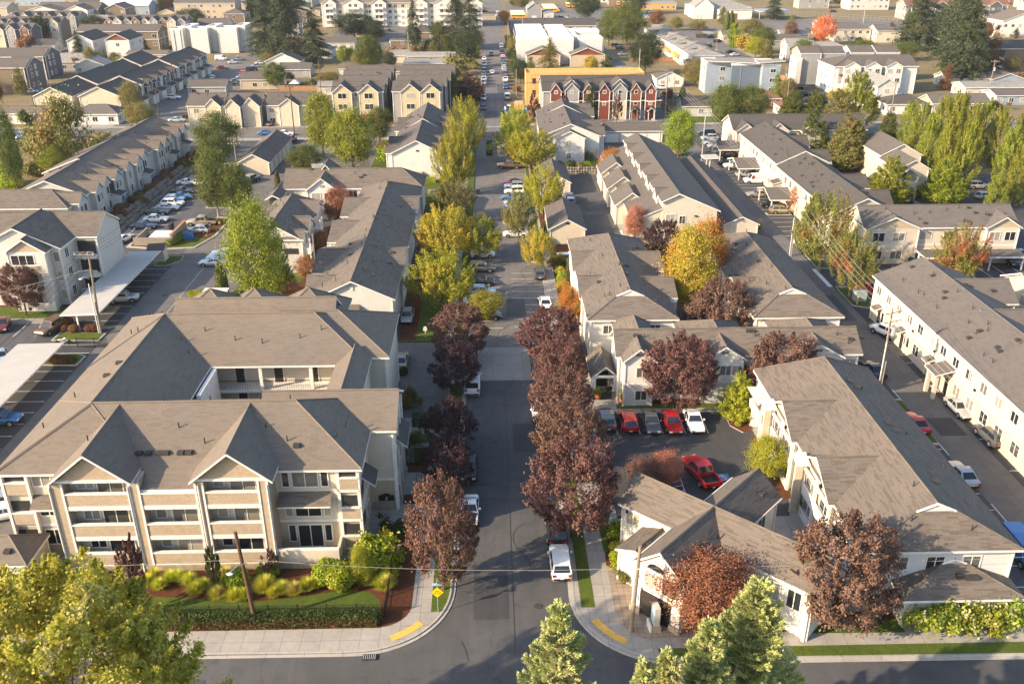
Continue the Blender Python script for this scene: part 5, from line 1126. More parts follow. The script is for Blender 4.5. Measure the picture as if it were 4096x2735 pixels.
def crown(kind,leaf,var):
 k=(kind,leaf,var)
 if k not in CR:
  sh,n,sz,cl,sig,op=KIND[kind]
  H0,R0={'fir':(22,5),'column':(14,2.6),'cone':(11,3.4),'plum':(7.5,3.6),'thin':(5,1.3)}.get(kind,(9,3.8))
  v,_=leafcloud(sh,hash((len(kind),ord(kind[0]),var))%9999+var*31,n,sz,H0,R0,cl,sig*R0,**op)
  zl,zh=np.percentile(v[:,2],(1,99.3));zt=op['z0']*H0;v[:,2]=zt+(v[:,2]-zl)*(H0-zt)/(zh-zl);rr=np.percentile(np.hypot(v[:,0],v[:,1]),96.5);v[:,:2]*=R0/rr
  CR[k]=(leafmesh('crown_'+kind,v,LM[leaf]),H0,R0)
 return CR[k]
TK={}
def trunkmesh(kind,pale,var=0):
 k=(kind,pale,var)
 if k not in TK:
  H0,R0={'fir':(22,5),'column':(14,2.6),'cone':(11,3.4),'plum':(7.5,3.6),'thin':(5,1.3)}.get(kind,(9,3.8))
  m=MB();mt='bark_l' if pale else 'bark';g=random.Random(var+5);top_=.95 if kind in ('fir','cone','column')else .5
  m.tube([(0,0,-.1),(.05,.03,H0*.12),(-.06,.08,H0*.3),(.04,0,H0*top_)],H0*.022+.04,mt,7,.03)
  for i in range(9):
   a=i*2.4+g.uniform(-.3,.3);z=H0*(.2+.05*i);rr=R0*g.uniform(.45,.8);
   m.tube([(0,0,z),(rr*.4*math.cos(a),rr*.4*math.sin(a),z+H0*.09),(rr*math.cos(a),rr*math.sin(a),z+H0*.2)],.07,mt,5,.02)
  TK[k]=m.mesh('trunk')
 return TK[k]
NV={}
def tree(name,kind,leaf,x,y,h,r,label,group=None,pale=False,cat='tree',var=None,z=0):
 NV[kind]=NV.get(kind,-1)+1;v=NV[kind]%3 if var is None else var
 me,H0,R0=crown(kind,leaf,v);o=tag(empty(name,x,y,z,RND.uniform(0,6.28)),label,cat,group)
 o.scale=(r/R0,r/R0,h/H0)
 link('crown',me,o);link('trunk',trunkmesh(kind,pale),o)
 return o
SHM={}
def shrubmesh(shape,leaf,v):
 k=(shape,leaf,v)
 if k in SHM:return SHM[k]
 g=np.random.default_rng(v+77)
 if shape=='ball':
  n=2600;d=g.normal(size=(n,3));d/=np.linalg.norm(d,axis=1)[:,None];rad=1-.22*g.uniform(size=(n,1))**2+.05*g.normal(size=(n,1));lump=1+.08*np.sin(4*d[:,:1]+v)*np.sin(5*d[:,1:2]);p=d*rad*lump;p[:,2]=p[:,2]*.9+.85;keep=p[:,2]>.02;p=p[keep];d=d[keep];sz=.16
 elif shape=='blob':
  c=g.normal(size=(26,3))*np.array([.45,.45,.28])+np.array([0,0,.75]);k2=g.integers(0,26,2600);p=c[k2]+g.normal(size=(2600,3))*.2;d=p-np.array([0,0,.5]);d/=np.linalg.norm(d,axis=1)[:,None]+1e-6;p[:,2]=np.abs(p[:,2]);sz=.2
 elif shape=='box':
  n=3000;p=g.uniform(-1,1,(n,3));ax=g.integers(0,3,n);sg=np.sign(g.uniform(-1,1,n));p[np.arange(n),ax]=sg*(1-.12*g.uniform(size=n)**2);d=np.zeros((n,3));d[np.arange(n),ax]=sg;p+=g.normal(size=(n,3))*.03;p[:,2]=p[:,2]*.5+.5;keep=p[:,2]>.02;p=p[keep];d=d[keep];sz=.16
 elif shape=='cyp':
  n=4200;t=g.uniform(0,1,(n,1))**1.1;a=g.uniform(0,6.28,(n,1));e=np.minimum(1,.7+2*t)*(1-t**3)**.7*(1-.15*g.uniform(size=(n,1))**2);p=np.concatenate([e*np.cos(a),e*np.sin(a),t*2],1)+g.normal(size=(n,3))*.04;d=np.concatenate([np.cos(a),np.sin(a),.8+0*a],1);sz=.17
 n=len(p);nrm=d*.8+g.normal(size=(n,3))*.5+np.array([0,0,.2]);nrm/=np.linalg.norm(nrm,axis=1)[:,None];u=np.cross(nrm,g.normal(size=(n,3)));u/=np.linalg.norm(u,axis=1)[:,None];w=np.cross(nrm,u);s=sz*g.uniform(.6,1.3,(n,1))
 vv=np.stack([p-u*s*.5,p+w*s*.35+nrm*s*.1,p+u*s*.5,p-w*s*.35+nrm*s*.1],1).reshape(-1,3)
 if shape=='tuft':pass
 SHM[k]=leafmesh('shrub_'+shape,vv,LM[leaf]);return SHM[k]
def tuftmesh(v,leaf='blade'):
 k=('tuft',leaf,v)
 if k in SHM:return SHM[k]
 g=np.random.default_rng(v+7);n=1500;a=g.uniform(0,6.28,n);ln=g.uniform(.6,1.15,n);th=g.uniform(.15,1.05,n);V=[]
 dx,dy=np.cos(a),np.sin(a);w=.018
 for f0,f1 in ((0,.55),(.55,1.)):
  pts=[]
  for f,wd in ((f0,w*(1.1-f0)),(f1,w*(1.1-f1))):
   r_=ln*f*np.sin(th)*(1+.5*f);z_=ln*(f*np.cos(th*.75)-.35*f*f*np.sin(th));
   pts+=[np.stack([dx*r_-dy*wd,dy*r_+dx*wd,z_],1),np.stack([dx*r_+dy*wd,dy*r_-dx*wd,z_],1)]
  V.append(np.stack([pts[0],pts[1],pts[3],pts[2]],1))
 SHM[k]=leafmesh('grass_tuft',np.concatenate(V).reshape(-1,3),LM[leaf]);return SHM[k]
NS=[0]
def shrub(name,shape,leaf,x,y,rx,h,label,group=None,z=.1,ry=None,rz=None,cat='shrub'):
 NS[0]+=1;me=tuftmesh(NS[0]%3,leaf)if shape=='tuft' else shrubmesh(shape,leaf,NS[0]%3)
 top_={'ball':1.75,'blob':1.3,'box':1.,'cyp':2.,'tuft':1.}[shape]
 o=tag(link(name,me,None,(x,y,z),RND.uniform(0,6.28)if rz is None else rz,(rx,ry or rx,h/top_)),label,cat,group);return o
TREES=[
('plum_tree','plum','plum',-4.4,61.7,11.1,3.0,'reddish plum tree by the yellow sign on the left kerb strip','purple street trees',False),
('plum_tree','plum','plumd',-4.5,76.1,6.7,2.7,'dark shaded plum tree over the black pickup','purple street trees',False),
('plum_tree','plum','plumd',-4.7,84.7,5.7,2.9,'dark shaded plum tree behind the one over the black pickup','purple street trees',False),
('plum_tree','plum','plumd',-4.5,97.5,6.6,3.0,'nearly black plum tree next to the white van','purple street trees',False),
('plum_tree','plum','plum',-4.2,107.9,7.1,4.1,'sunlit reddish plum tree left of the driveway gate','purple street trees',False),
('plum_tree','plum','plum',7.2,68.6,10.2,4.4,'largest plum tree over the parked black car on the right kerb','purple street trees',False),
('plum_tree','plum','plum',7.7,80.7,7.7,3.7,'plum tree second from the corner in the right kerb row','purple street trees',False),
('plum_tree','plum','plum',7.6,87.9,7.4,3.5,'plum tree over the half hidden white car in the right kerb row','purple street trees',False),
('plum_tree','plum','plum',8.0,95.4,7.8,3.4,'plum tree beside the porch of the white two storey building','purple street trees',False),
('plum_tree','plum','plum',7.5,105.7,7.4,4.4,'plum tree at the right side of the driveway gate','purple street trees',False),
('plum_tree','plum','plum',21.7,92.6,9.2,4.3,'broad plum tree in front of the middle of the white two storey building',None,False),
('plum_tree','plum','plum',33.8,93.5,8.8,4.6,'broad plum tree at the right end of the white two storey building',None,False),
('plum_tree','plum','plum',30.6,110.2,9.3,4.6,'plum tree between the two brown hipped blocks',None,False),
('plum_tree','plum','plum',27.8,56.6,9.9,4.5,'large plum tree beside the white garage at the front',None,False),
('copper_tree','round','copper',16.9,56.2,7.2,3.9,'copper orange tree in front of the clubhouse',None,False),
('small_tree','cone','lime',28.1,90.3,5.8,2.1,'small yellow green tree on the mulch island by the white pergola',None,False),
('small_tree','round','lime',27.8,77.7,5.1,2.0,'round yellow green tree beside the white screen gables',None,False),
('small_tree','round','plum',15.1,76.2,3.7,2.0,'dark red small tree behind the clubhouse roof',None,False),
('small_tree','round','salmon',17.5,77.2,3.7,1.9,'salmon coloured small tree left of the red pickup',None,False),
('small_tree','round','orange',10.8,116.6,6.3,1.9,'small orange and green tree at the white wall right of the drive',None,False),
('shade_tree','maple','lime',-7.3,124.0,9.2,5.1,'big yellow green tree with visible trunk left of the parked white hatchback','trees along the entry drive',False),
('shade_tree','maple','gold',-7.8,143.5,10.1,4.9,'orange tipped yellow tree left of the entry drive','trees along the entry drive',False),
('shade_tree','maple','lime',-2.0,145.5,7.8,4.5,'yellow green tree leaning over the entry drive','trees along the entry drive',False),
('shade_tree','maple','olive',-7.0,167.9,7.8,4.3,'olive tree behind the orange tipped yellow tree','trees along the entry drive',False),
('shade_tree','maple','lime',-7.5,186.3,13.3,4.5,'green upright tree at the corner of the cream gable ended block','trees along the entry drive',False),
('shade_tree','maple','lime',-5.9,213.7,15.3,4.6,'upright green tree farthest on the left of the drive','trees along the entry drive',False),
('shade_tree','maple','olive',5.0,154.4,9.2,3.1,'olive island tree over the white cars right of the drive','trees along the entry drive',False),
('small_tree','maple','gold',7.5,140.1,7.3,2.8,'small yellow tree on the round mulch island',None,False),
('shade_tree','maple','lime',10.3,171.3,9.8,4.6,'light green tree left of the small cream garage','trees along the entry drive',False),
('shade_tree','maple','lime',9.5,207.9,9.3,6.4,'broad light green tree beside the white gable ended block','trees along the entry drive',False),
('shade_tree','maple','lime',5.8,217.3,8.4,4.7,'light green tree over the far gate, right side','trees along the entry drive',False),
('shade_tree','maple','lime',6.8,239.4,8.6,5.0,'farthest light green tree right of the drive','trees along the entry drive',False),
('small_tree','round','lime',-1.1,120.1,4.3,2.6,'small bright yellow tree at the near end of the left parking row',None,False),
('shade_tree','round','green',-34.0,123.8,16.7,4.5,'tall yellow green tree left of the balconied wing',None,False),
('shade_tree','cone','green',-32.1,129.7,9.2,2.2,'smaller green tree against the balconied wing',None,False),
('shade_tree','round','mid',-53.3,172.5,13.1,4.2,'tree with two pale trunks in the left parking lot, left half',None,True),
('shade_tree','round','mid',-48.7,170.8,11.0,3.3,'tree in the left parking lot with dark right side',None,True),
('shade_tree','round','mid',-63.4,212.0,12.6,5.5,'round green tree with reddish top behind the townhouse row',None,False),
('shade_tree','round','green',-40.6,220.7,15.3,4.4,'tall green tree in front of the left yellow gabled duplex',None,False),
('shade_tree','round','green',-31.1,204.1,14.7,5.9,'large yellow tinged tree between the brown blocks and the duplexes',None,False),
('shade_tree','round','mid',-28.4,234.3,9.5,3.8,'dark green tree below the right duplex block',None,False),
('shade_tree','round','mid',-41.7,203.9,6.7,3.9,'round tree by the white box trailer',None,False),
('shade_tree','round','olive',-95.8,253.9,7.7,4.1,'yellow green tree at the corner of the side street',None,False),
('shade_tree','round','olive',-105.0,272.7,10.3,3.1,'tan and olive tree in front of the stepped rows',None,False),
('shade_tree','ragged','olive',-96.5,207.6,17.8,6.1,'half bare straggly tree left of the townhouse row',None,False),
('shade_tree','ragged','olive',-103.7,209.7,10.5,4.0,'half bare olive tree at the left edge clearing',None,False),
('shade_tree','round','mid',-100.7,191.0,17.4,2.7,'dark green tree cut by the left edge',None,False),
('shade_tree','round','green',-97.9,202.9,7.3,2.9,'small green tree below the straggly one',None,False),
('plum_tree','plum','plum',-68.0,123.4,7.9,3.1,'purple tree on the lawn before the three storey pale block',None,False),
('shade_tree','round','orange',27.2,200.2,6.3,2.9,'orange tree against the tall white clerestory block',None,False),
('shade_tree','round','green',45.6,216.4,11.5,4.4,'bright green round tree at the end of the tall white block',None,False),
('conifer','fir','dark',28.0,252.0,12.1,2.6,'dark green conifer in front of the red rowhouses',None,False),
('small_tree','thin','plum',21.0,258.0,8.8,1.7,'thin plum tree before the left rowhouses','thin plum trees before the rowhouses',False),
('small_tree','thin','plum',36.4,261.0,8.2,1.5,'thin plum tree before the middle rowhouses','thin plum trees before the rowhouses',False),
('small_tree','thin','plum',12.6,262.0,8.3,2.0,'plum tree at the plywood building corner','thin plum trees before the rowhouses',False),
('shade_tree','round','mid',64.2,246.6,12.9,5.2,'dense green tree right of the dark roofed bungalow, left one',None,False),
('shade_tree','round','mid',70.7,247.1,12.4,5.2,'dense green tree right of the dark roofed bungalow, right one',None,False),
('shade_tree','cone','mid',88.6,265.2,7.8,4.1,'green tree by the rust roofed house with the yellow door, left',None,False),
('shade_tree','cone','mid',94.4,263.4,8.4,4.3,'green tree by the rust roofed house with the yellow door, right',None,False),
('shade_tree','column','poplar',98.9,246.4,15.6,5.7,'tall feathery poplar beside the white gable house',None,False),
('shade_tree','cone','olive',91.3,236.7,12.1,5.5,'large cone shaped tree with yellow flecks above the apartment row',None,False),
('shade_tree','cone','mid',78.6,218.5,10.4,4.2,'dark cone tree over the apartment row roof',None,False),
('shade_tree','cone','olive',82.4,205.7,11.6,5.2,'yellow flecked cone tree left of the stepped house',None,False),
('shade_tree','cone','olive',82.4,205.7,11.6,5.2,'smaller yellow flecked cone tree in front of the one left of the stepped house',None,False),
('shade_tree','cone','green',80.1,175.9,9.7,4.5,'green cone tree in front of the stepped house',None,False),
('shade_tree','cone','green',91.7,176.9,9.3,4.4,'green cone tree right of the stepped house balcony',None,False),
('shade_tree','cone','mid',103.2,233.1,7.6,2.8,'small cone tree before the poplar row',None,False),
('maple_tree','maple','mix',53.9,138.7,13.0,4.9,'big green and red maple on the island by the silver pole',None,True),
('maple_tree','maple','mix',54.7,127.2,10.5,3.7,'red tipped maple above the blue transformer box',None,True),
('maple_tree','maple','red',73.6,131.9,9.6,4.2,'vivid red maple before the flat carport',None,False),
('small_tree','round','orange',61.6,182.5,5.5,1.8,'orange tree at the end of the gabled carport',None,False),
('small_tree','round','orange',60.4,170.8,5.6,1.9,'yellow orange tree next to the orange one',None,False),
('shade_tree','round','gold',27.9,119.2,13.9,3.8,'vivid yellow green tree between the brown hipped blocks',None,False),
('shade_tree','round','orange',32.0,126.9,12.4,3.2,'rusty orange tree behind the vivid green one',None,False),
('plum_tree','plum','plumd',28.5,142.7,7.5,3.5,'dark plum tree below the tall white gable',None,False),
('small_tree','round','salmon',25.6,154.3,6.7,2.2,'salmon pink small tree beside the alley path',None,False),
('small_tree','round','salmon',26.9,171.2,3.8,1.5,'small salmon tree at the entry gable',None,False),
('small_tree','thin','plum',-29.4,59.2,7.8,1.2,'thin purple tree standing on the fenced lawn',None,False),
('small_tree','thin','mid',-23.9,62.2,4.6,0.7,'thin green young tree in the mulch bed',None,False),
('small_tree','round','lime',-11.5,62.5,4.1,1.0,'light young tree at the corner of the terrace wall',None,False),
('small_tree','thin','plum',-19.6,64.0,2.8,0.8,'thin dark tree beside the timber pole',None,False),
('round_tree','round','salmon',-29.5,125.8,3.9,1.6,'round salmon tree in the courtyard lawn','courtyard japanese maples',False),
('round_tree','round','copper',-29.6,136.7,4.1,1.8,'rusty low tree beside the side gables, middle one','courtyard japanese maples',False),
('round_tree','round','rust',-28.7,147.4,4.8,1.9,'rusty low tree beside the wing balconies','courtyard japanese maples',False),
('round_tree','round','copper',-28.1,162.9,8.1,2.9,'bright orange tree at the inner corner of the low block','courtyard japanese maples',False),
('shade_tree','round','mid',-74.0,323.0,8.8,4.5,'round bush like tree behind the left cottages',None,False),
('shade_tree','round','olive',-56.0,330.0,4.5,4.6,'brown green pine by the fence',None,False),
('shade_tree','round','mid',-45.0,352.0,14.1,5.9,'large round olive green tree among the bungalows',None,False),
('shade_tree','round','olive',-50.0,365.0,6.9,3.7,'smaller olive tree at the foot of the large round one',None,False),
('shade_tree','round','olive',-88.0,385.0,4.6,5.3,'round autumn green tree at the top of the side street',None,False),
('shade_tree','fir','fir',-93.0,400.0,24.3,8.0,'tall dark fir in the left cluster, leftmost','tall dark firs',False),
('shade_tree','fir','fir',-83.0,388.0,29.2,8.1,'tall dark fir in the left cluster, thickest','tall dark firs',False),
('shade_tree','fir','fir',-71.0,385.0,21.2,6.0,'tall dark fir in the left cluster, right and shorter','tall dark firs',False),
('shade_tree','round','dark',-96.0,445.0,24.0,8.9,'dark broad tree behind the left firs','tall dark firs',False),
('shade_tree','round','dark',-66.0,470.0,12.4,10.7,'dark spreading tree right of the left firs',None,False),
('shade_tree','round','dark',-55.0,462.0,9.4,6.3,'dark spreading tree beside the tan hall',None,False),
('shade_tree','fir','fir',-34.0,433.0,23.1,3.9,'slim spruce standing alone before the white apartment block',None,False),
('shade_tree','fir','fir',-14.5,436.0,25.2,7.1,'tall dark fir by the far street, left of two',None,False),
('shade_tree','fir','fir',-8.5,428.0,23.9,6.6,'tall dark fir by the far street, right of two',None,False),
('shade_tree','round','dark',-9.0,372.0,13.7,4.6,'dark street tree on the far left kerb',None,False),
('shade_tree','round','mid',-23.0,436.0,11.3,4.0,'round green tree beside the hipped low building',None,False),
('shade_tree','fir','mid',14.8,331.0,8.9,2.8,'bright green cone tree by the far street',None,False),
('shade_tree','fir','olive',22.0,337.0,14.2,4.7,'brown green conifer before the red gabled house',None,False),
('shade_tree','fir','mid',42.5,336.0,9.5,3.8,'dark green young conifer right of the red gabled houses',None,False),
('shade_tree','round','gold',36.5,335.0,9.0,3.1,'yellow shrub tree between the red gabled houses',None,False),
('plum_tree','plum','plum',17.2,322.0,6.5,3.6,'low plum tree beside the plywood building',None,False),
('shade_tree','round','dark',59.0,352.0,15.0,6.5,'dense dark round tree beside the lane',None,False),
('shade_tree','round','mid',63.0,430.0,19.3,8.7,'large green tree behind the dense dark one',None,False),
('shade_tree','round','mid',56.0,440.0,16.0,5.2,'olive green tree left of the large one',None,False),
('shade_tree','round','dark',57.0,555.0,16.0,8.6,'dark round tree at the edge of the bus yard',None,False),
('shade_tree','round','dark',92.0,600.0,15.5,9.3,'dark tree mass before the low school wing',None,False),
('shade_tree','round','olive',72.0,322.0,9.4,4.8,'olive tree left of the blue grey block',None,False),
('shade_tree','round','olive',84.0,330.0,7.7,3.1,'olive tree against the blue grey block',None,False),
('shade_tree','fir','fir',168.0,560.0,15.8,5.6,'dark conifer at the corner of the schoolyard',None,False),
('shade_tree','fir','olive',133.0,540.0,8.9,3.5,'slim brown conifer on the dry field',None,False),
('maple_tree','maple','flame',157.0,441.0,12.5,6.1,'flaming red maple by the schoolyard',None,False),
('plum_tree','round','plum',145.0,452.0,9.2,3.3,'dark round plum left of the flaming maple',None,False),
('shade_tree','round','olive',127.0,456.0,10.1,5.5,'olive tree on the left of the schoolyard houses',None,False),
('shade_tree','round','mid',125.0,372.0,9.9,5.2,'round green tree behind the grey slab townhouses',None,False),
('shade_tree','column','shrub',112.0,430.0,11.0,3.2,'clipped tall green hedge tree by the lane',None,False),
('shade_tree','round','mid',120.0,410.0,11.0,5.7,'green tree mass above the pale two storey houses',None,False),
('shade_tree','round','lime',112.5,395.0,8.4,4.0,'bright yellow green bush tree by the parked cars',None,False),
('shade_tree','round','mid',157.0,392.0,7.5,6.2,'green bushy tree above the white row, left',None,False),
('shade_tree','round','mid',172.0,386.0,7.1,6.1,'green bushy tree above the white row, right',None,False),
('shade_tree','fir','fir',178.0,352.0,34,10.1,'giant fir right of centre on the right, left of two','giant firs',False),
('shade_tree','fir','fir',165.0,322.0,32.4,8.4,'giant fir nearest the white townhouse row','giant firs',False),
('shade_tree','fir','fir',193.0,420.0,28.2,11.2,'giant fir behind the pair, beside the cream houses','giant firs',False),
('shade_tree','fir','dark',182.0,345.0,16.0,5.8,'lower dark fir filling between the giant firs','giant firs',False),
('shade_tree','fir','rust',191.0,352.0,16.8,3.6,'brownish dying conifer beside the grey apartment block',None,False),
('shade_tree','round','fir',199.0,400.0,24.2,7.8,'dark tree left of the rust roofed townhouses','giant firs',False),
('shade_tree','fir','fir',226.0,470.0,14.3,5.2,'dark conifer below the rust roofed townhouses',None,False),
('shade_tree','round','mid',246.0,500.0,8.6,6.0,'green tree before the rust roofed townhouses',None,False),
('shade_tree','round','mid',203.0,345.0,5.1,2.9,'green tree at the right of the grey apartment block',None,False),
('shade_tree','round','gold',208.5,345.0,3.5,2.9,'yellow orange tree at the right of the grey apartment block',None,False),
('shade_tree','round','olive',219.0,395.0,7.9,4.4,'olive tree on the dry field at the right edge',None,False),
('shade_tree','round','mid',168.0,253.0,9.3,4.4,'round green tree at the right edge above the poplars',None,False),
('shade_tree','round','dark',-240.0,450.0,9.0,6.1,'dark tree before the orange dormers at the left',None,False),
('shade_tree','fir','dark',-172.0,400.0,11.8,2.9,'dark conifer left of the white batten houses',None,False),
('shade_tree','round','dark',-160.0,520.0,10.7,8.0,'dark tree by the tan apartment block',None,False),
('shade_tree','round','dark',-205.0,500.0,9.1,6.8,'dark low tree mass below the hazy houses',None,False),
('shade_tree','round','dark',-330.0,590.0,13.1,8.4,'dark round tree at the top left corner',None,False),
('shade_tree','round','dark',-140.0,600.0,14.3,10.8,'dark tall tree behind the tan apartment block',None,False),
('shade_tree','round','dark',-118.0,560.0,19.1,11.1,'dark tall tree mass left of the white apartment block',None,False),
('shade_tree','round','mid',-178.0,300.0,7.4,3.9,'dark shrub tree at the far left edge',None,False),
('shade_tree','ragged','rust',-150.0,284.0,13.7,2.6,'bare brown tree beside the stepped tan rows',None,False),
('shade_tree','round','olive',-168.0,325.0,11.0,2.1,'small tan tree before the brown townhouses',None,False),
('shade_tree','round','olive',-156.0,372.0,8.5,2.4,'orange shrub tree before the white batten house',None,False),
('shade_tree','fir','dark',-152.0,420.0,7.9,2.7,'small dark conifer between the batten houses',None,False),
('shade_tree','round','dark',-9.6,300.0,6.0,3.4,'dark shaded tree at the far street corner',None,False),
('shade_tree','round','mid',-12.0,290.0,10.2,2.5,'green shrub tree beside the right duplex',None,False),
('small_tree','round','orange',9.0,540.0,7.3,3.4,'orange tree by the bus yard fence',None,False),
('shade_tree','ragged','rust',92.0,520.0,8.9,5.7,'bare brown tree near the school drive',None,False),
('shade_tree','round','olive',100.0,505.0,6.6,4.2,'olive tree near the school drive',None,False),
('shade_tree','ragged','olive',112.0,505.0,4.8,6.0,'thin brown tree near the school drive, right',None,False),
('poplar_tree','column','poplar',104.9,225.0,12.0,2.8,'columnar poplar leftmost in the right hand poplar row','columnar poplars in a row',False),
('poplar_tree','column','poplar',103.1,215.0,13.2,3.1,'columnar poplar with the thin split top in the right hand poplar row','columnar poplars in a row',False),
('poplar_tree','column','poplar',103.0,205.0,16.5,3.0,'columnar poplar with the pointed top left of the tallest in the right hand poplar row','columnar poplars in a row',False),
('poplar_tree','column','poplar',110.0,212.0,16.2,3.3,'columnar poplar tallest in the right hand poplar row','columnar poplars in a row',False),
('poplar_tree','column','poplar',110.3,205.0,14.9,2.8,'columnar poplar just right of the tallest in the right hand poplar row','columnar poplars in a row',False),
('poplar_tree','column','poplar',117.9,214.0,13.9,2.7,'columnar poplar with the narrow dark gap on its left in the right hand poplar row','columnar poplars in a row',False),
('poplar_tree','column','poplar',117.2,206.0,13.7,2.8,'columnar poplar beside the dark gap in the right hand poplar row','columnar poplars in a row',False),
('poplar_tree','column','poplar',125.6,212.0,11.1,2.5,'columnar poplar at the back by the right edge in the right hand poplar row','columnar poplars in a row',False),
('poplar_tree','column','poplar',96.7,196.0,13.8,3.1,'columnar poplar in the front line, leftmost in the right hand poplar row','columnar poplars in a row',False),
('poplar_tree','column','poplar',98.1,190.0,15.5,3.0,'columnar poplar in the front line, second in the right hand poplar row','columnar poplars in a row',False),
('poplar_tree','column','poplar',101.0,188.0,14.7,2.8,'columnar poplar in the front line, third in the right hand poplar row','columnar poplars in a row',False),
('poplar_tree','column','poplar',107.6,183.0,14.1,3.2,'columnar poplar huge one filling the right edge in the right hand poplar row','columnar poplars in a row',False),
('poplar_tree','column','poplar',106.4,176.0,12.3,2.6,'columnar poplar cut by the right edge in front in the right hand poplar row','columnar poplars in a row',False),
('poplar_tree','column','poplar',100.0,172.0,7.2,2.2,'columnar poplar low front one with orange flecks in the right hand poplar row','columnar poplars in a row',False),
]
for n_,k_,l_,x_,y_,h_,r_,lab_,g_,p_ in TREES:tree(n_,k_,l_,x_,y_,h_,r_,lab_,g_,p_)
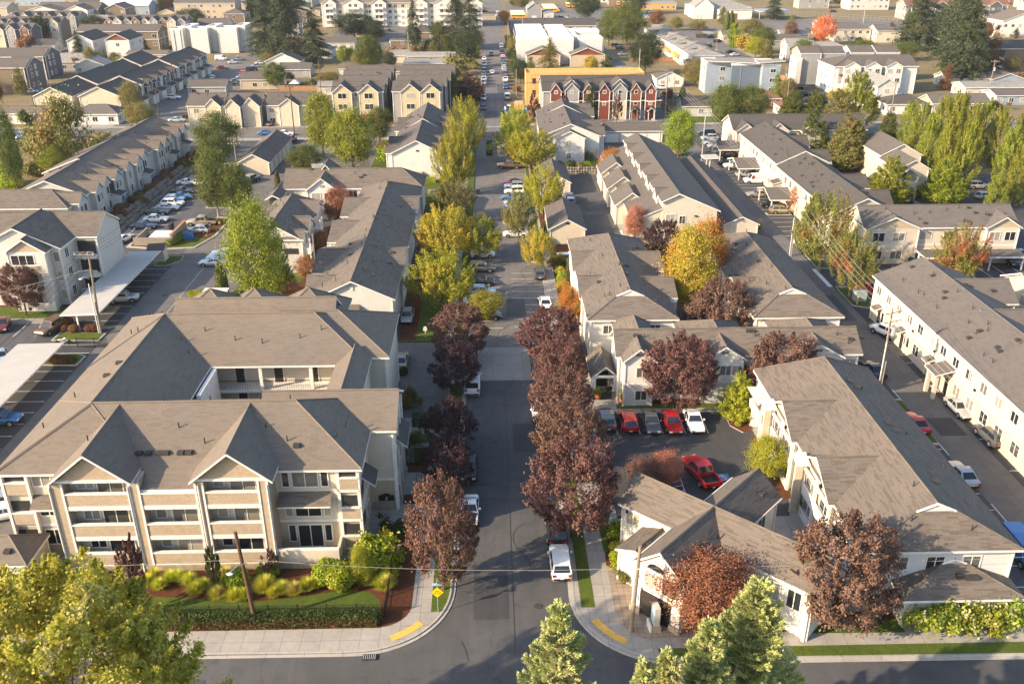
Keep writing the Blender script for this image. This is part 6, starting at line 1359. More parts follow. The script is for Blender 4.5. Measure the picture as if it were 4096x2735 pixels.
SHR=[('tuft','blade',-37.4,62.9,0.9),
 ('tuft','blade',-36.5,63.0,0.7),
 ('tuft','blade',-35.5,63.5,0.9),
 ('tuft','blade',-34.8,62.5,0.8),
 ('tuft','blade',-32.1,63.3,0.5),
 ('tuft','blade',-30.8,62.7,0.7),
 ('tuft','blade',-30.0,62.7,0.9),
 ('tuft','blade',-29.6,63.6,0.8),
 ('tuft','blade',-28.8,62.3,0.8),
 ('tuft','blade',-28.2,63.3,0.8),
 ('tuft','blade',-27.5,63.3,0.8),
 ('tuft','blade',-26.4,62.8,0.9),
 ('tuft','blade',-25.5,61.6,0.9),
 ('tuft','blade',-25.0,62.2,0.8),
 ('tuft','blade',-23.5,61.0,0.9),
 ('tuft','blade',-23.2,62.7,0.8),
 ('tuft','blade',-22.0,60.7,0.9),
 ('tuft','blade',-21.3,60.8,0.8),
 ('tuft','blade',-23.6,63.7,0.8),
 ('tuft','blade',-19.7,61.7,1.2),
 ('tuft','blade',-18.8,61.0,0.7),
 ('tuft','blade',-18.2,61.5,0.9),
 ('tuft','blade',-17.1,61.3,0.9),
 ('tuft','blade',-16.1,61.8,0.9),
 ('tuft','blade',-15.4,62.1,0.7),
 ('tuft','blade',-10.9,62.4,0.9),
 ('tuft','blade',-10.6,63.4,0.9),
 ('tuft','blade',-9.5,61.8,1.1),
 ('tuft','blade',-9.3,63.0,1.0),
 ('ball','shrub',-40.3,62.1,1.15),
 ('ball','hedge',-41.9,62.3,0.9),
 ('ball','shrub',-39.0,64.3,0.5),
 ('ball','hedge',-38.8,61.9,0.6),
 ('ball','shrub',-33.5,63.3,0.4),
 ('ball','shrub',-22.1,62.5,1.1),
 ('ball','shrub',-20.5,64.1,0.5),
 ('ball','shrub',-20.4,64.1,0.5),
 ('ball','shrub',-19.3,64.0,0.5),
 ('ball','shrub',-14.5,63.0,1.3),
 ('ball','shrub',-13.2,62.4,1.35),
 ('blob','shrub',-10.4,64.7,1.7),
 ('blob','lime',-9.4,65.4,1.3),
 ('ball','hedge',-9.3,68.6,0.8),
 ('ball','hedge',-8.7,70.2,0.7),
 ('blob','hedge',-10.1,69.9,0.8),
 ('blob','mid',-9.7,94.0,1.2),
 ('blob','mid',-8.7,85.8,0.9),
 ('ball','hedge',-11.3,102.6,0.6),
 ('blob','shrub',11.3,68.3,0.9),
 ('ball','lime',11.0,66.5,0.6),
 ('ball','shrub',10.9,65.2,0.65),
 ('ball','mid',11.9,64.2,0.8),
 ('blob','shrub',11.1,63.5,0.8),
 ('blob','shrub',11.6,63.0,0.9),
 ('blob','mid',11.2,62.3,0.7),
 ('ball','shrub',13.1,69.9,0.6),
 ('blob','lime',17.4,55.9,0.6),
 ('blob','shrub',16.5,56.1,0.5),
 ('tuft','mid',30.1,74.0,1.1),
 ('tuft','mid',30.0,72.4,1.2),
 ('tuft','mid',30.2,71.3,1.0),
 ('ball','mid',16.4,96.5,0.7),
 ('ball','mid',17.5,96.8,0.5),
 ('blob','mid',19.2,96.4,1.0),
 ('ball','mid',18.7,97.1,0.5),
 ('ball','shrub',27.9,91.6,1.0),
 ('ball','shrub',27.8,92.4,0.7),
 ('ball','lime',27.8,88.6,0.4),
 ('blob','gold',30.3,90.4,0.9),
 ('blob','shrub',15.0,112.2,1.4),
 ('blob','shrub',16.3,112.5,1.3),
 ('ball','rust',12.5,155.5,0.65),
 ('ball','rust',14.8,156.5,0.6),
 ('ball','mid',11.5,155.2,0.65),
 ('tuft','lime',11.4,141.5,1.9),
 ('blob','lime',11.3,137.1,0.9),
 ('ball','shrub',11.3,134.5,1.0),
 ('ball','gold',11.1,130.9,1.1),
 ('cyp','mid',12.7,138.1,1.0),
 ('cyp','mid',11.9,132.4,1.0),
 ('cyp','shrub',10.3,172.3,1.0),
 ('ball','mid',20.9,219.3,1.5),
 ('box','shrub',25.2,172.3,0.9),
 ('cyp','shrub',25.2,184.1,0.9),
 ('ball','gold',40.4,159.5,1.4),
 ('tuft','gold',45.0,160.1,1.4),
 ('ball','gold',47.0,160.0,1.5),
 ('tuft','gold',49.5,159.9,1.5),
 ('box','shrub',42.1,157.0,1.2),
 ('ball','gold',-25.9,223.4,2.0),
 ('blob','shrub',-24.5,214.8,2.2),
 ('box','shrub',-17.1,196.2,1.4),
 ('box','shrub',-13.5,196.6,1.4),
 ('ball','shrub',-10.3,197.0,1.0),
 ('cyp','mid',-45.8,192.3,1.2),
 ('ball','shrub',-57.1,154.7,0.8),
 ('ball','shrub',-56.9,156.0,0.8),
 ('ball','shrub',-56.6,156.9,0.8),
 ('ball','shrub',-56.3,157.9,0.8),
 ('ball','shrub',-56.0,158.9,0.8),
 ('box','shrub',-45.0,129.6,1.2),
 ('cyp','mid',-41.3,130.5,1.7),
 ('ball','rust',-68.9,128.9,0.9),
 ('ball','rust',-67.8,129.3,0.9),
 ('ball','rust',-74.3,129.1,0.9),
 ('box','mid',-65.0,133.6,1.2),
 ('ball','rust',-60.4,119.5,0.8),
 ('ball','rust',-58.6,117.2,0.7),
 ('ball','rust',-56.4,117.3,0.7),
 ('ball','rust',-55.8,117.3,0.7),
 ('ball','rust',-60.0,117.6,0.6),
 ('ball','rust',-57.6,107.7,0.7),
 ('ball','rust',-56.8,107.5,0.7),
 ('ball','rust',-55.9,107.3,0.7),
 ('ball','mid',-54.9,107.6,0.6),
 ('ball','green',88.8,181.7,1.0),
 ('ball','green',90.3,181.6,1.0),
 ('ball','green',91.9,181.6,1.0),
 ('blob','mid',67.9,146.3,1.6),
 ('blob','mid',69.8,146.8,1.4),
 ('blob','mid',72.4,147.4,1.6),
 ('blob','mid',74.3,147.9,1.4),
 ('ball','hedge',-111.9,321.7,2.4),
 ('ball','shrub',-114.8,277.7,1.6),
 ('cyp','hedge',59.1,281.3,2.2),
 ('blob','shrub',42.5,267.1,1.3),
 ('blob','shrub',47.6,270.5,1.6),
 ('ball','mid',21.2,220.6,1.8),
 ('cyp','mid',26.1,218.0,1.2),
 ('box','mid',24.6,212.2,1.2),
 ('blob','olive',23.7,214.5,1.4),
 ('cyp','mid',237.5,535.8,2.4),
 ('cyp','mid',239.8,535.7,2.4),
 ('cyp','mid',242.1,535.6,2.4),
 ('cyp','mid',244.4,535.5,2.4),
 ('blob','gold',113.6,295.7,2.0),
 ('blob','gold',110.7,295.8,1.4),
 ('cyp','mid',121.0,481.2,3.5),
 ('cyp','mid',123.1,481.1,3.5),
 ('blob','lime',113.8,416.5,4.0),
 ('blob','rust',-39.5,392.0,3.0),
 ('blob','rust',-31.0,389.9,3.0),
 ('blob','dark',-26.6,421.9,3.2),
 ('blob','dark',-22.4,421.7,3.4),
 ('blob','dark',-17.7,421.5,3.2),
 ('blob','olive',-12.4,352.6,4.0),
 ('blob','plum',-5.8,299.8,4.2),
 ('blob','dark',-215.9,459.7,6.0),
 ('blob','rust',-205.5,424.6,4.0),
 ('blob','mid',-156.5,379.4,3.0),
 ('blob','rust',-157.7,373.0,3.0),
 ('blob','rust',29.5,237.6,2.0),
 ('blob','gold',10.1,142.4,0.8),
 ('blob','mid',-131.6,262.7,2.2),
 ('ball','shrub',-111.9,212.0,2.4),
 ('ball','shrub',-105.9,197.0,3.0),
 ('ball','shrub',-102.8,193.1,2.4)]
ORD='first second third fourth fifth sixth seventh eighth ninth tenth eleventh twelfth thirteenth fourteenth fifteenth sixteenth seventeenth eighteenth nineteenth twentieth twenty-first twenty-second twenty-third twenty-fourth twenty-fifth twenty-sixth twenty-seventh twenty-eighth twenty-ninth thirtieth thirty-first thirty-second'.split()
def ordinal(i,n,way='from the left'):
 if n==1:return ''
 if n==2:return ', the '+('left' if way=='from the left' else 'nearer' if 'near' in way else 'upper')+' one' if i==0 else ', the '+('right' if way=='from the left' else 'farther' if 'near' in way else 'lower')+' one'
 return ', '+ORD[i]+' '+way
LOOK=dict(blade='yellow',shrub='lime green',hedge='dark green',lime='yellow green',mid='mid green',gold='golden',rust='rusty brown',green='green',olive='olive',dark='dark',plum='dark purple')
SHP=dict(tuft=('ornamental_grass','ornamental grass clump','grass clump'),ball=('round_shrub','clipped ball shrub','shrub'),blob=('bush','loose bush','bush'),box=('box_hedge','clipped block hedge','hedge'),cyp=('cypress','narrow upright conifer','shrub'))
ZONES=[(lambda x,y:x<-9.5 and y<66,'before the three storey block'),(lambda x,y:-9.5<=x<-3 and y<112,'at the three storey block entrance'),(lambda x,y:6<x<16 and y<72,'in the clubhouse corner bed'),(lambda x,y:16<=x<33 and y<88,'between the clubhouse and the white screens'),(lambda x,y:8<x<34 and y<112,'below the wide white building'),
 (lambda x,y:8<x<14 and y<152,'in the bed right of the drive'),(lambda x,y:8<x<20 and y<160,'at the small cream garage'),(lambda x,y:20<x<34 and y<215,'along the alley path'),(lambda x,y:34<=x<52 and y<165,'at the tall gable and long garage'),(lambda x,y:7<x<30 and y<245,'below the white gable ended block'),(lambda x,y:-30<x<-4 and y<215,'beside the cream gable ended block'),
 (lambda x,y:-50<x<-30 and y<215,'by the shaded lane'),(lambda x,y:-64<x<=-50 and y<125,'on the carport islands'),(lambda x,y:-64<x<=-50 and y<175,'by the bin enclosure lawn'),(lambda x,y:x<=-64 and y<150,'before the three storey pale block'),(lambda x,y:x<=-64 and y<250,'at the clearing beyond the townhouse row'),(lambda x,y:x>52 and y<160,'below the beige block'),(lambda x,y:x>80 and y<215,'before the stepped cream house'),(lambda x,y:28<x<50 and y<275,'before the rowhouse garages'),
 (lambda x,y:50<=x<75 and y<290,'by the dark roofed bungalow'),(lambda x,y:x>=100 and y<320,'before the white townhouse row'),(lambda x,y:x>200,'below the rust roofed townhouses'),(lambda x,y:x>60,'along the lane of parked cars'),(lambda x,y:-64<x<2,'among the bungalows'),(lambda x,y:True,'among the dark far townhouses')]
exec('')
def place_shrubs(rows):
 grp={}
 for s_,lf,x,y,r in rows:
  z=next(p for f,p in ZONES if f(x,y));grp.setdefault((s_,lf,z),[]).append((x,y,r))
 for (s_,lf,z),its in grp.items():
  its.sort(key=lambda q:q[0]/q[1]);nm,lk,ct=SHP[s_]
  for i,(x,y,r)in enumerate(its):
   r*=.85 if s_=='tuft' else 1.;h={'tuft':1.5*r+.3,'ball':1.65*r,'blob':1.5*r,'box':1.1,'cyp':3.2*r}[s_]
   shrub(nm,s_,lf,x,y,r*(.55 if s_=='cyp' else 1.),h,f'{LOOK[lf]} {lk} {z}'+ordinal(i,len(its)),f'{LOOK[lf]} {ct}s {z}' if len(its)>1 else None,.12 if y<105 else .04,ry=(r*.5 if s_=='box' else None),rz=0 if s_=='box' else None,cat=ct)
place_shrubs(SHR)
def hedge(x0,x1,y0,y1,h,label,leaf='hedge',z=.13,n=None,name='hedge',rag=.05,size=.17):
 g=np.random.default_rng(int(abs(x0*10+y0)));A_=2*(x1-x0+y1-y0)*h+(x1-x0)*(y1-y0);n=n or int(min(30000,A_*110))
 p=g.uniform(0,1,(n,3))*np.array([x1-x0,y1-y0,h])+np.array([x0,y0,z]);ax=g.choice(3,n,p=[.1,.4,.5]);sg=g.uniform(size=n)<.6
 lo,hi=np.array([x0,y0,z]),np.array([x1,y1,z+h]);sd_=np.where(ax==2,True,~sg);p[np.arange(n),ax]=np.where(sd_,hi[ax],lo[ax])+g.normal(size=n)*rag;p[:,2]+=.06*np.sin(p[:,0]*2.1)*(p[:,2]>z+h*.7)
 d=np.zeros((n,3));d[np.arange(n),ax]=np.where(sd_,1,-1);nrm=d*.8+g.normal(size=(n,3))*.6;nrm/=np.linalg.norm(nrm,axis=1)[:,None];u=np.cross(nrm,g.normal(size=(n,3)));u/=np.linalg.norm(u,axis=1)[:,None];w=np.cross(nrm,u);s=size*g.uniform(.6,1.3,(n,1))
 v=np.stack([p-u*s*.5,p+w*s*.35,p+u*s*.5,p-w*s*.35],1).reshape(-1,3);return tag(link(name,leafmesh('hedge',v,LM[leaf])),label,'hedge')
hedge(-60,-9.6,57.25,58.25,1.0,'long low dark green hedge between the front pavement and the iron fence')
hedge(-10.6,-6.9,81.2,83.4,.8,'dark hedge block beside the entrance ramp of the three storey block')
hedge(-9.2,-6.9,89.4,91.2,.9,'clipped hedge at the edge of the concrete visitor parking')
hedge(9.6,10.2,157,163,1.,'clipped hedge strip along the path by the small cream garage')
hedge(49,70,441,443,1.3,'dark hedge line across the far lane on the dry field')if 0 else hedge(104,124,470,472.5,1.4,'dark hedge line on the dry field beside the school drive')
for i,x in enumerate((34.3,36.2,38.1,40.0,41.7)):
 shrub('hydrangea','blob','bloom',x,55.8+.15*(i%2),1.35,2.0,'hydrangea bush with cream blooms before the white garage'+ordinal(i,5),'hydrangeas before the white garage',.13,cat='shrub')
 NS[0]+=1
for i in range(30):
 y=161+i*2.3;
 if 20<=i:y+=2
 x=-73.0+(i%3)*.55+(1.2 if i%4==0 else 0);r=(1.35,1.,1.2,.8)[i%4]
 shrub('round_shrub','ball','rust' if i%5 else 'mid',x,y,r,r*1.75,f'brown clipped ball shrub below the stepped townhouses, {ORD[i]} from the near end','clipped shrubs below the stepped townhouses',.0,cat='shrub')
for i in range(8):x=14.5+i*1.6;shrub('bush','blob',('mid','olive','shrub')[i%3],x,205.5+(i%2)*1.2,1.,1.3,'planting bush above the boulder wall'+ordinal(i,8),'bushes above the boulder wall',.5,cat='bush')
for i,(x,y)in enumerate(((-102,205),(-95,224),(-108,220),(-99,232),(-112,232))):shrub('bush','blob',('olive','mid','rust')[i%3],x,y,3.,3.4,'wild bush in the clearing left of the townhouse row'+ordinal(i,5),'wild bushes of the clearing',0,cat='bush')
FB={}
fr=random.Random(4)
for zone,(xa,xb,ya,yb),n in (('among the bungalows left of the far street',(-76,-13,312,436),34),('around the brown townhouses at left',(-200,-136,292,440),22),('behind the orange dormers',(-240,-120,486,640),26),('among the houses right of the tall round tree',(56,98,290,350),14),('around the white townhouse row',(112,200,268,400),30),('below the schoolyard',(112,260,440,500),24),('on the skyline',(-120,330,640,760),30),('left of the far street verge',(-12,-5,300,440),9),('on the right verge of the far street',(9,11.5,285,470),12)):
 for i in range(n):FB.setdefault(zone,[]).append((fr.uniform(xa,xb),fr.uniform(ya,yb)))
BOX=[]
for o in list(COL.objects):
 if o.type=='EMPTY' and 'category' in o and any(c.name.startswith('roof')for c in o.children):
  r=next(c for c in o.children if c.name.startswith('roof'));vs=[v_.co for v_ in r.data.vertices]
  if vs and not o.rotation_euler.z:BOX.append((min(v_.x for v_ in vs)+o.location.x-1.5,max(v_.x for v_ in vs)+o.location.x+1.5,min(v_.y for v_ in vs)+o.location.y-1.5,max(v_.y for v_ in vs)+o.location.y+1.5))
HB=[]
for zone,(xa,xb,ya,yb),n in (('in the hazy quarter at top left',(-300,-105,480,720),34),('left of the schoolyard',(58,110,660,760),6),('in the far right distance',(190,400,590,760),26),('behind the white apartment block',(-105,-5,566,640),9),('beyond the brown townhouses',(-260,-190,300,470),12),('right of the giant firs',(205,300,300,480),9)):
 rows_=[]
 for i in range(n*3):
  x,y=fr.uniform(xa,xb),fr.uniform(ya,yb);w_,d_=fr.uniform(10,22),fr.uniform(9,12)
  if len(rows_)<n and not any(a<x+w_+1 and x-1<b_ and c<y+d_+3 and y-3<d for a,b_,c,d in BOX):BOX.append((x,x+w_,y,y+d_));rows_.append((x,y,w_,d_))
 rows_.sort(key=lambda q:q[0]/q[1])
 for i,(x,y,w_,d_)in enumerate(rows_):
  st=fr.choice((1,1,2));wl,rf=fr.choice(('w_tan','w_white','w_grey','w_brown','w_beige')),fr.choice(('r_slate','r_grey','r_lt','r_brown','r_dark'));HB.append(house(x,x+w_,y,y+d_,2.9*st+.2,2.9*st+2.6,fr.choice('xxy'),fr.choice(('gg','gg','hh')),wl,rf,f'distant {wl[2:]} house {zone}, {ORD[i]} from the left of them' if i<32 else f'distant house {zone}',st,group=f'distant houses {zone}',spc=4.5))
for zone,pts in FB.items():
 pts=sorted([p for p in pts if not any(a<p[0]<b_ and c<p[1]<d for a,b_,c,d in BOX)and not (-106<p[0]<-93)and not (98<p[0]<112)],key=lambda p:p[0]/p[1])
 for i,(x,y)in enumerate(pts):
  lf=fr.choice(('mid','olive','dark','rust','green','olive'));big=fr.random()<.5 or y>600
  lb=f'background {"tree" if big else "bush"} {zone}';g_=f'background greenery {zone}'
  if big:tree('shade_tree',fr.choice(('round','round','cone','fir')),lf,x,y,fr.uniform(5,9)*(1.6 if y>600 else 1),fr.uniform(2,3.4)*(1.6 if y>600 else 1),lb+f', {ORD[i]} from the left',g_)
  else:shrub('bush','blob',lf,x,y,fr.uniform(1.2,2.4),fr.uniform(1.4,2.6),lb+f', {ORD[i]} from the left',g_,0.,cat='bush')
# foreground trees
v,cc=leafcloud('round',91,210000,.21,21,7.2,620,.55,irr=.26,z0=.42,inner=.3,shoots=.35,aspect=.75)
zl,zh=np.percentile(v[:,2],(1,99));v[:,2]=9+(v[:,2]-zl)*12.2/(zh-zl);cc[:,2]=9+(cc[:,2]-zl)*12.2/(zh-zl)
t=tag(empty('sycamore_tree',-23.2,35.4),'big yellow green broadleaf tree cut by the bottom left corner','tree');link('crown',leafmesh('sycamore_crown',v,LM['fg']),t)
m=MB();m.tube([(0,0,0),(.1,.1,5),(-.1,0,10),(.2,.1,17)],.42,'bark',9,.08)
for i in range(0,330,9):c=cc[i];m.tube([(0,0,7.5+.016*i),(c[0]*.5,c[1]*.5,(7+c[2])/2+1.5),tuple(c)],.1,'bark_l',5,.02)
m.build('trunk',t)
def spruce(x,y,h,r,seed,label,n=120000,zlow=.3):
 g=np.random.default_rng(seed);P_,D_=[],[];m=MB();m.tube([(0,0,0),(0,0,h*.5),(0,0,h)],h*.012,'bark',7,.02);z=h*zlow;BR=[]
 while z<h-.25:
  f=(h-z)/(h*(1-zlow));L=r*f**.85+.25;k=g.integers(4,7)
  for j in range(k):
   a=g.uniform(0,2*PI);l=L*g.uniform(.65,1.12);d=np.array([math.cos(a),math.sin(a),.12+.5*(1-f)]);BR.append((np.array([0,0,z+g.normal()*.12]),d,l))
  z+=.22+.33*f
 tot=sum(b[2]for b in BR)
 for o_,d,l in BR:
  c=max(10,int(n*l/tot));t_=g.uniform(.12,1,c)**.75;s_=g.choice([-1.,1.],c)*g.uniform(0,.5,c)**.8*(1.15-t_)*l*.85;pv=np.array([-d[1],d[0],0]);sag=-.55*np.sin(t_*2.4)*.22*l
  p=o_+d*(t_*l)[:,None]+pv*s_[:,None]+np.stack([0*t_,0*t_,sag-.12*np.abs(s_)+g.normal(size=c)*.05],1);dd=d*.8+pv*(np.sign(s_)*.65)[:,None]+np.array([0,0,.25])+g.normal(size=(c,3))*.3
  P_.append(p);D_.append(dd)
  if l>1:m.tube([tuple(o_),tuple(o_+d*l*.5+np.array([0,0,-.1*l])),tuple(o_+d*l*.9+np.array([0,0,-.1*l]))],.03,'bark_l',4,.008)
 tp=260;P_.append(np.stack([g.normal(size=tp)*.05,g.normal(size=tp)*.05,h-g.uniform(0,1.3,tp)],1));D_.append(g.normal(size=(tp,3))*.5+np.array([0,0,.9]))
 p=np.concatenate(P_);d=np.concatenate(D_);d/=np.linalg.norm(d,axis=1)[:,None];N_=len(p);u=np.cross(d,g.normal(size=(N_,3)));u/=np.linalg.norm(u,axis=1)[:,None];s=.23*g.uniform(.6,1.3,(N_,1));w_=.04
 v=np.stack([p,p+d*s*.5+u*w_,p+d*s,p+d*s*.5-u*w_],1).reshape(-1,3)
 t=tag(empty('spruce_tree',x,y),label,'tree');link('crown',leafmesh('spruce_crown',v,LM['spruce']),t);m.build('trunk',t)
spruce(3.4,37.8,18.9,3.6,3,'pale green spruce at the bottom centre before the road')
spruce(14.2,38.2,20.0,4.6,8,'tall pale green spruce at the bottom right, highest of the group',170000)
spruce(11.2,36.2,19.0,3.2,11,'slimmer pale green spruce left of the highest one at the bottom right',95000)
spruce(7.5,34.4,18.2,1.6,21,'small pale green spruce tip farthest left of the bottom right group',26000)
spruce(8.7,34.6,18.6,3.0,15,'low pale green spruce tip at the bottom edge between the others',80000)
# vehicles
CT=dict(
 sedan=(4.7,1.82,1.45,.93,.86,.78,.12,-.98,-1.72,.22),coupe=(4.6,1.85,1.35,.9,.82,.7,.05,-.85,-1.7,.2),suv=(4.6,1.86,1.68,1.08,1.02,.95,.4,-1.75,-2.18,.3),hatch=(4.2,1.77,1.52,.97,.92,.95,.3,-1.35,-1.98,.24),
 minivan=(5.0,1.95,1.78,1.1,1.0,1.25,.55,-2.0,-2.4,.26),van=(5.2,1.98,2.1,1.25,1.15,1.55,.95,-2.42,-2.52,.28),pickup=(5.7,1.98,1.88,1.18,1.14,1.2,.65,-.75,-1.05,.36),jeep=(4.3,1.88,1.86,1.15,1.08,.75,.45,-1.85,-2.0,.42),wagon=(4.8,1.84,1.52,.97,.9,.85,.3,-1.7,-2.2,.22))
CMESH={}
def carmeshes(t):
 if t in CMESH:return CMESH[t]
 L,W,H,zb,zh,xw,xr,xq,xe,cl=CT[t];w=W/2;h=L/2;body=MB();rr=.34 if H<1.6 else .38;ax=(h-.92,-h+.95 if t !='pickup' else-h+1.15)
 bz=zb-(.12 if t in ('sedan','coupe')else 0.02);pick=t=='pickup'
 st=[(-h,cl+.2,zb-.3,w*.84),(-h+.05,cl+.1,zb-.08,w*.9),(-h+.3,cl,(zb-.01 if t !='pickup' else zb),w*.985),(xe,cl-.02,zb,w),(xq,cl-.03,zb,w),(0,cl-.03,zb,w),(xw,cl-.03,zh+.03,w),(xw+.2,cl-.02,zh,w*.99),(h-.45,cl,zh-.05,w*.96),(h-.12,cl+.05,zh-.17,w*.88),(h,cl+.15,zh-.38,w*.76)]
 if pick:st=[(-h,cl+.2,.82,w*.95),(-h+.06,cl+.1,.84,w*.98),(xe-.1,cl,.86,w),(xe-.05,cl,zb,w)]+st[5:]
 def ring(x,z0,z1,ww):
  zm=z0+(z1-z0)*.55
  hf=[(ww*.84,z0),(ww*.97,z0+.14),(ww,zm),(ww*.965,z1-.07),(ww*.9,z1-.005),(ww*.5,z1+.015)]
  return [(x,-a,z)for a,z in hf]+[(x,a,z)for a,z in reversed(hf)]
 body.grid([ring(*s_)for s_ in st],'white_')
 for sx in ax:
  for sy in (-1,1):
   c=[(sx+(rr+.07)*math.cos(q),sy*(w+.006),rr+(rr+.07)*math.sin(q))for q in [PI*k/10 for k in range(11)]];body.poly(c+[(sx-rr-.07,sy*(w+.006),cl),(sx+rr+.07,sy*(w+.006),cl)][::1],'black')
 body.box(-h-.03,-w*.8,cl+.12,-h+.1,w*.8,cl+.3,'black');body.box(h-.12,-w*.7,cl+.1,h+.03,w*.7,cl+.3,'black')
 wr,wb=w*(.74 if H<1.6 else .8 if t not in ('van','jeep')else .88),w*.93
 cab=[(xe,zb-.02,wb),(xq,H-.05,wr*.97),((xq+xr)/2,H,wr),(xr,H-.06,wr*.98),(xw,zh-.02,wb)]
 top_=[(x,z,ww)for x,z,ww in cab]
 for a,b in zip(top_[1:-2],top_[2:-1]):body.poly([(a[0],-a[2],a[1]),(b[0],-b[2],b[1]),(b[0],b[2],b[1]),(a[0],a[2],a[1])],'white_')
 for a,b in ((top_[0],top_[1]),(top_[3],top_[4])):body.poly([(a[0],-a[2],a[1]),(b[0],-b[2],b[1]),(b[0],b[2],b[1]),(a[0],a[2],a[1])],'white_')
 for sy in (-1,1):body.poly([(x,sy*ww,z)for x,z,ww in top_],'white_')
 if pick:
  body.box(-h+.02,-w*.97,.84,xe-.02,-w*.9,zb,'white_');body.box(-h+.02,w*.9,.84,xe-.02,w*.97,zb,'white_');body.box(-h,-w*.9,.84,-h+.08,w*.9,zb-.02,'white_');body.box(-h+.1,-w*.89,.86,xe-.06,w*.89,.9,'black')
 if t=='jeep':body.box(-h-.22,-.36,.75,-h-.02,.36,1.47,'tyre')
 def lerp(a,b,f):return tuple(a[i]+(b[i]-a[i])*f for i in range(len(a)))
 def pane(a,b,c,d,ins,off):
  m=[sum(q[i]for q in (a,b,c,d))/4 for i in range(3)];return [tuple(m[i]+(q[i]-m[i])*ins+off[i]for i in range(3))for q in (a,b,c,d)]
 G3={}
 A0,A1,A3,A4=top_[0],top_[1],top_[3],top_[4];f3=lambda p,s_:(p[0],s_*p[2],p[1])
 g=MB();g.poly(pane(f3(A4,-1),f3(A4,1),f3(A3,1),f3(A3,-1),.9,(.012,0,.014)),'cglass');G3['windscreen']=g
 g=MB();g.poly(pane(f3(A0,-1),f3(A0,1),f3(A1,1),f3(A1,-1),.84,(-.014,0,.012)),'cglass');G3['rear_window']=g
 for s_ in (-1,1):
  g=MB();xm=(xr+xq)/2+.05;o=(0,s_*.014,.004)
  def side(x,f):
   if x>=xr:q=(x-xr)/(xw-xr);zt,wt=A3[1]+(A4[1]-A3[1])*q,A3[2]+(A4[2]-A3[2])*q
   elif x<=xq:q=(x-xq)/(xe-xq);zt,wt=A1[1]+(A0[1]-A1[1])*q,A1[2]+(A0[2]-A1[2])*q
   else:zt,wt=A1[1],A1[2]
   z=zb+(zt-zb)*f;ww=wb+(wt-wb)*f;return (x+0*o[0],s_*(ww+.014),z)
  cutoff=xm if t !='van' else xr-.55
  fr=[side(cutoff+.05,.1),side(xw-.25,.1),side(xr+.05,.86),side(cutoff+.05,.88)];g.poly(fr,'cglass')
  if t not in ('van',)and not (pick and False):re_=[side(xe+.28,.1),side(cutoff-.05,.1),side(cutoff-.05,.88),side(xq+.06,.86)];g.poly(re_,'cglass')
  G3['side_window' if s_<0 else 'side_window_']=g
 wh=MB()
 rings=[[(rr*q*math.cos(a),y,rr*q*math.sin(a))for a in [2*PI*k/14 for k in range(14)]]for y,q in ((-.11,.9),(-.09,1.),(.09,1.),(.11,.9))];wh.grid(rings,'tyre')
 rim=MB();rim.grid([[(rr*q*math.cos(a),y,rr*q*math.sin(a))for a in [2*PI*k/10 for k in range(10)]]for y,q in ((.1,.66),(.122,.62),(.118,.2))],'rim')
 hl=MB();hl.box(-.13,-.17,-.06,.05,.17,.07,'lampw');tl=MB();tl.box(-.05,-.14,-.09,.06,.14,.1,'lampr');mi=MB();mi.box(-.08,-.1,-.06,.08,.1,.08,'white_');pt=MB();pt.box(-.01,-.17,-.06,.01,.17,.06,'plate')
 pieces=[]
 for n,g in G3.items():pieces.append((n.rstrip('_'),g.mesh(n),(0,0,0),0,None))
 wm,rm_=wh.mesh('wheel'),rim.mesh('rim')
 for sx in ax:
  for sy in (-1,1):pieces.append(('wheel',wm,(sx,sy*(w-.08),rr),0 if sy>0 else PI,rm_))
 hm_,tm_,mm_,pm_=hl.mesh('headlight'),tl.mesh('taillight'),mi.mesh('mirror'),pt.mesh('number_plate')
 for sy in (-1,1):
  pieces.append(('headlight',hm_,(h-.07,sy*w*.62,zh-.27),0,None));pieces.append(('taillight',tm_,(-h+.0,sy*w*.74,zb-.2),0,None))
  pieces.append(('mirror',mm_,(xw-.3,sy*(w+.1),zb+.08),0,None))
 pieces.append(('number_plate',pm_,(-h-.04,0,.62),0,None))
 bm=body.mesh('car_body',True)
 far=MB();far.v,far.f,far.m,far.mats=list(body.v),list(body.f),list(body.m),list(body.mats)
 def add(b2,loc,flip=False):
  i0=len(far.v);far.v+=[((-p[0]if flip else p[0])+loc[0],(-p[1]if flip else p[1])+loc[1],p[2]+loc[2])for p in b2.v]
  for f_,mi_ in zip(b2.f,b2.m):far.f.append(tuple(q+i0 for q in f_));far.m.append(far.mi(b2.mats[mi_]))
 for g in G3.values():add(g,(0,0,0))
 for sx in ax:
  for sy in (-1,1):add(wh,(sx,sy*(w-.08),rr));add(rim,(sx,sy*(w-.08),rr),sy<0)
 for sy in (-1,1):add(hl,(h-.07,sy*w*.62,zh-.27));add(tl,(-h,sy*w*.74,zb-.2));add(mi,(xw-.3,sy*(w+.1),zb+.08))
 CMESH[t]=(bm,pieces,far.mesh('car_far',True));return CMESH[t]
MT['white_']=paint('white',PAINT['white'])
def setpaint(o,col):
 for i,s_ in enumerate(o.material_slots):
  if s_.material==MT['white_']:s_.link='OBJECT';s_.material=paint(col,PAINT[col])
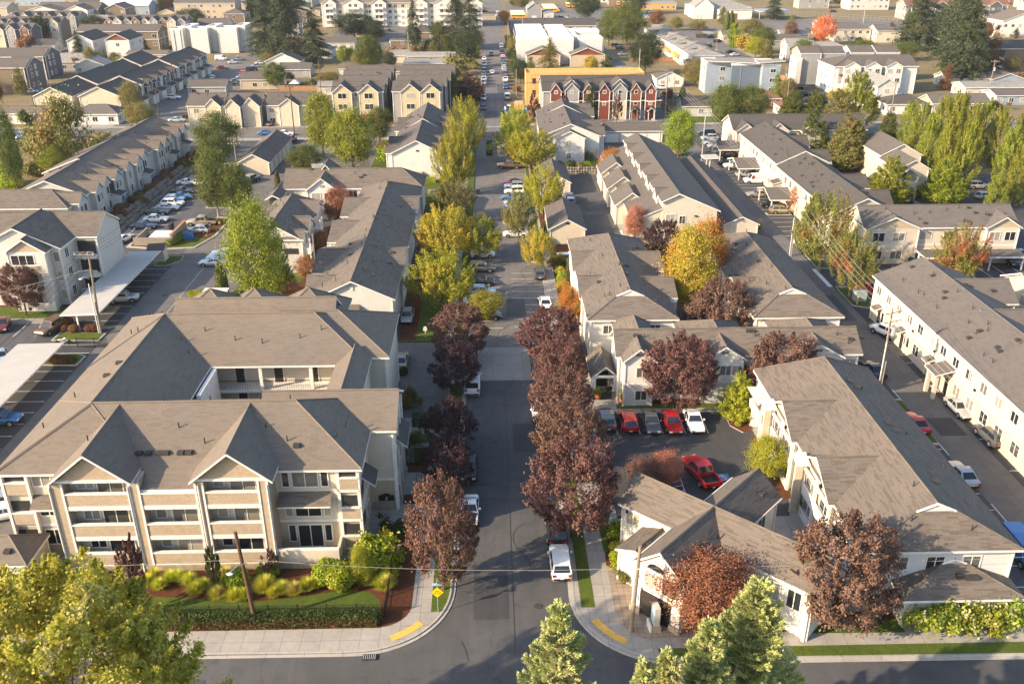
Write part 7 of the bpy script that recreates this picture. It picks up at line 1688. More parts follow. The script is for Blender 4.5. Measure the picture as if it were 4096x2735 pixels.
def car(t,col,x,y,ang,label,group=None,near=True,z=.0,cat=None):
 bm,pieces,far=carmeshes(t);nm={'sedan':'sedan_car','coupe':'coupe_car','suv':'suv_car','hatch':'hatchback_car','minivan':'minivan','van':'delivery_van','pickup':'pickup_truck','jeep':'offroad_car','wagon':'estate_car'}[t]
 cat=cat or {'van':'van','minivan':'minivan','pickup':'pickup'}.get(t,'car');rz=math.radians(ang)
 if not near:
  o=tag(link(nm,far,None,(x,y,z),rz),label,cat,group);setpaint(o,col);return o
 r=tag(empty(nm,x,y,z,rz),label,cat,group);o=link('body',bm,r);setpaint(o,col)
 for n,me,loc,fl,sub in pieces:
  p=link(n,me,r,loc,fl);setpaint(p,col)
  if sub:link('rim',sub,p)
 return r
CARS=[
 ('van','white',-2.5,98.9,90,1,'white van with a spare wheel on its back doors parked at the left kerb'),
 ('suv','black',-2.6,79.9,-90,1,'black car under the dark plum trees at the left kerb'),
 ('coupe','white',-2.4,72.6,-90,1,'white coupe parked at the left kerb under the reddish plum'),
 ('suv','white',5.8,64.5,90,1,'white crossover parked at the right kerb nearest the corner'),
 ('suv','black',5.8,69.2,90,1,'black car half under the plum trees at the right kerb'),
 ('sedan','white',5.4,91.9,-90,1,'white car almost hidden by the plum row at the right kerb'),
 ('suv','grey',12.9,89.5,90,1,'dark car at the left end of the right lot row'),
 ('suv','red',15.3,89.0,90,1,'red crossover seen from behind in the right lot row'),
 ('sedan','grey',17.9,88.8,-90,1,'dark grey sedan with a sunroof between the two red cars'),
 ('sedan','red',20.3,88.7,-90,1,'bright red sedan facing us in the right lot row'),
 ('sedan','white',22.8,88.9,-90,1,'white sedan at the right end of the right lot row'),
 ('pickup','red',21.3,78.3,105,1,'red pickup with a covered bed behind the clubhouse'),
 ('hatch','silver',-12.2,120.3,-90,1,'silver hatchback on the concrete parking beside the long block'),
 ('sedan','tan',-11.8,105.7,90,1,'pale gold sedan on the concrete parking beside the block entrance'),
 ('hatch','white',-1.4,147.1,0,1,'white hatchback nearest the yellow green tree in the left drive row'),
 ('suv','grey',-1.6,140.1,0,1,'grey crossover in the left drive row'),
 ('hatch','black',-1.6,133.9,0,1,'black hatchback in the left drive row'),
 ('hatch','lightblue',-1.4,129.9,0,1,'pale blue hatchback in the left drive row'),
 ('sedan','white',-2.0,125.8,0,1,'white car under the small bright yellow tree'),
 ('sedan','black',-0.9,120.4,0,1,'black car behind the sunlit plum at the end of the left drive row'),
 ('sedan','white',8.0,125.1,90,1,'white sedan parked alone on the right of the drive'),
 ('wagon','grey',7.8,137.6,90,1,'dark estate car with roof rails below the round island'),
 ('sedan','white',4.5,158.2,180,1,'white sedan under the olive island tree'),
 ('sedan','white',12.4,144.9,100,1,'white car at the corner of the mottled roof beside the island'),
 ('pickup','brown',4.5,208.9,180,1,'brown pickup with a black cap at the head of the drive'),
 ('coupe','red',4.9,194.1,180,1,'dark red coupe in the right drive row'),
 ('suv','white',5.2,190.7,180,1,'white crossover in the right drive row'),
 ('jeep','cream',5.0,186.5,180,1,'cream boxy offroader in the right drive row'),
 ('coupe','blue',4.4,182.4,180,1,'dark blue coupe in the right drive row'),
 ('hatch','lightblue',4.6,178.1,180,1,'pale blue car in the right drive row'),
 ('sedan','lightblue',4.8,175.2,180,1,'silver blue sedan in the right drive row'),
 ('sedan','white',5.0,172.7,180,1,'white car half hidden by the olive tree in the right drive row'),
 ('suv','navy',16.2,181.6,90,1,'navy car behind the small cream garage'),
 ('hatch','silver',16.3,179.0,90,1,'silver car next to the navy one behind the small cream garage'),
 ('coupe','white',-66.4,196.5,0,1,'white sports car farthest in the left lot row'),
 ('coupe','white',-63.9,196.4,0,1,'white sports car behind the pale trunk tree in the left lot'),
 ('sedan','black',-65.3,189.1,0,1,'black sedan in the left lot row next to the bright blue car'),
 ('coupe','blue',-64.4,185.4,0,1,'bright blue coupe in the left lot row'),
 ('hatch','lightblue',-65.1,183.2,0,1,'pale blue hatchback in the left lot row'),
 ('suv','white',-64.4,179.8,0,1,'white crossover in the left lot row'),
 ('sedan','silver',-64.5,176.9,0,1,'silver sedan in the left lot row'),
 ('sedan','black',-65.7,174.1,0,1,'black sedan behind the white sedan in the left lot row'),
 ('sedan','white',-64.3,169.3,0,1,'white sedan with a dark sunroof nearest in the left lot row'),
 ('sedan','navy',-65.2,164.9,0,1,'dark blue sedan nearest the bin enclosure'),
 ('coupe','white',-66.3,157.6,75,1,'white coupe beside the grey gable end wall'),
 ('pickup','tan',-54.8,166.8,180,1,'tan pickup with flared wheel arches by the grass island'),
 ('hatch','silver',-54.2,162.1,180,1,'silver hatchback next to the tan pickup'),
 ('sedan','silver',-46.6,144.3,180,1,'silver sedan beside the tall yellow green tree'),
 ('sedan','lightblue',-46.1,146.9,180,1,'pale blue car behind the silver sedan by the tall tree'),
 ('sedan','white',-46.0,148.7,180,1,'white car behind the pale blue one by the tall tree'),
 ('suv','silver',-55.8,128.6,10,1,'silver crossover poking out from under the long white carport'),
 ('minivan','brown',-61.9,117.9,-108,1,'dark brown minivan before the three storey pale block'),
 ('sedan','darkred',-69.4,119.1,-70,1,'dark maroon car cut by the left edge'),
 ('suv','blue',-56.4,91.8,0,1,'blue crossover under the left edge carport'),
 ('sedan','lightblue',-64.4,108.3,-60,1,'pale car at the left edge above the near carport'),
 ('sedan','silver',-48.1,75.6,20,1,'pale silver car left of the corner balconies'),
 ('sedan','white',-46.8,73.6,20,1,'white car left of the corner balconies'),
 ('sedan','black',-44.2,186.2,20,1,'black sedan beside the clipped hedge on the shaded lane'),
 ('suv','silver',-52.9,198.9,70,1,'silver car under the white lean-to carport'),
 ('sedan','black',-53.1,197.9,60,1,'dark car under the lean-to carport beside the silver one'),
 ('jeep','white',54.5,113.1,118,1,'white offroader with a spare wheel on the right lane'),
 ('sedan','black',48.3,101.6,95,1,"black car beside the wide white building's right end"),
 ('sedan','red',47.8,88.1,92,1,'red car half hidden by the long mottled roof'),
 ('sedan','silver',48.1,77.6,92,1,'silver car below the long mottled roof on the right lane'),
 ('sedan','silver',54.5,91.3,-88,1,'silver sedan parked before the cream apartment row'),
 ('suv','grey',54.9,84.9,92,1,'dark grey crossover parked before the cream apartment row'),
 ('van','blue',47.5,64.9,-90,1,'blue van at the right edge beside the white garage'),
 ('sedan','red',58.7,129.6,-15,1,'red car behind the blue transformer box'),
 ('sedan','white',55.5,151.0,150,1,'white car beneath the big green and red maple'),
 ('suv','black',55.9,147.2,180,1,'black car beneath the big green and red maple'),
 ('suv','tan',57.2,171.1,0,1,'copper brown offroader at the end of the gabled carport'),
 ('sedan','black',56.8,175.6,0,1,'black sedan under the nearest gabled carport'),
 ('sedan','tan',55.8,183.1,180,1,'beige car on the left of the nearest gabled carport'),
 ('van','white',58.3,193.9,180,1,'white van with lettering parked beside the planting island'),
 ('sedan','grey',59.1,201.1,180,1,'grey car under the middle gabled carport'),
 ('sedan','silver',57.6,199.6,180,1,'silver car next to the white lettered van'),
 ('pickup','white',57.2,207.2,180,1,'white pickup under the middle gabled carport'),
 ('sedan','black',56.8,211.2,180,1,'dark blue car at the edge of the middle gabled carport'),
 ('suv','black',57.6,217.2,180,1,'black car under the farthest gabled carport'),
 ('hatch','tan',57.2,220.9,180,1,'beige car under the farthest gabled carport'),
 ('sedan','silver',57.6,228.2,180,1,'silver car before the farthest gabled carport'),
 ('suv','silver',57.8,237.2,180,1,'silver crossover parked next to the lone black car'),
 ('suv','black',58.5,243.8,180,1,'black crossover at the top of the right lane'),
 ('hatch','silver',56.9,231.6,180,1,'pale car between the silver crossover and the carport'),
 ('pickup','tan',46.3,222.1,90,1,'tan pickup beneath the bright green round tree'),
 ('sedan','black',70.7,142.2,-75,1,'black car with a glass roof before the flat carport'),
 ('suv','orange',73.4,141.9,-80,1,'orange red car half under the flat carport'),
 ('suv','black',87.2,140.9,-100,1,'black crossover under the right end of the flat carport'),
 ('sedan','grey',90.1,143.8,-80,1,'grey car at the right edge beside the flat carport'),
 ('suv','silver',104.9,188.1,0,1,'silver crossover beneath the poplars'),
 ('hatch','silver',102.3,180.3,20,1,'pale car beneath the poplars next to the silver crossover'),
 ('sedan','black',85.4,173.5,0,1,'dark car behind the small grey carport'),
 ('pickup','darkred',-52.1,237.9,80,1,'maroon pickup on the drive by the slate roofed garage'),
 ('sedan','white',-55.2,246.8,0,1,'white sedan on the cross street before the wide beige house'),
 ('sedan','blue',-60.4,247.7,0,1,'blue car on the cross street before the bins'),
 ('sedan','grey',-61.9,260.4,80,1,'grey car on the driveway of the wide beige house'),
 ('pickup','blue',-124.2,244.6,0,1,'blue pickup on the cross street at the left edge'),
 ('sedan','black',-109.2,266.2,10,1,'black sedan on the driveway of the low hip roofed bungalow'),
 ('suv','silver',-72.5,259.1,75,1,'silver pickup car on the driveway of the twin gabled house'),
 ('sedan','lightblue',-90.3,266.4,0,1,'silver blue car at the side of the leftmost beige house'),
 ('suv','white',-102.8,303.7,0,1,'white crossover turning into the side street driveway'),
 ('sedan','black',-109.9,302.9,-10,1,'black sedan on the driveway of the stepped tan rows'),
 ('sedan','black',-109.1,306.1,0,1,'dark car beside the black sedan on the stepped rows driveway'),
 ('sedan','black',-106.9,326.1,0,1,'black car on a far driveway of the stepped tan rows'),
 ('hatch','white',-101.8,345.7,100,1,'white hatchback moving along the side street'),
 ('suv','red',-92.1,355.4,0,1,'red offroader with a white top among the parked cars'),
 ('sedan','darkred',-104.9,371.2,0,1,'maroon car on the dirt verge of the side street'),
 ('sedan','white',-104.3,386.1,20,0,'white sedan behind the maroon car'),
 ('pickup','silver',-104.5,394.9,20,0,'silver pickup behind the maroon car'),
 ('van','white',-112.1,396.9,0,0,'white box trailer van beside the maroon car'),
 ('sedan','lightblue',-91.1,346.7,25,0,'pale blue car at the right verge of the side street, first'),
 ('sedan','grey',-91.3,337.1,25,0,'grey car at the right verge of the side street, second'),
 ('pickup','navy',-91.3,330.6,25,0,'navy pickup at the right verge of the side street, third'),
 ('sedan','silver',-92.6,323.1,25,0,'silver car at the right verge of the side street, fourth'),
 ('van','white',-93.2,319.5,0,0,'white round fronted van at the right verge of the side street'),
 ('suv','black',-92.2,366.0,10,0,'black offroader behind the red one'),
 ('sedan','silver',-92.6,375.6,20,0,'silver car by the firs, lower'),
 ('sedan','white',-92.8,383.9,20,0,'white car by the firs, upper'),
 ('sedan','white',-155.1,318.0,10,0,'white car before the stepped tan rows, left'),
 ('sedan','blue',-152.5,319.1,10,0,'blue car before the stepped tan rows, right'),
 ('suv','silver',-93.3,234.4,60,0,'silver car behind the townhouse row roof'),
 ('suv','white',-10.0,402.3,0,0,'white offroader on the dirt beside the pale bungalows'),
 ('sedan','white',-57.3,504.4,0,0,'white car in the lot before the white apartment block'),
 ('pickup','white',-56.1,510.2,0,0,'white pickup in the lot before the white apartment block'),
 ('sedan','white',6.4,613.3,70,0,'white car beyond the white apartment block, upper'),
 ('sedan','white',5.4,589.0,70,0,'white car beyond the white apartment block, lower'),
 ('sedan','silver',-92.3,375.6,30,0,'silver car by the firs beside the white cottage'),
 ('suv','grey',1.1,407.7,-90,0,'dark offroader driving down the middle of the far street'),
 ('hatch','white',1.3,355.0,90,0,'white hatchback driving up the middle of the far street'),
 ('suv','black',110.2,467.8,30,0,'black car parked by the yellow bush on the right lane, upper'),
 ('suv','black',109.7,450.6,30,0,'black car parked by the yellow bush on the right lane, lower'),
 ('sedan','white',105.9,401.8,20,0,'white sedan on the pale forecourt beside the hedge trees'),
 ('sedan','white',99.0,390.8,60,0,'white crossover on the lane above the blue grey block'),
 ('hatch','cream',100.1,411.8,70,0,'cream car on the lane with roof load'),
 ('suv','black',101.4,432.7,60,0,'black crossover on the lane between verge shrubs'),
 ('sedan','black',106.3,411.5,30,0,'dark car beside the white sedan on the forecourt'),
 ('suv','black',59.0,436.5,20,0,'black offroader left of the dense dark tree, upper'),
 ('suv','black',59.7,425.7,20,0,'black offroader left of the dense dark tree, lower'),
 ('sedan','silver',58.0,405.5,20,0,'silver car left of the dense dark tree'),
 ('sedan','white',47.5,385.6,0,0,'white car by the small beige garage'),
 ('sedan','silver',62.2,505.3,20,0,'white car beside the lodging block, lowest'),
 ('sedan','silver',65.2,517.2,20,0,'silver car beside the lodging block, second'),
 ('suv','red',66.6,531.0,20,0,'red car beside the lodging block'),
 ('suv','navy',66.9,541.5,20,0,'navy offroader beside the lodging block, highest'),
 ('minivan','white',102.6,609.0,10,0,'white minivan near the school drive'),
 ('suv','white',94.5,569.9,-20,0,'white crossover near the school drive with blue car behind'),
 ('sedan','blue',95.8,585.0,-20,0,'blue car near the school drive'),
 ('suv','black',103.8,635.2,0,0,'dark car near the low school wing'),
 ('sedan','black',220.5,608.0,20,0,'black car on the road by the schoolyard fence'),
 ('minivan','silver',257.0,503.2,5,0,'silver minivan on the road below the rust roofed townhouses'),
 ('suv','red',120.7,366.1,10,0,'red car by the fence right of the grey slab townhouses'),
 ('pickup','grey',106.0,339.6,10,0,'grey pickup in the lot beside the blue grey block'),
 ('suv','black',99.2,318.8,10,0,'black car in the blue block lot, first from the left'),
 ('pickup','black',98.0,309.2,10,0,'black pickup in the blue block lot, second from the left'),
 ('suv','black',106.0,322.3,10,0,'black car in the blue block lot near the white row'),
 ('pickup','black',106.1,316.1,10,0,'black pickup in the blue block lot near the white row'),
 ('suv','red',98.3,303.4,10,0,'red car in the blue block lot'),
 ('sedan','black',99.7,302.3,10,0,'dark car beside the red car in the blue block lot'),
 ('suv','black',104.0,303.2,10,0,'black car at the right end of the blue block lot'),
 ('pickup','white',59.1,316.5,10,0,'white pickup behind the timber poles'),
 ('sedan','white',135.3,303.3,0,0,'white car under the giant firs'),
 ('suv','black',124.3,386.3,10,0,'black cars under the green round tree'),
 ('sedan','silver',193.1,339.3,20,0,'silver car at the right edge above the poplars'),
 ('sedan','silver',39.9,561.3,-70,0,'silver car before the bus yard, first from the left'),
 ('suv','black',43.8,572.1,-70,0,'black car before the bus yard, second from the left'),
 ('sedan','white',43.7,561.1,-70,0,'white car before the bus yard, third from the left'),
 ('pickup','silver',47.3,571.9,-70,0,'silver pickup before the bus yard, fourth from the left'),
 ('sedan','white',46.5,557.5,-70,0,'white car before the bus yard, fifth from the left'),
 ('sedan','white',50.2,560.9,-70,0,'white car before the bus yard, sixth from the left'),
 ('suv','silver',52.6,560.7,-70,0,'silver car before the bus yard, seventh from the left')]
def text(t,sz,parent,loc,m,rot=(PI/2,0,0),al='CENTER'):
 cu=bpy.data.curves.new('lettering','FONT');cu.body=t;cu.size=sz;cu.align_x=al;cu.extrude=.002
 tmp=bpy.data.objects.new('tmp',cu);me=bpy.data.meshes.new_from_object(tmp);bpy.data.objects.remove(tmp);me.materials.append(MT[m])
 q=link('lettering',me,parent,loc);q.rotation_euler=rot;return q
for t_,c_,x_,y_,a_,n_,l_ in CARS:
 z_=.14 if (11.8<x_<29.2 and 71.4<y_<92)else .11 if (-13<x_<-5 and 91<y_<112.3)else .01
 o=car(t_,c_,x_,y_,a_,l_,None,bool(n_),z_)
 if 'lettering' in l_:
  for txt,dz,sz,m in (('AMERICAN AIR',1.42,.3,'black'),('HEATING & COOLING',1.2,.15,'redp')):
   text(txt,sz,o,(.45,1.0,dz),m,(PI/2,0,PI),'LEFT')
  lg=MB();lg.box(.55,.995,1.2,1.0,1.005,1.7,'redp');lg.build('logo_panel',o)
FAR=[]
for i,y in enumerate((283,291.5,299,330,337,344,351.5,359,367,375,384,393)):
 FAR.append((('sedan','suv','pickup','hatch','minivan')[i*3%5],('black','silver','grey','white','darkred','navy','white')[i*5%7],-1.9,y,-90,'L'))
for i,y in enumerate((262.5,300,321,328.5,336,343.5,350.5,358,365,373,381,389,398,406,415,424,433,442)):
 FAR.append((('suv','sedan','van','pickup','hatch')[i*2%5],('white','grey','navy','silver','white','black','blue','red')[i*3%8],5.9,y,90,'R'))
nl=nr=0
for t_,c_,x_,y_,a_,s_ in FAR:
 if s_=='L':lab=f'{c_} car on the left kerb of the far street, {ORD[nl]} from the near end';nl+=1
 else:lab=f'{c_} car on the right kerb of the far street, {ORD[nr]} from the near end';nr+=1
 car(t_,c_,x_,y_,a_,lab,'cars parked along the far street',y_<330,.01)
k=0
for x,y,c in ((-46,452,'white'),(-41,452,'grey'),(-36,453,'silver'),(-58,505,'white'),(-52,505,'black'),(-16,512,'silver')):car('sedan',c,x,y,80,f'{c} car in the lot of the white apartment block, {ORD[k]} from the left' if 0 else f'{c} car {("by the shed fence", "between two cars by the shed fence", "right one by the shed fence", "before the tan hall end", "beside the white one at the tan hall", "near the street end of the lot")[k]}',None,False,.01);k+=1
def busmesh():
 b=MB();b.box(-5,-1.2,.55,3.6,1.2,2.6,'busy');b.grid([[(-5,s*1.2,2.6)for s in (-1,1)]+[(-5,1.0,2.9),(-5,-1.0,2.9)],[(3.6,s*1.2,2.6)for s in (-1,1)]+[(3.6,1.0,2.9),(3.6,-1.0,2.9)]],'bust');b.box(3.6,-1.05,.6,5.0,1.05,1.55,'busy')
 for s in (-1,1):
  b.box(-4.6,s*1.21,1.65,3.3,s*1.2,2.3,'cglass');b.box(-4.9,s*1.22,1.2,3.5,s*1.2,1.3,'black')
  for i in range(9):b.box(-4.6+i*.95,s*1.225,1.65,-4.5+i*.95,s*1.2,2.3,'busy')
  for x in (-3.2,4.2):b.tube([(x,s*1.0,.5),(x,s*1.22,.5)],.5,'tyre',10)
 b.box(3.58,-1.1,1.6,3.62,1.1,2.4,'cglass');b.box(-5.02,-.8,1.6,-5,.8,2.3,'cglass');return b.mesh('school_bus')
MT['busy']=paint('yellow',PAINT['yellow']);MT['bust']=plain('bus_roof',(.72,.62,.42),.5)
BM=busmesh();rows=[[(18.5,570+i*4.2)for i in range(7)],[(40.5,612+i*4.4)for i in range(8)],[(30.5,622+i*5)for i in range(4)],[(54+i*3.4,652)for i in range(6)],[(90+i*4,668)for i in range(5)]]
for ri,row in enumerate(rows):
 for i,(x,y)in enumerate(row):tag(link('school_bus',BM,None,(x,y,0),0 if ri<3 else PI/2),f'yellow bus, {("left column", "right column", "short column between them", "back row", "row by the dark tree")[ri]} of the yard, {ORD[i]} from {"the front" if ri < 3 else "the left"}','bus','school buses in the yard')
# poles and wires
PT={}
def pole(x,y,h,label,mat='pole',arms=1,lamp=None,ang=0.,trans=False,lean=0.,group=None,r=.16,name='utility_pole',conduit=False):
 o=tag(empty(name,x,y,0,0),label,'utility pole' if name=='utility_pole' else 'street lamp',group)
 m=MB();m.tube([(0,0,-.2),(lean*.5,0,h*.5),(lean,0,h)],r,mat,9,r*.68);m.build('shaft',o);pts=[]
 ca,sa=math.cos(ang),math.sin(ang)
 for k in range(arms):
  z=h-.45-k*1.15;a=MB();a.tube([(-1.35*ca,-1.35*sa-.14,z),(1.35*ca,1.35*sa-.14,z)],.075,mat,4)
  for q in (-1,1):a.tube([(q*.9*ca,q*.9*sa-.12,z),(0,-.1,z-.7)],.03,mat,4)
  a.build('crossarm',o)
  for q in (-1.25,-.45,.45,1.25):
   i_=MB();i_.tube([(q*ca,q*sa-.14,z+.06),(q*ca,q*sa-.14,z+.26)],.05,'trim',6);i_.build('insulator',o)
   if k==0:pts.append((x+q*ca+lean,y+q*sa-.14,z+.26))
 if trans:q=MB();q.tube([(.42,0,h-3.4),(.42,0,h-2.3)],.28,'steel',10);q.build('transformer',o)
 if conduit:
  q=MB();q.tube([(-.2,-.12,0),(-.2,-.12,h*.62)],.07,'trim',6);q.tube([(.12,-.2,0),(.12,-.2,h*.4)],.06,'steel',6);q.build('conduit',o)
 if lamp:
  lz,lx,ly=lamp;q=MB();q.tube([(0,0,lz),(lx*.5,ly*.5,lz+.25),(lx,ly,lz+.1)],.045,'steel',6);q.build('lamp_arm',o)
  q=MB();q.grid([[(lx+dx+.3*s*math.cos(t),ly+.14*s*math.sin(t),lz+dz)for t in [2*PI*k/8 for k in range(8)]]for dx,s,dz in ((.15,.6,.17),(.15,1.,.1),(.15,.7,-.02))],'lampw');q.build('lamp_head',o)
 return pts
def wire(a,b,sag,label,m='wire',r=.022,group=None):
 w=MB();w.tube([(a[0]+(b[0]-a[0])*t,a[1]+(b[1]-a[1])*t,a[2]+(b[2]-a[2])*t-sag*4*t*(1-t))for t in [i/16 for i in range(17)]],r,m,4)
 return tag(w.build('overhead_wire'),label,'wire',group)
def wires(A_,B_,sag,label,m='wire'):
 for i,(a,b)in enumerate(zip(A_,B_)):wire(a,b,sag,label,m,group=label)
pole(-19.6,58.0,9.2,'dark timber lamp pole in front of the three storey block','pole',0,(6.2,-1.1,-1.4),lean=-.5,r=.19)
pole(10.9,56.2,8.6,'sunlit brown timber lamp pole on the corner plaza','pole_l',0,(6.4,1.2,-.6),lean=.3,r=.19)
MT['pole_w']=plain('warm_timber',(.2,.115,.06),.9,.1,var=.3,scale=3.)
p1=pole(46.9,96.1,11.2,'tall timber pole with conduits and crossarms on the right lane','pole_l',2,ang=.35,trans=True,lean=-.2,conduit=True)
p2=pole(51.4,146.1,10.8,'silver timber pole with pale conduits by the gabled carports lane','steel',1,(8.4,1.2,0),ang=.1,lean=0,conduit=True)
p3=pole(50.5,212.9,12.3,'bare silver pole at the top of the right lane','steel',1,None,ang=.1)
p4=pole(51.5,267.4,13.7,'thick timber pole right of the red rowhouses, nearer the rowhouses','pole_l',1,None,ang=.1,trans=True,r=.24)
p5=pole(54.6,272.6,11.,'timber pole right of the red rowhouses with lamp, farther from them','pole_l',0,(5.6,1.2,0))
p0=pole(44.5,30,11,'x','pole',1)if 0 else None
l1=pole(-54.7,116.7,12.1,'timber pole with crossarm, insulators and lamp between the two white carports','pole_l',1,(8.2,-1.2,-.3),ang=.0,trans=False,lean=.6,conduit=True,r=.19)
l2=pole(-57.9,206.2,8.4,'timber pole with double crossarms above the white lean-to carport','pole_l',2,None,ang=.15)
l3=pole(-53.0,248.0,13.2,'dark timber pole with crossarm before the wide beige house','pole',1,None)
l4=pole(-55.4,306.5,11.5,'pale new timber pole between the duplex and the white tent','pole_w',0)
pole(-45.4,300,11,'dark timber pole left of the grey duplex roof','pole',0)
pole(-26.8,392,9,'thin dark pole by the far lot','pole',0);pole(-36,425,8,'thin steel pole in the lot before the white apartment block','steel',0)
pole(-127.4,261.4,13.,'dark leaning pole before the long white bungalow','pole',0,lean=-.6);pole(-93.8,262.7,10.6,'dark pole at the corner of the side street','pole',0)
pole(-112,297,8.,'pole with long lamp arm between the stepped tan rows','pole_l',0,(7.4,2.2,0));pole(-105.8,316.2,10.4,'dark leaning pole along the side street','pole',0,lean=-.5)
pole(-145,424,11,'pole before the narrow white box townhouse','pole',0);pole(-160,380,9,'pole before the batten house with the orange band','pole',0);pole(-172,330,9,'pale steel pole beside the brown townhouses','steel',0);pole(-174,480,13,'thin pole before the tan apartment block','pole',0,(12,2,0));pole(-150,520,13,'thin steel pole behind the white box townhouses','steel',0)
pole(8.6,420,12,'timber pole on the right verge of the far street, upper','pole_l',0,group=None);pole(8.8,300,9.5,'pale timber pole on the right verge of the far street, lower','pole_l',0);pole(8.4,560,13,'timber pole beside the bus yard fence','pole_l',0)
pole(46,378,11,'timber pole on the lane left of the dense dark tree','pole_l',0,(9,1.4,0));pole(55.6,345,10,'pale pole beside the lane and the small garage','steel',0);pole(103,468,11,'dark pole on the verge near the school','pole',0,group=None);pole(99.5,410,11,'timber pole on the lane verge by parked cars','pole_l',0);pole(107,478,10,'thin pole near the school drive','pole',0);pole(113.6,384,9,'thin pole by the bright yellow bush','pole_l',0)
pole(95.8,299,10,'timber pole at the corner of the blue grey block','pole_l',0,trans=True);pole(89.8,276,9.6,'timber pole by the yellow door house','pole_l',0)
pole(116.4,263,11,'timber pole with street lamp arm by the dark hip bungalow','pole_l',1,(9.4,-3,0));pole(164,300,11.5,'timber pole with transformer above the poplars','pole_l',1,None,trans=True);pole(190,330,18,'tall dark leaning pole at the right edge','pole',0,lean=1.4);pole(180,500,17,'tall thin pole on the dry schoolyard','pole',0);pole(214,540,15,'tall pale lamp pole by the schoolyard fence','steel',0,(14,2,0));pole(290,520,14,'pale lamp pole before the dark bungalow','steel',0);pole(138,600,12,'flag like steel pole before the school hall','steel',0)
pole(3.2,262,0.1,'x','steel',0)if 0 else None
wires(p1,p2,1.2,'thin wires along the right lane, near span','wire_l');wires(p2,p3,1.2,'thin wires along the right lane, middle span','wire_l');wires(p3,p4,1.,'thin wires along the right lane, far span','wire_l');wires([(q[0]+2,52,10)for q in p1],p1,1.2,'thin wires from the tall conduit pole towards the front','wire_l')
wires(l1,l2,1.4,'dark wires over the left parking lot','wire');wires(l2,l3,.8,'dark wires over the shaded lane','wire');wires([(q[0]-3,58,9.5)for q in l1],l1,1.6,'dark wires from the carport pole towards the front','wire');wires(l3,p4,2.,'long thin wires along the upper cross street','wire')
wire((-60,57.9,6.4),(-19.8,58,6.6),.5,'pale cable before the three storey block','wire_l',.016);wire((-19.8,58,6.6),(11.1,56.2,6.5),.6,'pale cable crossing the street between the two timber lamp poles','wire_l',.016);wire((11.1,56.2,6.5),(60,58,6.6),.6,'pale cable from the plaza pole past the white garage','wire_l',.016)
wire((-54.3,116.7,9.6),(-90,100,5.5),.3,'pale service cable sloping to the left edge','wire_l',.03)
# fences
def iron_fence(pts,h,label,step=2.4,gap=.13):
 o=tag(empty('iron_fence',pts[0][0],pts[0][1],.13),label,'fence');ox,oy=pts[0];p=MB();post=[]
 for (x0,y0),(x1,y1)in zip(pts,pts[1:]):
  L=math.hypot(x1-x0,y1-y0);n=int(L/gap);dx,dy=(x1-x0)/L,(y1-y0)/L
  for z in (.15,h-.12):p.tube([(x0-ox,y0-oy,z),(x1-ox,y1-oy,z)],.022,'blackm',4)
  for i in range(n+1):q=L*i/n;x,y=x0+dx*q-ox,y0+dy*q-oy;p.box(x-.016,y-.016,.05,x+.016,y+.016,h,'blackm')
  for i in range(int(L/step)+1):post.append((x0+dx*i*step-ox,y0+dy*i*step-oy))
 p.build('railing',o)
 for x,y in post:q=MB();q.box(-.04,-.04,0,.04,.04,h+.1,'blackm');q.build('post',o,loc=(x,y,0))
iron_fence([(-45,58.75),(-9.1,58.45),(-8.9,67.6)],1.35,'black iron fence around the lawn before the three storey block')
iron_fence([(-9,89.3),(-5.6,89.3)],1.1,'black iron fence between the visitor parking and the ramp');iron_fence([(-9.1,84.6),(-5.6,84.6)],.95,'black handrail along the entrance ramp');iron_fence([(11.5,104),(14.2,104)],1.5,'short black fence beside the wide white building')
iron_fence([(31.4,56.6),(32.6,57.4)],1.4,'short black fence at the white garage corner');iron_fence([(-56,112),(-51.8,111.8)],1.4,'black gate fence near the two carports');iron_fence([(-2,107.2),(-1.9,100.9)],1.4,'swung open black drive gate leaf, left');iron_fence([(5.0,107.2),(4.9,100.9)],1.4,'swung open black drive gate leaf, right')
for x,l in ((-2.1,'left'),(5.1,'right')):q=MB();q.box(-.12,-.12,0,.12,.12,1.9,'blackm');q.box(-.18,-.18,1.9,.18,.18,1.96,'blackm');tag(q.build('gate_post',loc=(x,108.2,0)),f'black gate post on the {l} side of the concrete apron','post')
g_=tag(empty('drive_gate',2,240.5),'arched black gate closing the drive before the far street','gate')
q=MB()
for i in range(60):x=-4.8+i*.165;q.box(x-.012,-.012,.2,x+.012,.012,1.5+.25*math.sin(abs(x)/4.9*PI),'blackm')
q.tube([(x,0,1.5+.25*math.sin(abs(x)/4.9*PI))for x in [-4.9+i*.35 for i in range(29)]],.03,'blackm',4);q.build('gate_leaf',g_)
for x in (-5,0,5):q=MB();q.box(x-.09,-.09,0,x+.09,.09,2.,'blackm');q.build('post',g_)
def board_fence(x0,y0,x1,y1,h,m,label):
 L=math.hypot(x1-x0,y1-y0);b=MB();b.box(0,-.04,0,L,.04,h,m);
 for i in range(int(L/2.4)+1):b.box(i*2.4-.06,-.08,0,i*2.4+.06,.08,h+.06,m)
 tag(b.build('board_fence',loc=(x0,y0,0),rz=math.atan2(y1-y0,x1-x0)),label,'fence')
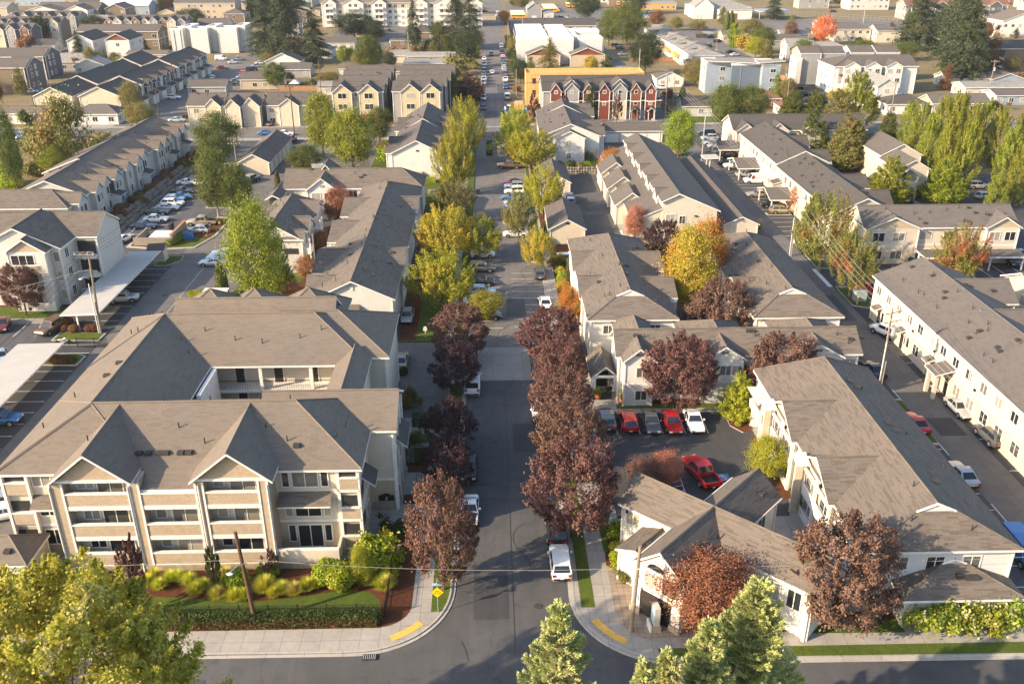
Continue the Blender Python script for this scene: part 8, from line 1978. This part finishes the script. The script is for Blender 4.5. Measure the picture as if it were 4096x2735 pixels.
for a in ((-72,319,-50,319,1.8,'fence','orange cedar fence behind the beige houses'),(-72,333,-58,333,1.8,'fence_g','weathered fence behind the slate roofed low house'),(-46,398,-12,398,1.8,'fence','orange cedar fence behind the pale roofed bungalows'),(-48,345,-40,356,1.8,'fence_g','weathered fence running past the small olive tree'),(-40,335,-14,335,1.6,'fence_g','weathered fence behind the orange roofed cottage'),(56,288,72,288,1.8,'fence_g','grey fence beside the white gabled bungalow'),(54.2,276,54.4,300,1.8,'fence','cedar fence along the lane beside the timber poles'),(100,340,109,334,1.8,'fence','cedar fence right of the blue grey block'),(102,352,122,352,1.8,'fence_g','grey fence before the hip roofed pair'),(58,386,76,386,1.8,'fence','orange fence beside the pale stepped row'),(176,340,232,340,1.8,'fence','orange fence at the right edge below the white house'),(118,268,112.5,300,1.2,'w_white','white fence before the white townhouse row'),(134,266,168,263,1.8,'fence_g','weathered fence above the poplar row'),(-150,384,-142,384,1.6,'fence_g','grey fence below the white batten houses'),(10.8,440,10.8,560,2.,'fence_g','weathered fence on the right of the far street'),(-200,268,-128,268,1.5,'fence_g','long weathered fence behind the cross street at left'),(96,226,130,226,1.6,'fence_g','weathered fence behind the poplar row'),(-116,236,-92,238,1.5,'fence_g','weathered fence of the clearing')):board_fence(*a)
b=MB();b.box(0,-.02,.1,95,.02,2.6,'wire_mesh')if 0 else None
for i in range(40):b.tube([(i*2.6,0,0),(i*2.6,0,2.8)],.05,'steel',4)
for z in (.1,1.4,2.75):b.tube([(0,0,z),(101.4,0,z)],.035,'steel',4)
tag(b.build('chain_link_fence',loc=(168,600,0),rz=-.72),'chain link fence along the dry schoolyard','fence')
# signs and small things
s=tag(empty('warning_sign',-4.75,58.9,.14),'yellow diamond NO OUTLET sign with a blue street name blade on a steel post','sign')
q=MB();q.tube([(0,0,0),(0,0,3.1)],.035,'steel',6);q.build('post',s)
q=MB();q.poly([(0,-.05,1.55),(.53,-.05,2.08),(0,-.05,2.61),(-.53,-.05,2.08)],'ysign');q.poly([(0,-.045,1.52),(.56,-.045,2.08),(0,-.045,2.64),(-.56,-.045,2.08)],'black');q.build('sign_panel',s)
q=MB();q.box(-.42,-.02,2.75,.42,.02,2.97,'bsign');q.box(-.02,-.35,2.99,.02,.35,3.2,'bsign');q.build('street_name_blade',s)
text('NO',.2,s,(0,-.055,2.12),'black');text('OUTLET',.17,s,(0,-.055,1.93),'black');text('47th',.17,s,(0,-.028,2.8),'trim')
s=tag(empty('monument_sign',12.9,56.5,.145,.12),'pale monument sign with blue face on a stone base on the corner plaza','sign')
q=MB();q.box(-.36,-.55,0,.36,.55,.55,'w_stone');q.build('base',s);q=MB();q.box(-.24,-.42,.55,.24,.5,2.3,'w_pale');q.build('body',s);q=MB();q.box(-.26,-.36,.8,-.245,.44,2.15,'bsign');q.build('sign_face',s)
q=MB();q.box(-.55,-.5,0,-.42,.5,.7,'trim');q.build('low_panel',s)
s=tag(empty('visitor_sign',-9.2,114.0),'small white sign post at the head of the concrete visitor parking','sign');q=MB();q.box(-.05,-.05,0,.05,.05,1.5,'trim');q.build('post',s);q=MB();q.box(-.28,-.06,1.1,.28,.06,1.45,'trim');q.prism([(-.2,-.06),(.2,-.06),(.1,.06),(-.1,.06)],1.45,1.7,'trim');q.build('sign_panel',s)
s=tag(empty('transformer_box',55.6,125.6,.14),'pale blue electrical transformer box on the grass by the right lane','transformer box');q=MB();q.box(-.85,-.7,0,.85,.7,1.5,'green');q.box(-.9,-.75,1.5,.9,.75,1.58,'green');q.build('cabinet',s)
for x in (-.43,.43):q=MB();q.box(x-.38,-.73,.1,x+.38,-.7,1.4,'green');q.build('door',s)
for x,y,l in ((54.7,124,'left of the transformer box'),(57.5,124.2,'right of the transformer box'),(56.4,129,'behind the transformer box')):q=MB();q.tube([(0,0,0),(0,0,1.25)],.14,'tact',8);tag(q.build('bollard',loc=(x,y,.14)),'pale yellow bollard '+l,'bollard',None)
q=MB();q.box(-.55,-.3,.0,.55,.3,.06,'black')
for i in range(7):q.box(-.5+i*.15,-.26,.06,-.44+i*.15,.26,.075,'steel')
tag(q.build('storm_drain',loc=(-9.85,54.0,.055)),'rusty storm drain grate in the front gutter','drain grate')
s=tag(empty('bin_enclosure',-58.4,159),'roofless masonry bin enclosure with a wooden cap and white bin lid','bin enclosure')
q=MB();q.box(-5,-4.4,0,1.8,-4.1,1.5,'w_block');q.box(1.5,-4.1,0,1.8,4.2,2.,'w_block');q.box(-5,-4.1,0,-4.7,2.6,1.3,'w_block');q.build('wall',s);q=MB();q.box(1.4,-4.5,2.,1.9,4.3,2.12,'fence');q.build('wall_cap',s)
q=MB();q.box(-2.6,-3,0,.9,.6,1.2,'w_pale');q.box(-2.7,-3.1,1.2,1,.7,1.3,'trim');q.build('bin',s);q=MB();q.box(-1,2.7,.1,-.6,4.6,1.7,'trim_d');q.build('gate',s)
q=MB();q.box(-.9,-.06,0,.9,.06,1.5,'tblue');tag(q.build('blue_gate_panel',loc=(-54.6,157.6,.15),rz=.3),'blue gate panel leaning beside the silver hatchback','panel')
q=MB();q.tube([(0,0,0),(0,0,.65)],.14,'redp',8);q.tube([(0,0,.65),(0,0,.8)],.1,'redp',8,.03);q.tube([(-.22,0,.45),(.22,0,.45)],.06,'redp',6);tag(q.build('fire_hydrant',loc=(-60.2,161.5,.0)),'red hydrant inside the bin enclosure yard','hydrant')
s=tag(empty('kiosk',-56,147),'small kiosk with a dark tilted roof at the end of the long white carport','kiosk');q=MB();q.box(-1.2,-1,0,.8,1,2.1,'w_pale');q.build('wall',s);q=MB();q.slab([[(-1.9,-1.6,2.1),(1.2,-1.6,2.3),(1.2,0,3.2),(-1.9,0,3.)],[(-1.9,0,3.),(1.2,0,3.2),(1.2,1.8,2.3),(-1.9,1.8,2.1)]],.15,'r_dark','trim','soffit');q.build('roof',s)
s=tag(empty('gatehouse_kiosk',2.6,227),'tiny gabled keypad kiosk in the hedge before the far gate','kiosk');q=MB();q.box(-.8,-.8,0,.8,.8,2,'w_pale');q.build('wall',s);q=MB();q.slab([[(-1.2,-1.2,2),(0,-1.2,2.8),(0,1.2,2.8),(-1.2,1.2,2)],[(0,-1.2,2.8),(1.2,-1.2,2),(1.2,1.2,2),(0,1.2,2.8)]],.12,'r_slate','trim','soffit');q.build('roof',s)
hedge(-.8,.6,221,231,1.6,'dark hedge beside the gabled keypad kiosk');hedge(4.4,6.4,221,229,1.2,'low hedge right of the gabled keypad kiosk')
s=tag(empty('trellis_shelter',-40.8,125.5),'small white slatted shelter at the corner of the tan driveway','pergola');q=MB()
for i in range(8):q.box(-2,-1.5+i*.42,2.5,1.6,-1.3+i*.42,2.62,'trim')
q.build('slats',s)
for x in (-1.7,1.3):
 for y in (-1.2,1.3):q=MB();q.box(x-.09,y-.09,0,x+.09,y+.09,2.5,'trim');q.build('post',s)
q=MB();q.box(1.8,0,0,5,.1,1.3,'w_white');q.build('panel',s)
for i,(x,y)in enumerate(((-67.2,254.4),(-66.4,254.4),(-65.6,254.4),(-64.2,254.4),(-63.4,254.4))):
 s=tag(empty('wheelie_bin',x+4.6,y+6.4,.1),'dark wheelie bin on the kerb before the beige houses'+ordinal(i,5),'bin','wheelie bins on the kerb');q=MB();q.box(-.28,-.3,.1,.28,.3,1.,'black');q.build('body',s);q=MB();q.box(-.31,-.34,1.0,.31,.34,1.08,'trim_d');q.build('lid',s)
for x,y,l in ((-89.7,271,'left'),(-88.9,271.2,'right')):s=tag(empty('wheelie_bin',x,y),'dark wheelie bin beside the leftmost beige house, '+l,'bin');q=MB();q.box(-.28,-.3,.1,.28,.3,1.,'black');q.build('body',s);q=MB();q.box(-.31,-.34,1.0,.31,.34,1.08,'trim_d');q.build('lid',s)
s=tag(empty('canopy_tent',-67,322),'white peaked canopy tent behind the beige houses','tent');q=MB()
for k in range(4):a=[PI/4+PI/2*(k+j)for j in (0,1)];q.poly([(2.6*math.cos(a[0]),2.6*math.sin(a[0]),2.1),(2.6*math.cos(a[1]),2.6*math.sin(a[1]),2.1),(0,0,3.4)],'trim')
q.build('canopy',s)
for sx in (-1,1):
 for sy in (-1,1):q=MB();q.tube([(sx*1.75,sy*1.75,0),(sx*1.75,sy*1.75,2.1)],.04,'steel',5);q.build('leg',s)
s=tag(empty('box_trailer',-39.5,205,0,.25),'white box trailer parked beside the round tree on the shaded lane','trailer');q=MB();q.box(-1.25,-4,.7,1.25,3.4,3.1,'w_white','r_white');q.build('box',s)
for sx in (-1,1):q=MB();q.tube([(sx*1.1,-2.6,.45),(sx*1.3,-2.6,.45)],.45,'tyre',10);q.build('wheel',s)
s=tag(empty('flatbed_frame',-26.5,196.5,0,0),'grey loaded flatbed with white rack below the yellow tinged tree','trailer');q=MB();q.box(-2.8,-1.1,.6,2.6,1.1,1.1,'steel');q.box(-1,-1,1.1,2.4,1,2.0,'black');q.build('body',s);q=MB()
for x in (-2.6,-.6,1.4):q.box(x,-1.1,1.1,x+.1,-1,2.2,'trim');
q.box(-2.7,-1.12,2.2,1.6,-.98,2.3,'trim');q.build('rack',s)
for sx in (-1.6,1.6):
 for sy in (-1,1):q=MB();q.tube([(sx,sy*.95,.42),(sx,sy*1.15,.42)],.42,'tyre',10);q.build('wheel',s)
s=tag(empty('portable_toilet',10.7,271),'blue portable toilet beside the plywood site yard','portable toilet');q=MB();q.box(-.6,-.6,0,.6,.6,2.3,'tblue');q.build('cabin',s);q=MB();q.box(-.65,-.65,2.3,.65,.65,2.4,'bsign');q.build('roof',s)
s=tag(empty('telehandler',5.4,275,0,PI/2),'blue and white telehandler parked at the right kerb of the far street','machine');q=MB();q.box(-2.4,-1,.7,2.2,1,1.5,'tblue');q.box(-.6,-1,1.5,.6,0,2.5,'cglass');q.box(-.7,-1.05,2.5,.7,.1,2.62,'trim');q.build('body',s);q=MB();q.tube([(-2.2,.6,1.9),(3.4,.6,1.5)],.22,'trim',6);q.build('boom',s)
for sx in (-1.6,1.5):
 for sy in (-1,1):q=MB();q.tube([(sx,sy*.8,.6),(sx,sy*1.2,.6)],.6,'tyre',12);q.build('wheel',s)
s=tag(empty('timber_stack',10.6,265.5),'orange stack of plywood sheets on the site yard by the far street','timber stack');q=MB()
for i in range(5):q.box(-1.6+.1*(i%2),-1.8,i*.3,1.5+.1*(i%2),1.8,i*.3+.24,'wood')
q.build('sheets',s)
s=tag(empty('timber_stack',9.2,283),'tall orange plywood crate stack beside the site yard verge','timber stack');q=MB();q.box(-1.4,-2,0,1.4,2,1.9,'wood');q.box(-1.2,-1.8,1.9,1.2,1.8,2.2,'w_tan');q.build('sheets',s)
q=MB();q.box(-.5,-.15,0,.5,.15,1.4,'w_pale');tag(q.build('notice_board',loc=(46.6,259.5,.1)),'pale notice board on the pavement by the timber pole','notice board')
s=tag(empty('motorcycle',-58.4,113.2,0,.1),'white and black motorcycle parked under the end of the long carport','motorcycle');q=MB();q.tube([(-.6,0,.75),(0,0,.8),(.5,0,.95)],.16,'trim',7,.12);q.box(-.25,-.15,.35,.3,.15,.65,'steel');q.build('body',s)
q=MB();q.tube([(-.7,0,.9),(0,0,.93)],.12,'black',7);q.build('saddle',s);q=MB();q.tube([(.5,-.4,1.15),(.45,0,1.1),(.5,.4,1.15)],.03,'black',5);q.tube([(.45,0,1.1),(.8,0,.35)],.05,'steel',5);q.build('handlebar',s)
for x in (-.75,.8):q=MB();q.tube([(x,-.07,.32),(x,.07,.32)],.32,'tyre',12);q.build('wheel',s)
for i,(x,y)in enumerate(((12.6,95.5),(15.4,94.4))):
 s=tag(empty('plant_pot',x,y,.15),'terracotta pot with a leafy plant at the porch, '+('left' if i==0 else 'right')+' of the entrance','plant pot');q=MB();q.grid([[(r*math.cos(t),r*math.sin(t),z)for t in [2*PI*k/10 for k in range(10)]]for r,z in ((.26,0),(.4,.35),(.32,.7),(.38,.78))],'terr');q.build('pot',s)
 link('plant',shrubmesh('blob','shrub',i),s,(0,0,.6),0,(.45,.45,.5))
s=tag(empty('bicycle_rack',-7.9,76.6,.15),'two black looped bicycle racks on the paved strip by the block entrance','bicycle rack')
for y in (0,1.6):q=MB();q.tube([(0,y,0),(0,y,.8),(.25,y,.95),(.5,y,.8),(.5,y,0)],.03,'blackm',5);q.build('hoop',s)
q=MB()
for i in range(6):q.box(0,i*1.2,0,.35,i*1.2+.3,.4,'trim')
for i,y in enumerate((134,142,151,160)):q=MB();q.box(-.2,-.8,0,.2,.8,.12,'trim');tag(q.build('wheel_stop',loc=(24.2,y,.02)),'white kerb marker along the alley path, '+ORD[i]+' from the near end','wheel stop','kerb markers along the alley path')
EXPOSURE=1.3;HAZE=.00008
# camera, light, air
cam=bpy.data.cameras.new('camera');co=bpy.data.objects.new('camera',cam);COL.objects.link(co);SC.camera=co
cam.sensor_width=36.;cam.lens=36.*3617./4096.;cam.clip_start=1.;cam.clip_end=6000.
co.location=(0,0,52.)
pi_,ya,ro=.43349,.024194,-.0018
fw=Vector((math.sin(ya)*math.cos(pi_),math.cos(ya)*math.cos(pi_),-math.sin(pi_)))
rt=Vector((math.cos(ya),-math.sin(ya),0));up=rt.cross(fw)
r2=rt*math.cos(ro)+up*math.sin(ro);u2=up*math.cos(ro)-rt*math.sin(ro)
co.rotation_euler=Matrix((r2,u2,-fw)).transposed().to_euler()
SUN_EL,SUN_AZ=math.radians(25.),math.radians(24.3)
sd=Vector((-math.cos(SUN_EL)*math.cos(SUN_AZ),-math.cos(SUN_EL)*math.sin(SUN_AZ),math.sin(SUN_EL)))
sl=bpy.data.lights.new('sun','SUN');sl.energy=4.3;sl.angle=math.radians(.55);sl.color=(1.,.79,.54)
so=bpy.data.objects.new('sun',sl);COL.objects.link(so);so.rotation_euler=sd.to_track_quat('Z','Y').to_euler();so.location=sd*300
wd=bpy.data.worlds.new('World');SC.world=wd;wd.use_nodes=True
nt=wd.node_tree;bg=nt.nodes['Background'];bg.inputs[1].default_value=.145
sk=nt.nodes.new('ShaderNodeTexSky');sk.sky_type='NISHITA';sk.sun_disc=False;sk.sun_elevation=SUN_EL
sk.sun_rotation=math.atan2(sd.x,sd.y);sk.air_density=1.;sk.dust_density=1.5;sk.ozone_density=1.
nt.links.new(sk.outputs[0],bg.inputs[0])
SC.view_settings.view_transform='Standard';SC.view_settings.look='None';SC.view_settings.exposure=EXPOSURE;SC.view_settings.gamma=1.
if HAZE:
 hz=MB();hz.box(-900,-60,-1.2,900,1250,60,'trim');ho=hz.build('haze');ho['kind']='stuff'
 hm=bpy.data.materials.new('haze_air');hm.use_nodes=True;hm.node_tree.nodes.clear()
 ou=hm.node_tree.nodes.new('ShaderNodeOutputMaterial');pv=hm.node_tree.nodes.new('ShaderNodeVolumePrincipled')
 pv.inputs['Density'].default_value=HAZE;pv.inputs['Color'].default_value=(.88,.89,.92,1);pv.inputs['Anisotropy'].default_value=.3
 hm.node_tree.links.new(pv.outputs[0],ou.inputs['Volume']);ho.data.materials.clear();ho.data.materials.append(hm)
cy=SC.cycles;cy.max_bounces=6;cy.diffuse_bounces=3;cy.glossy_bounces=2;cy.transmission_bounces=3;cy.volume_bounces=0;cy.transparent_max_bounces=4
cy.use_denoising=True;cy.caustics_reflective=False;cy.caustics_refractive=False
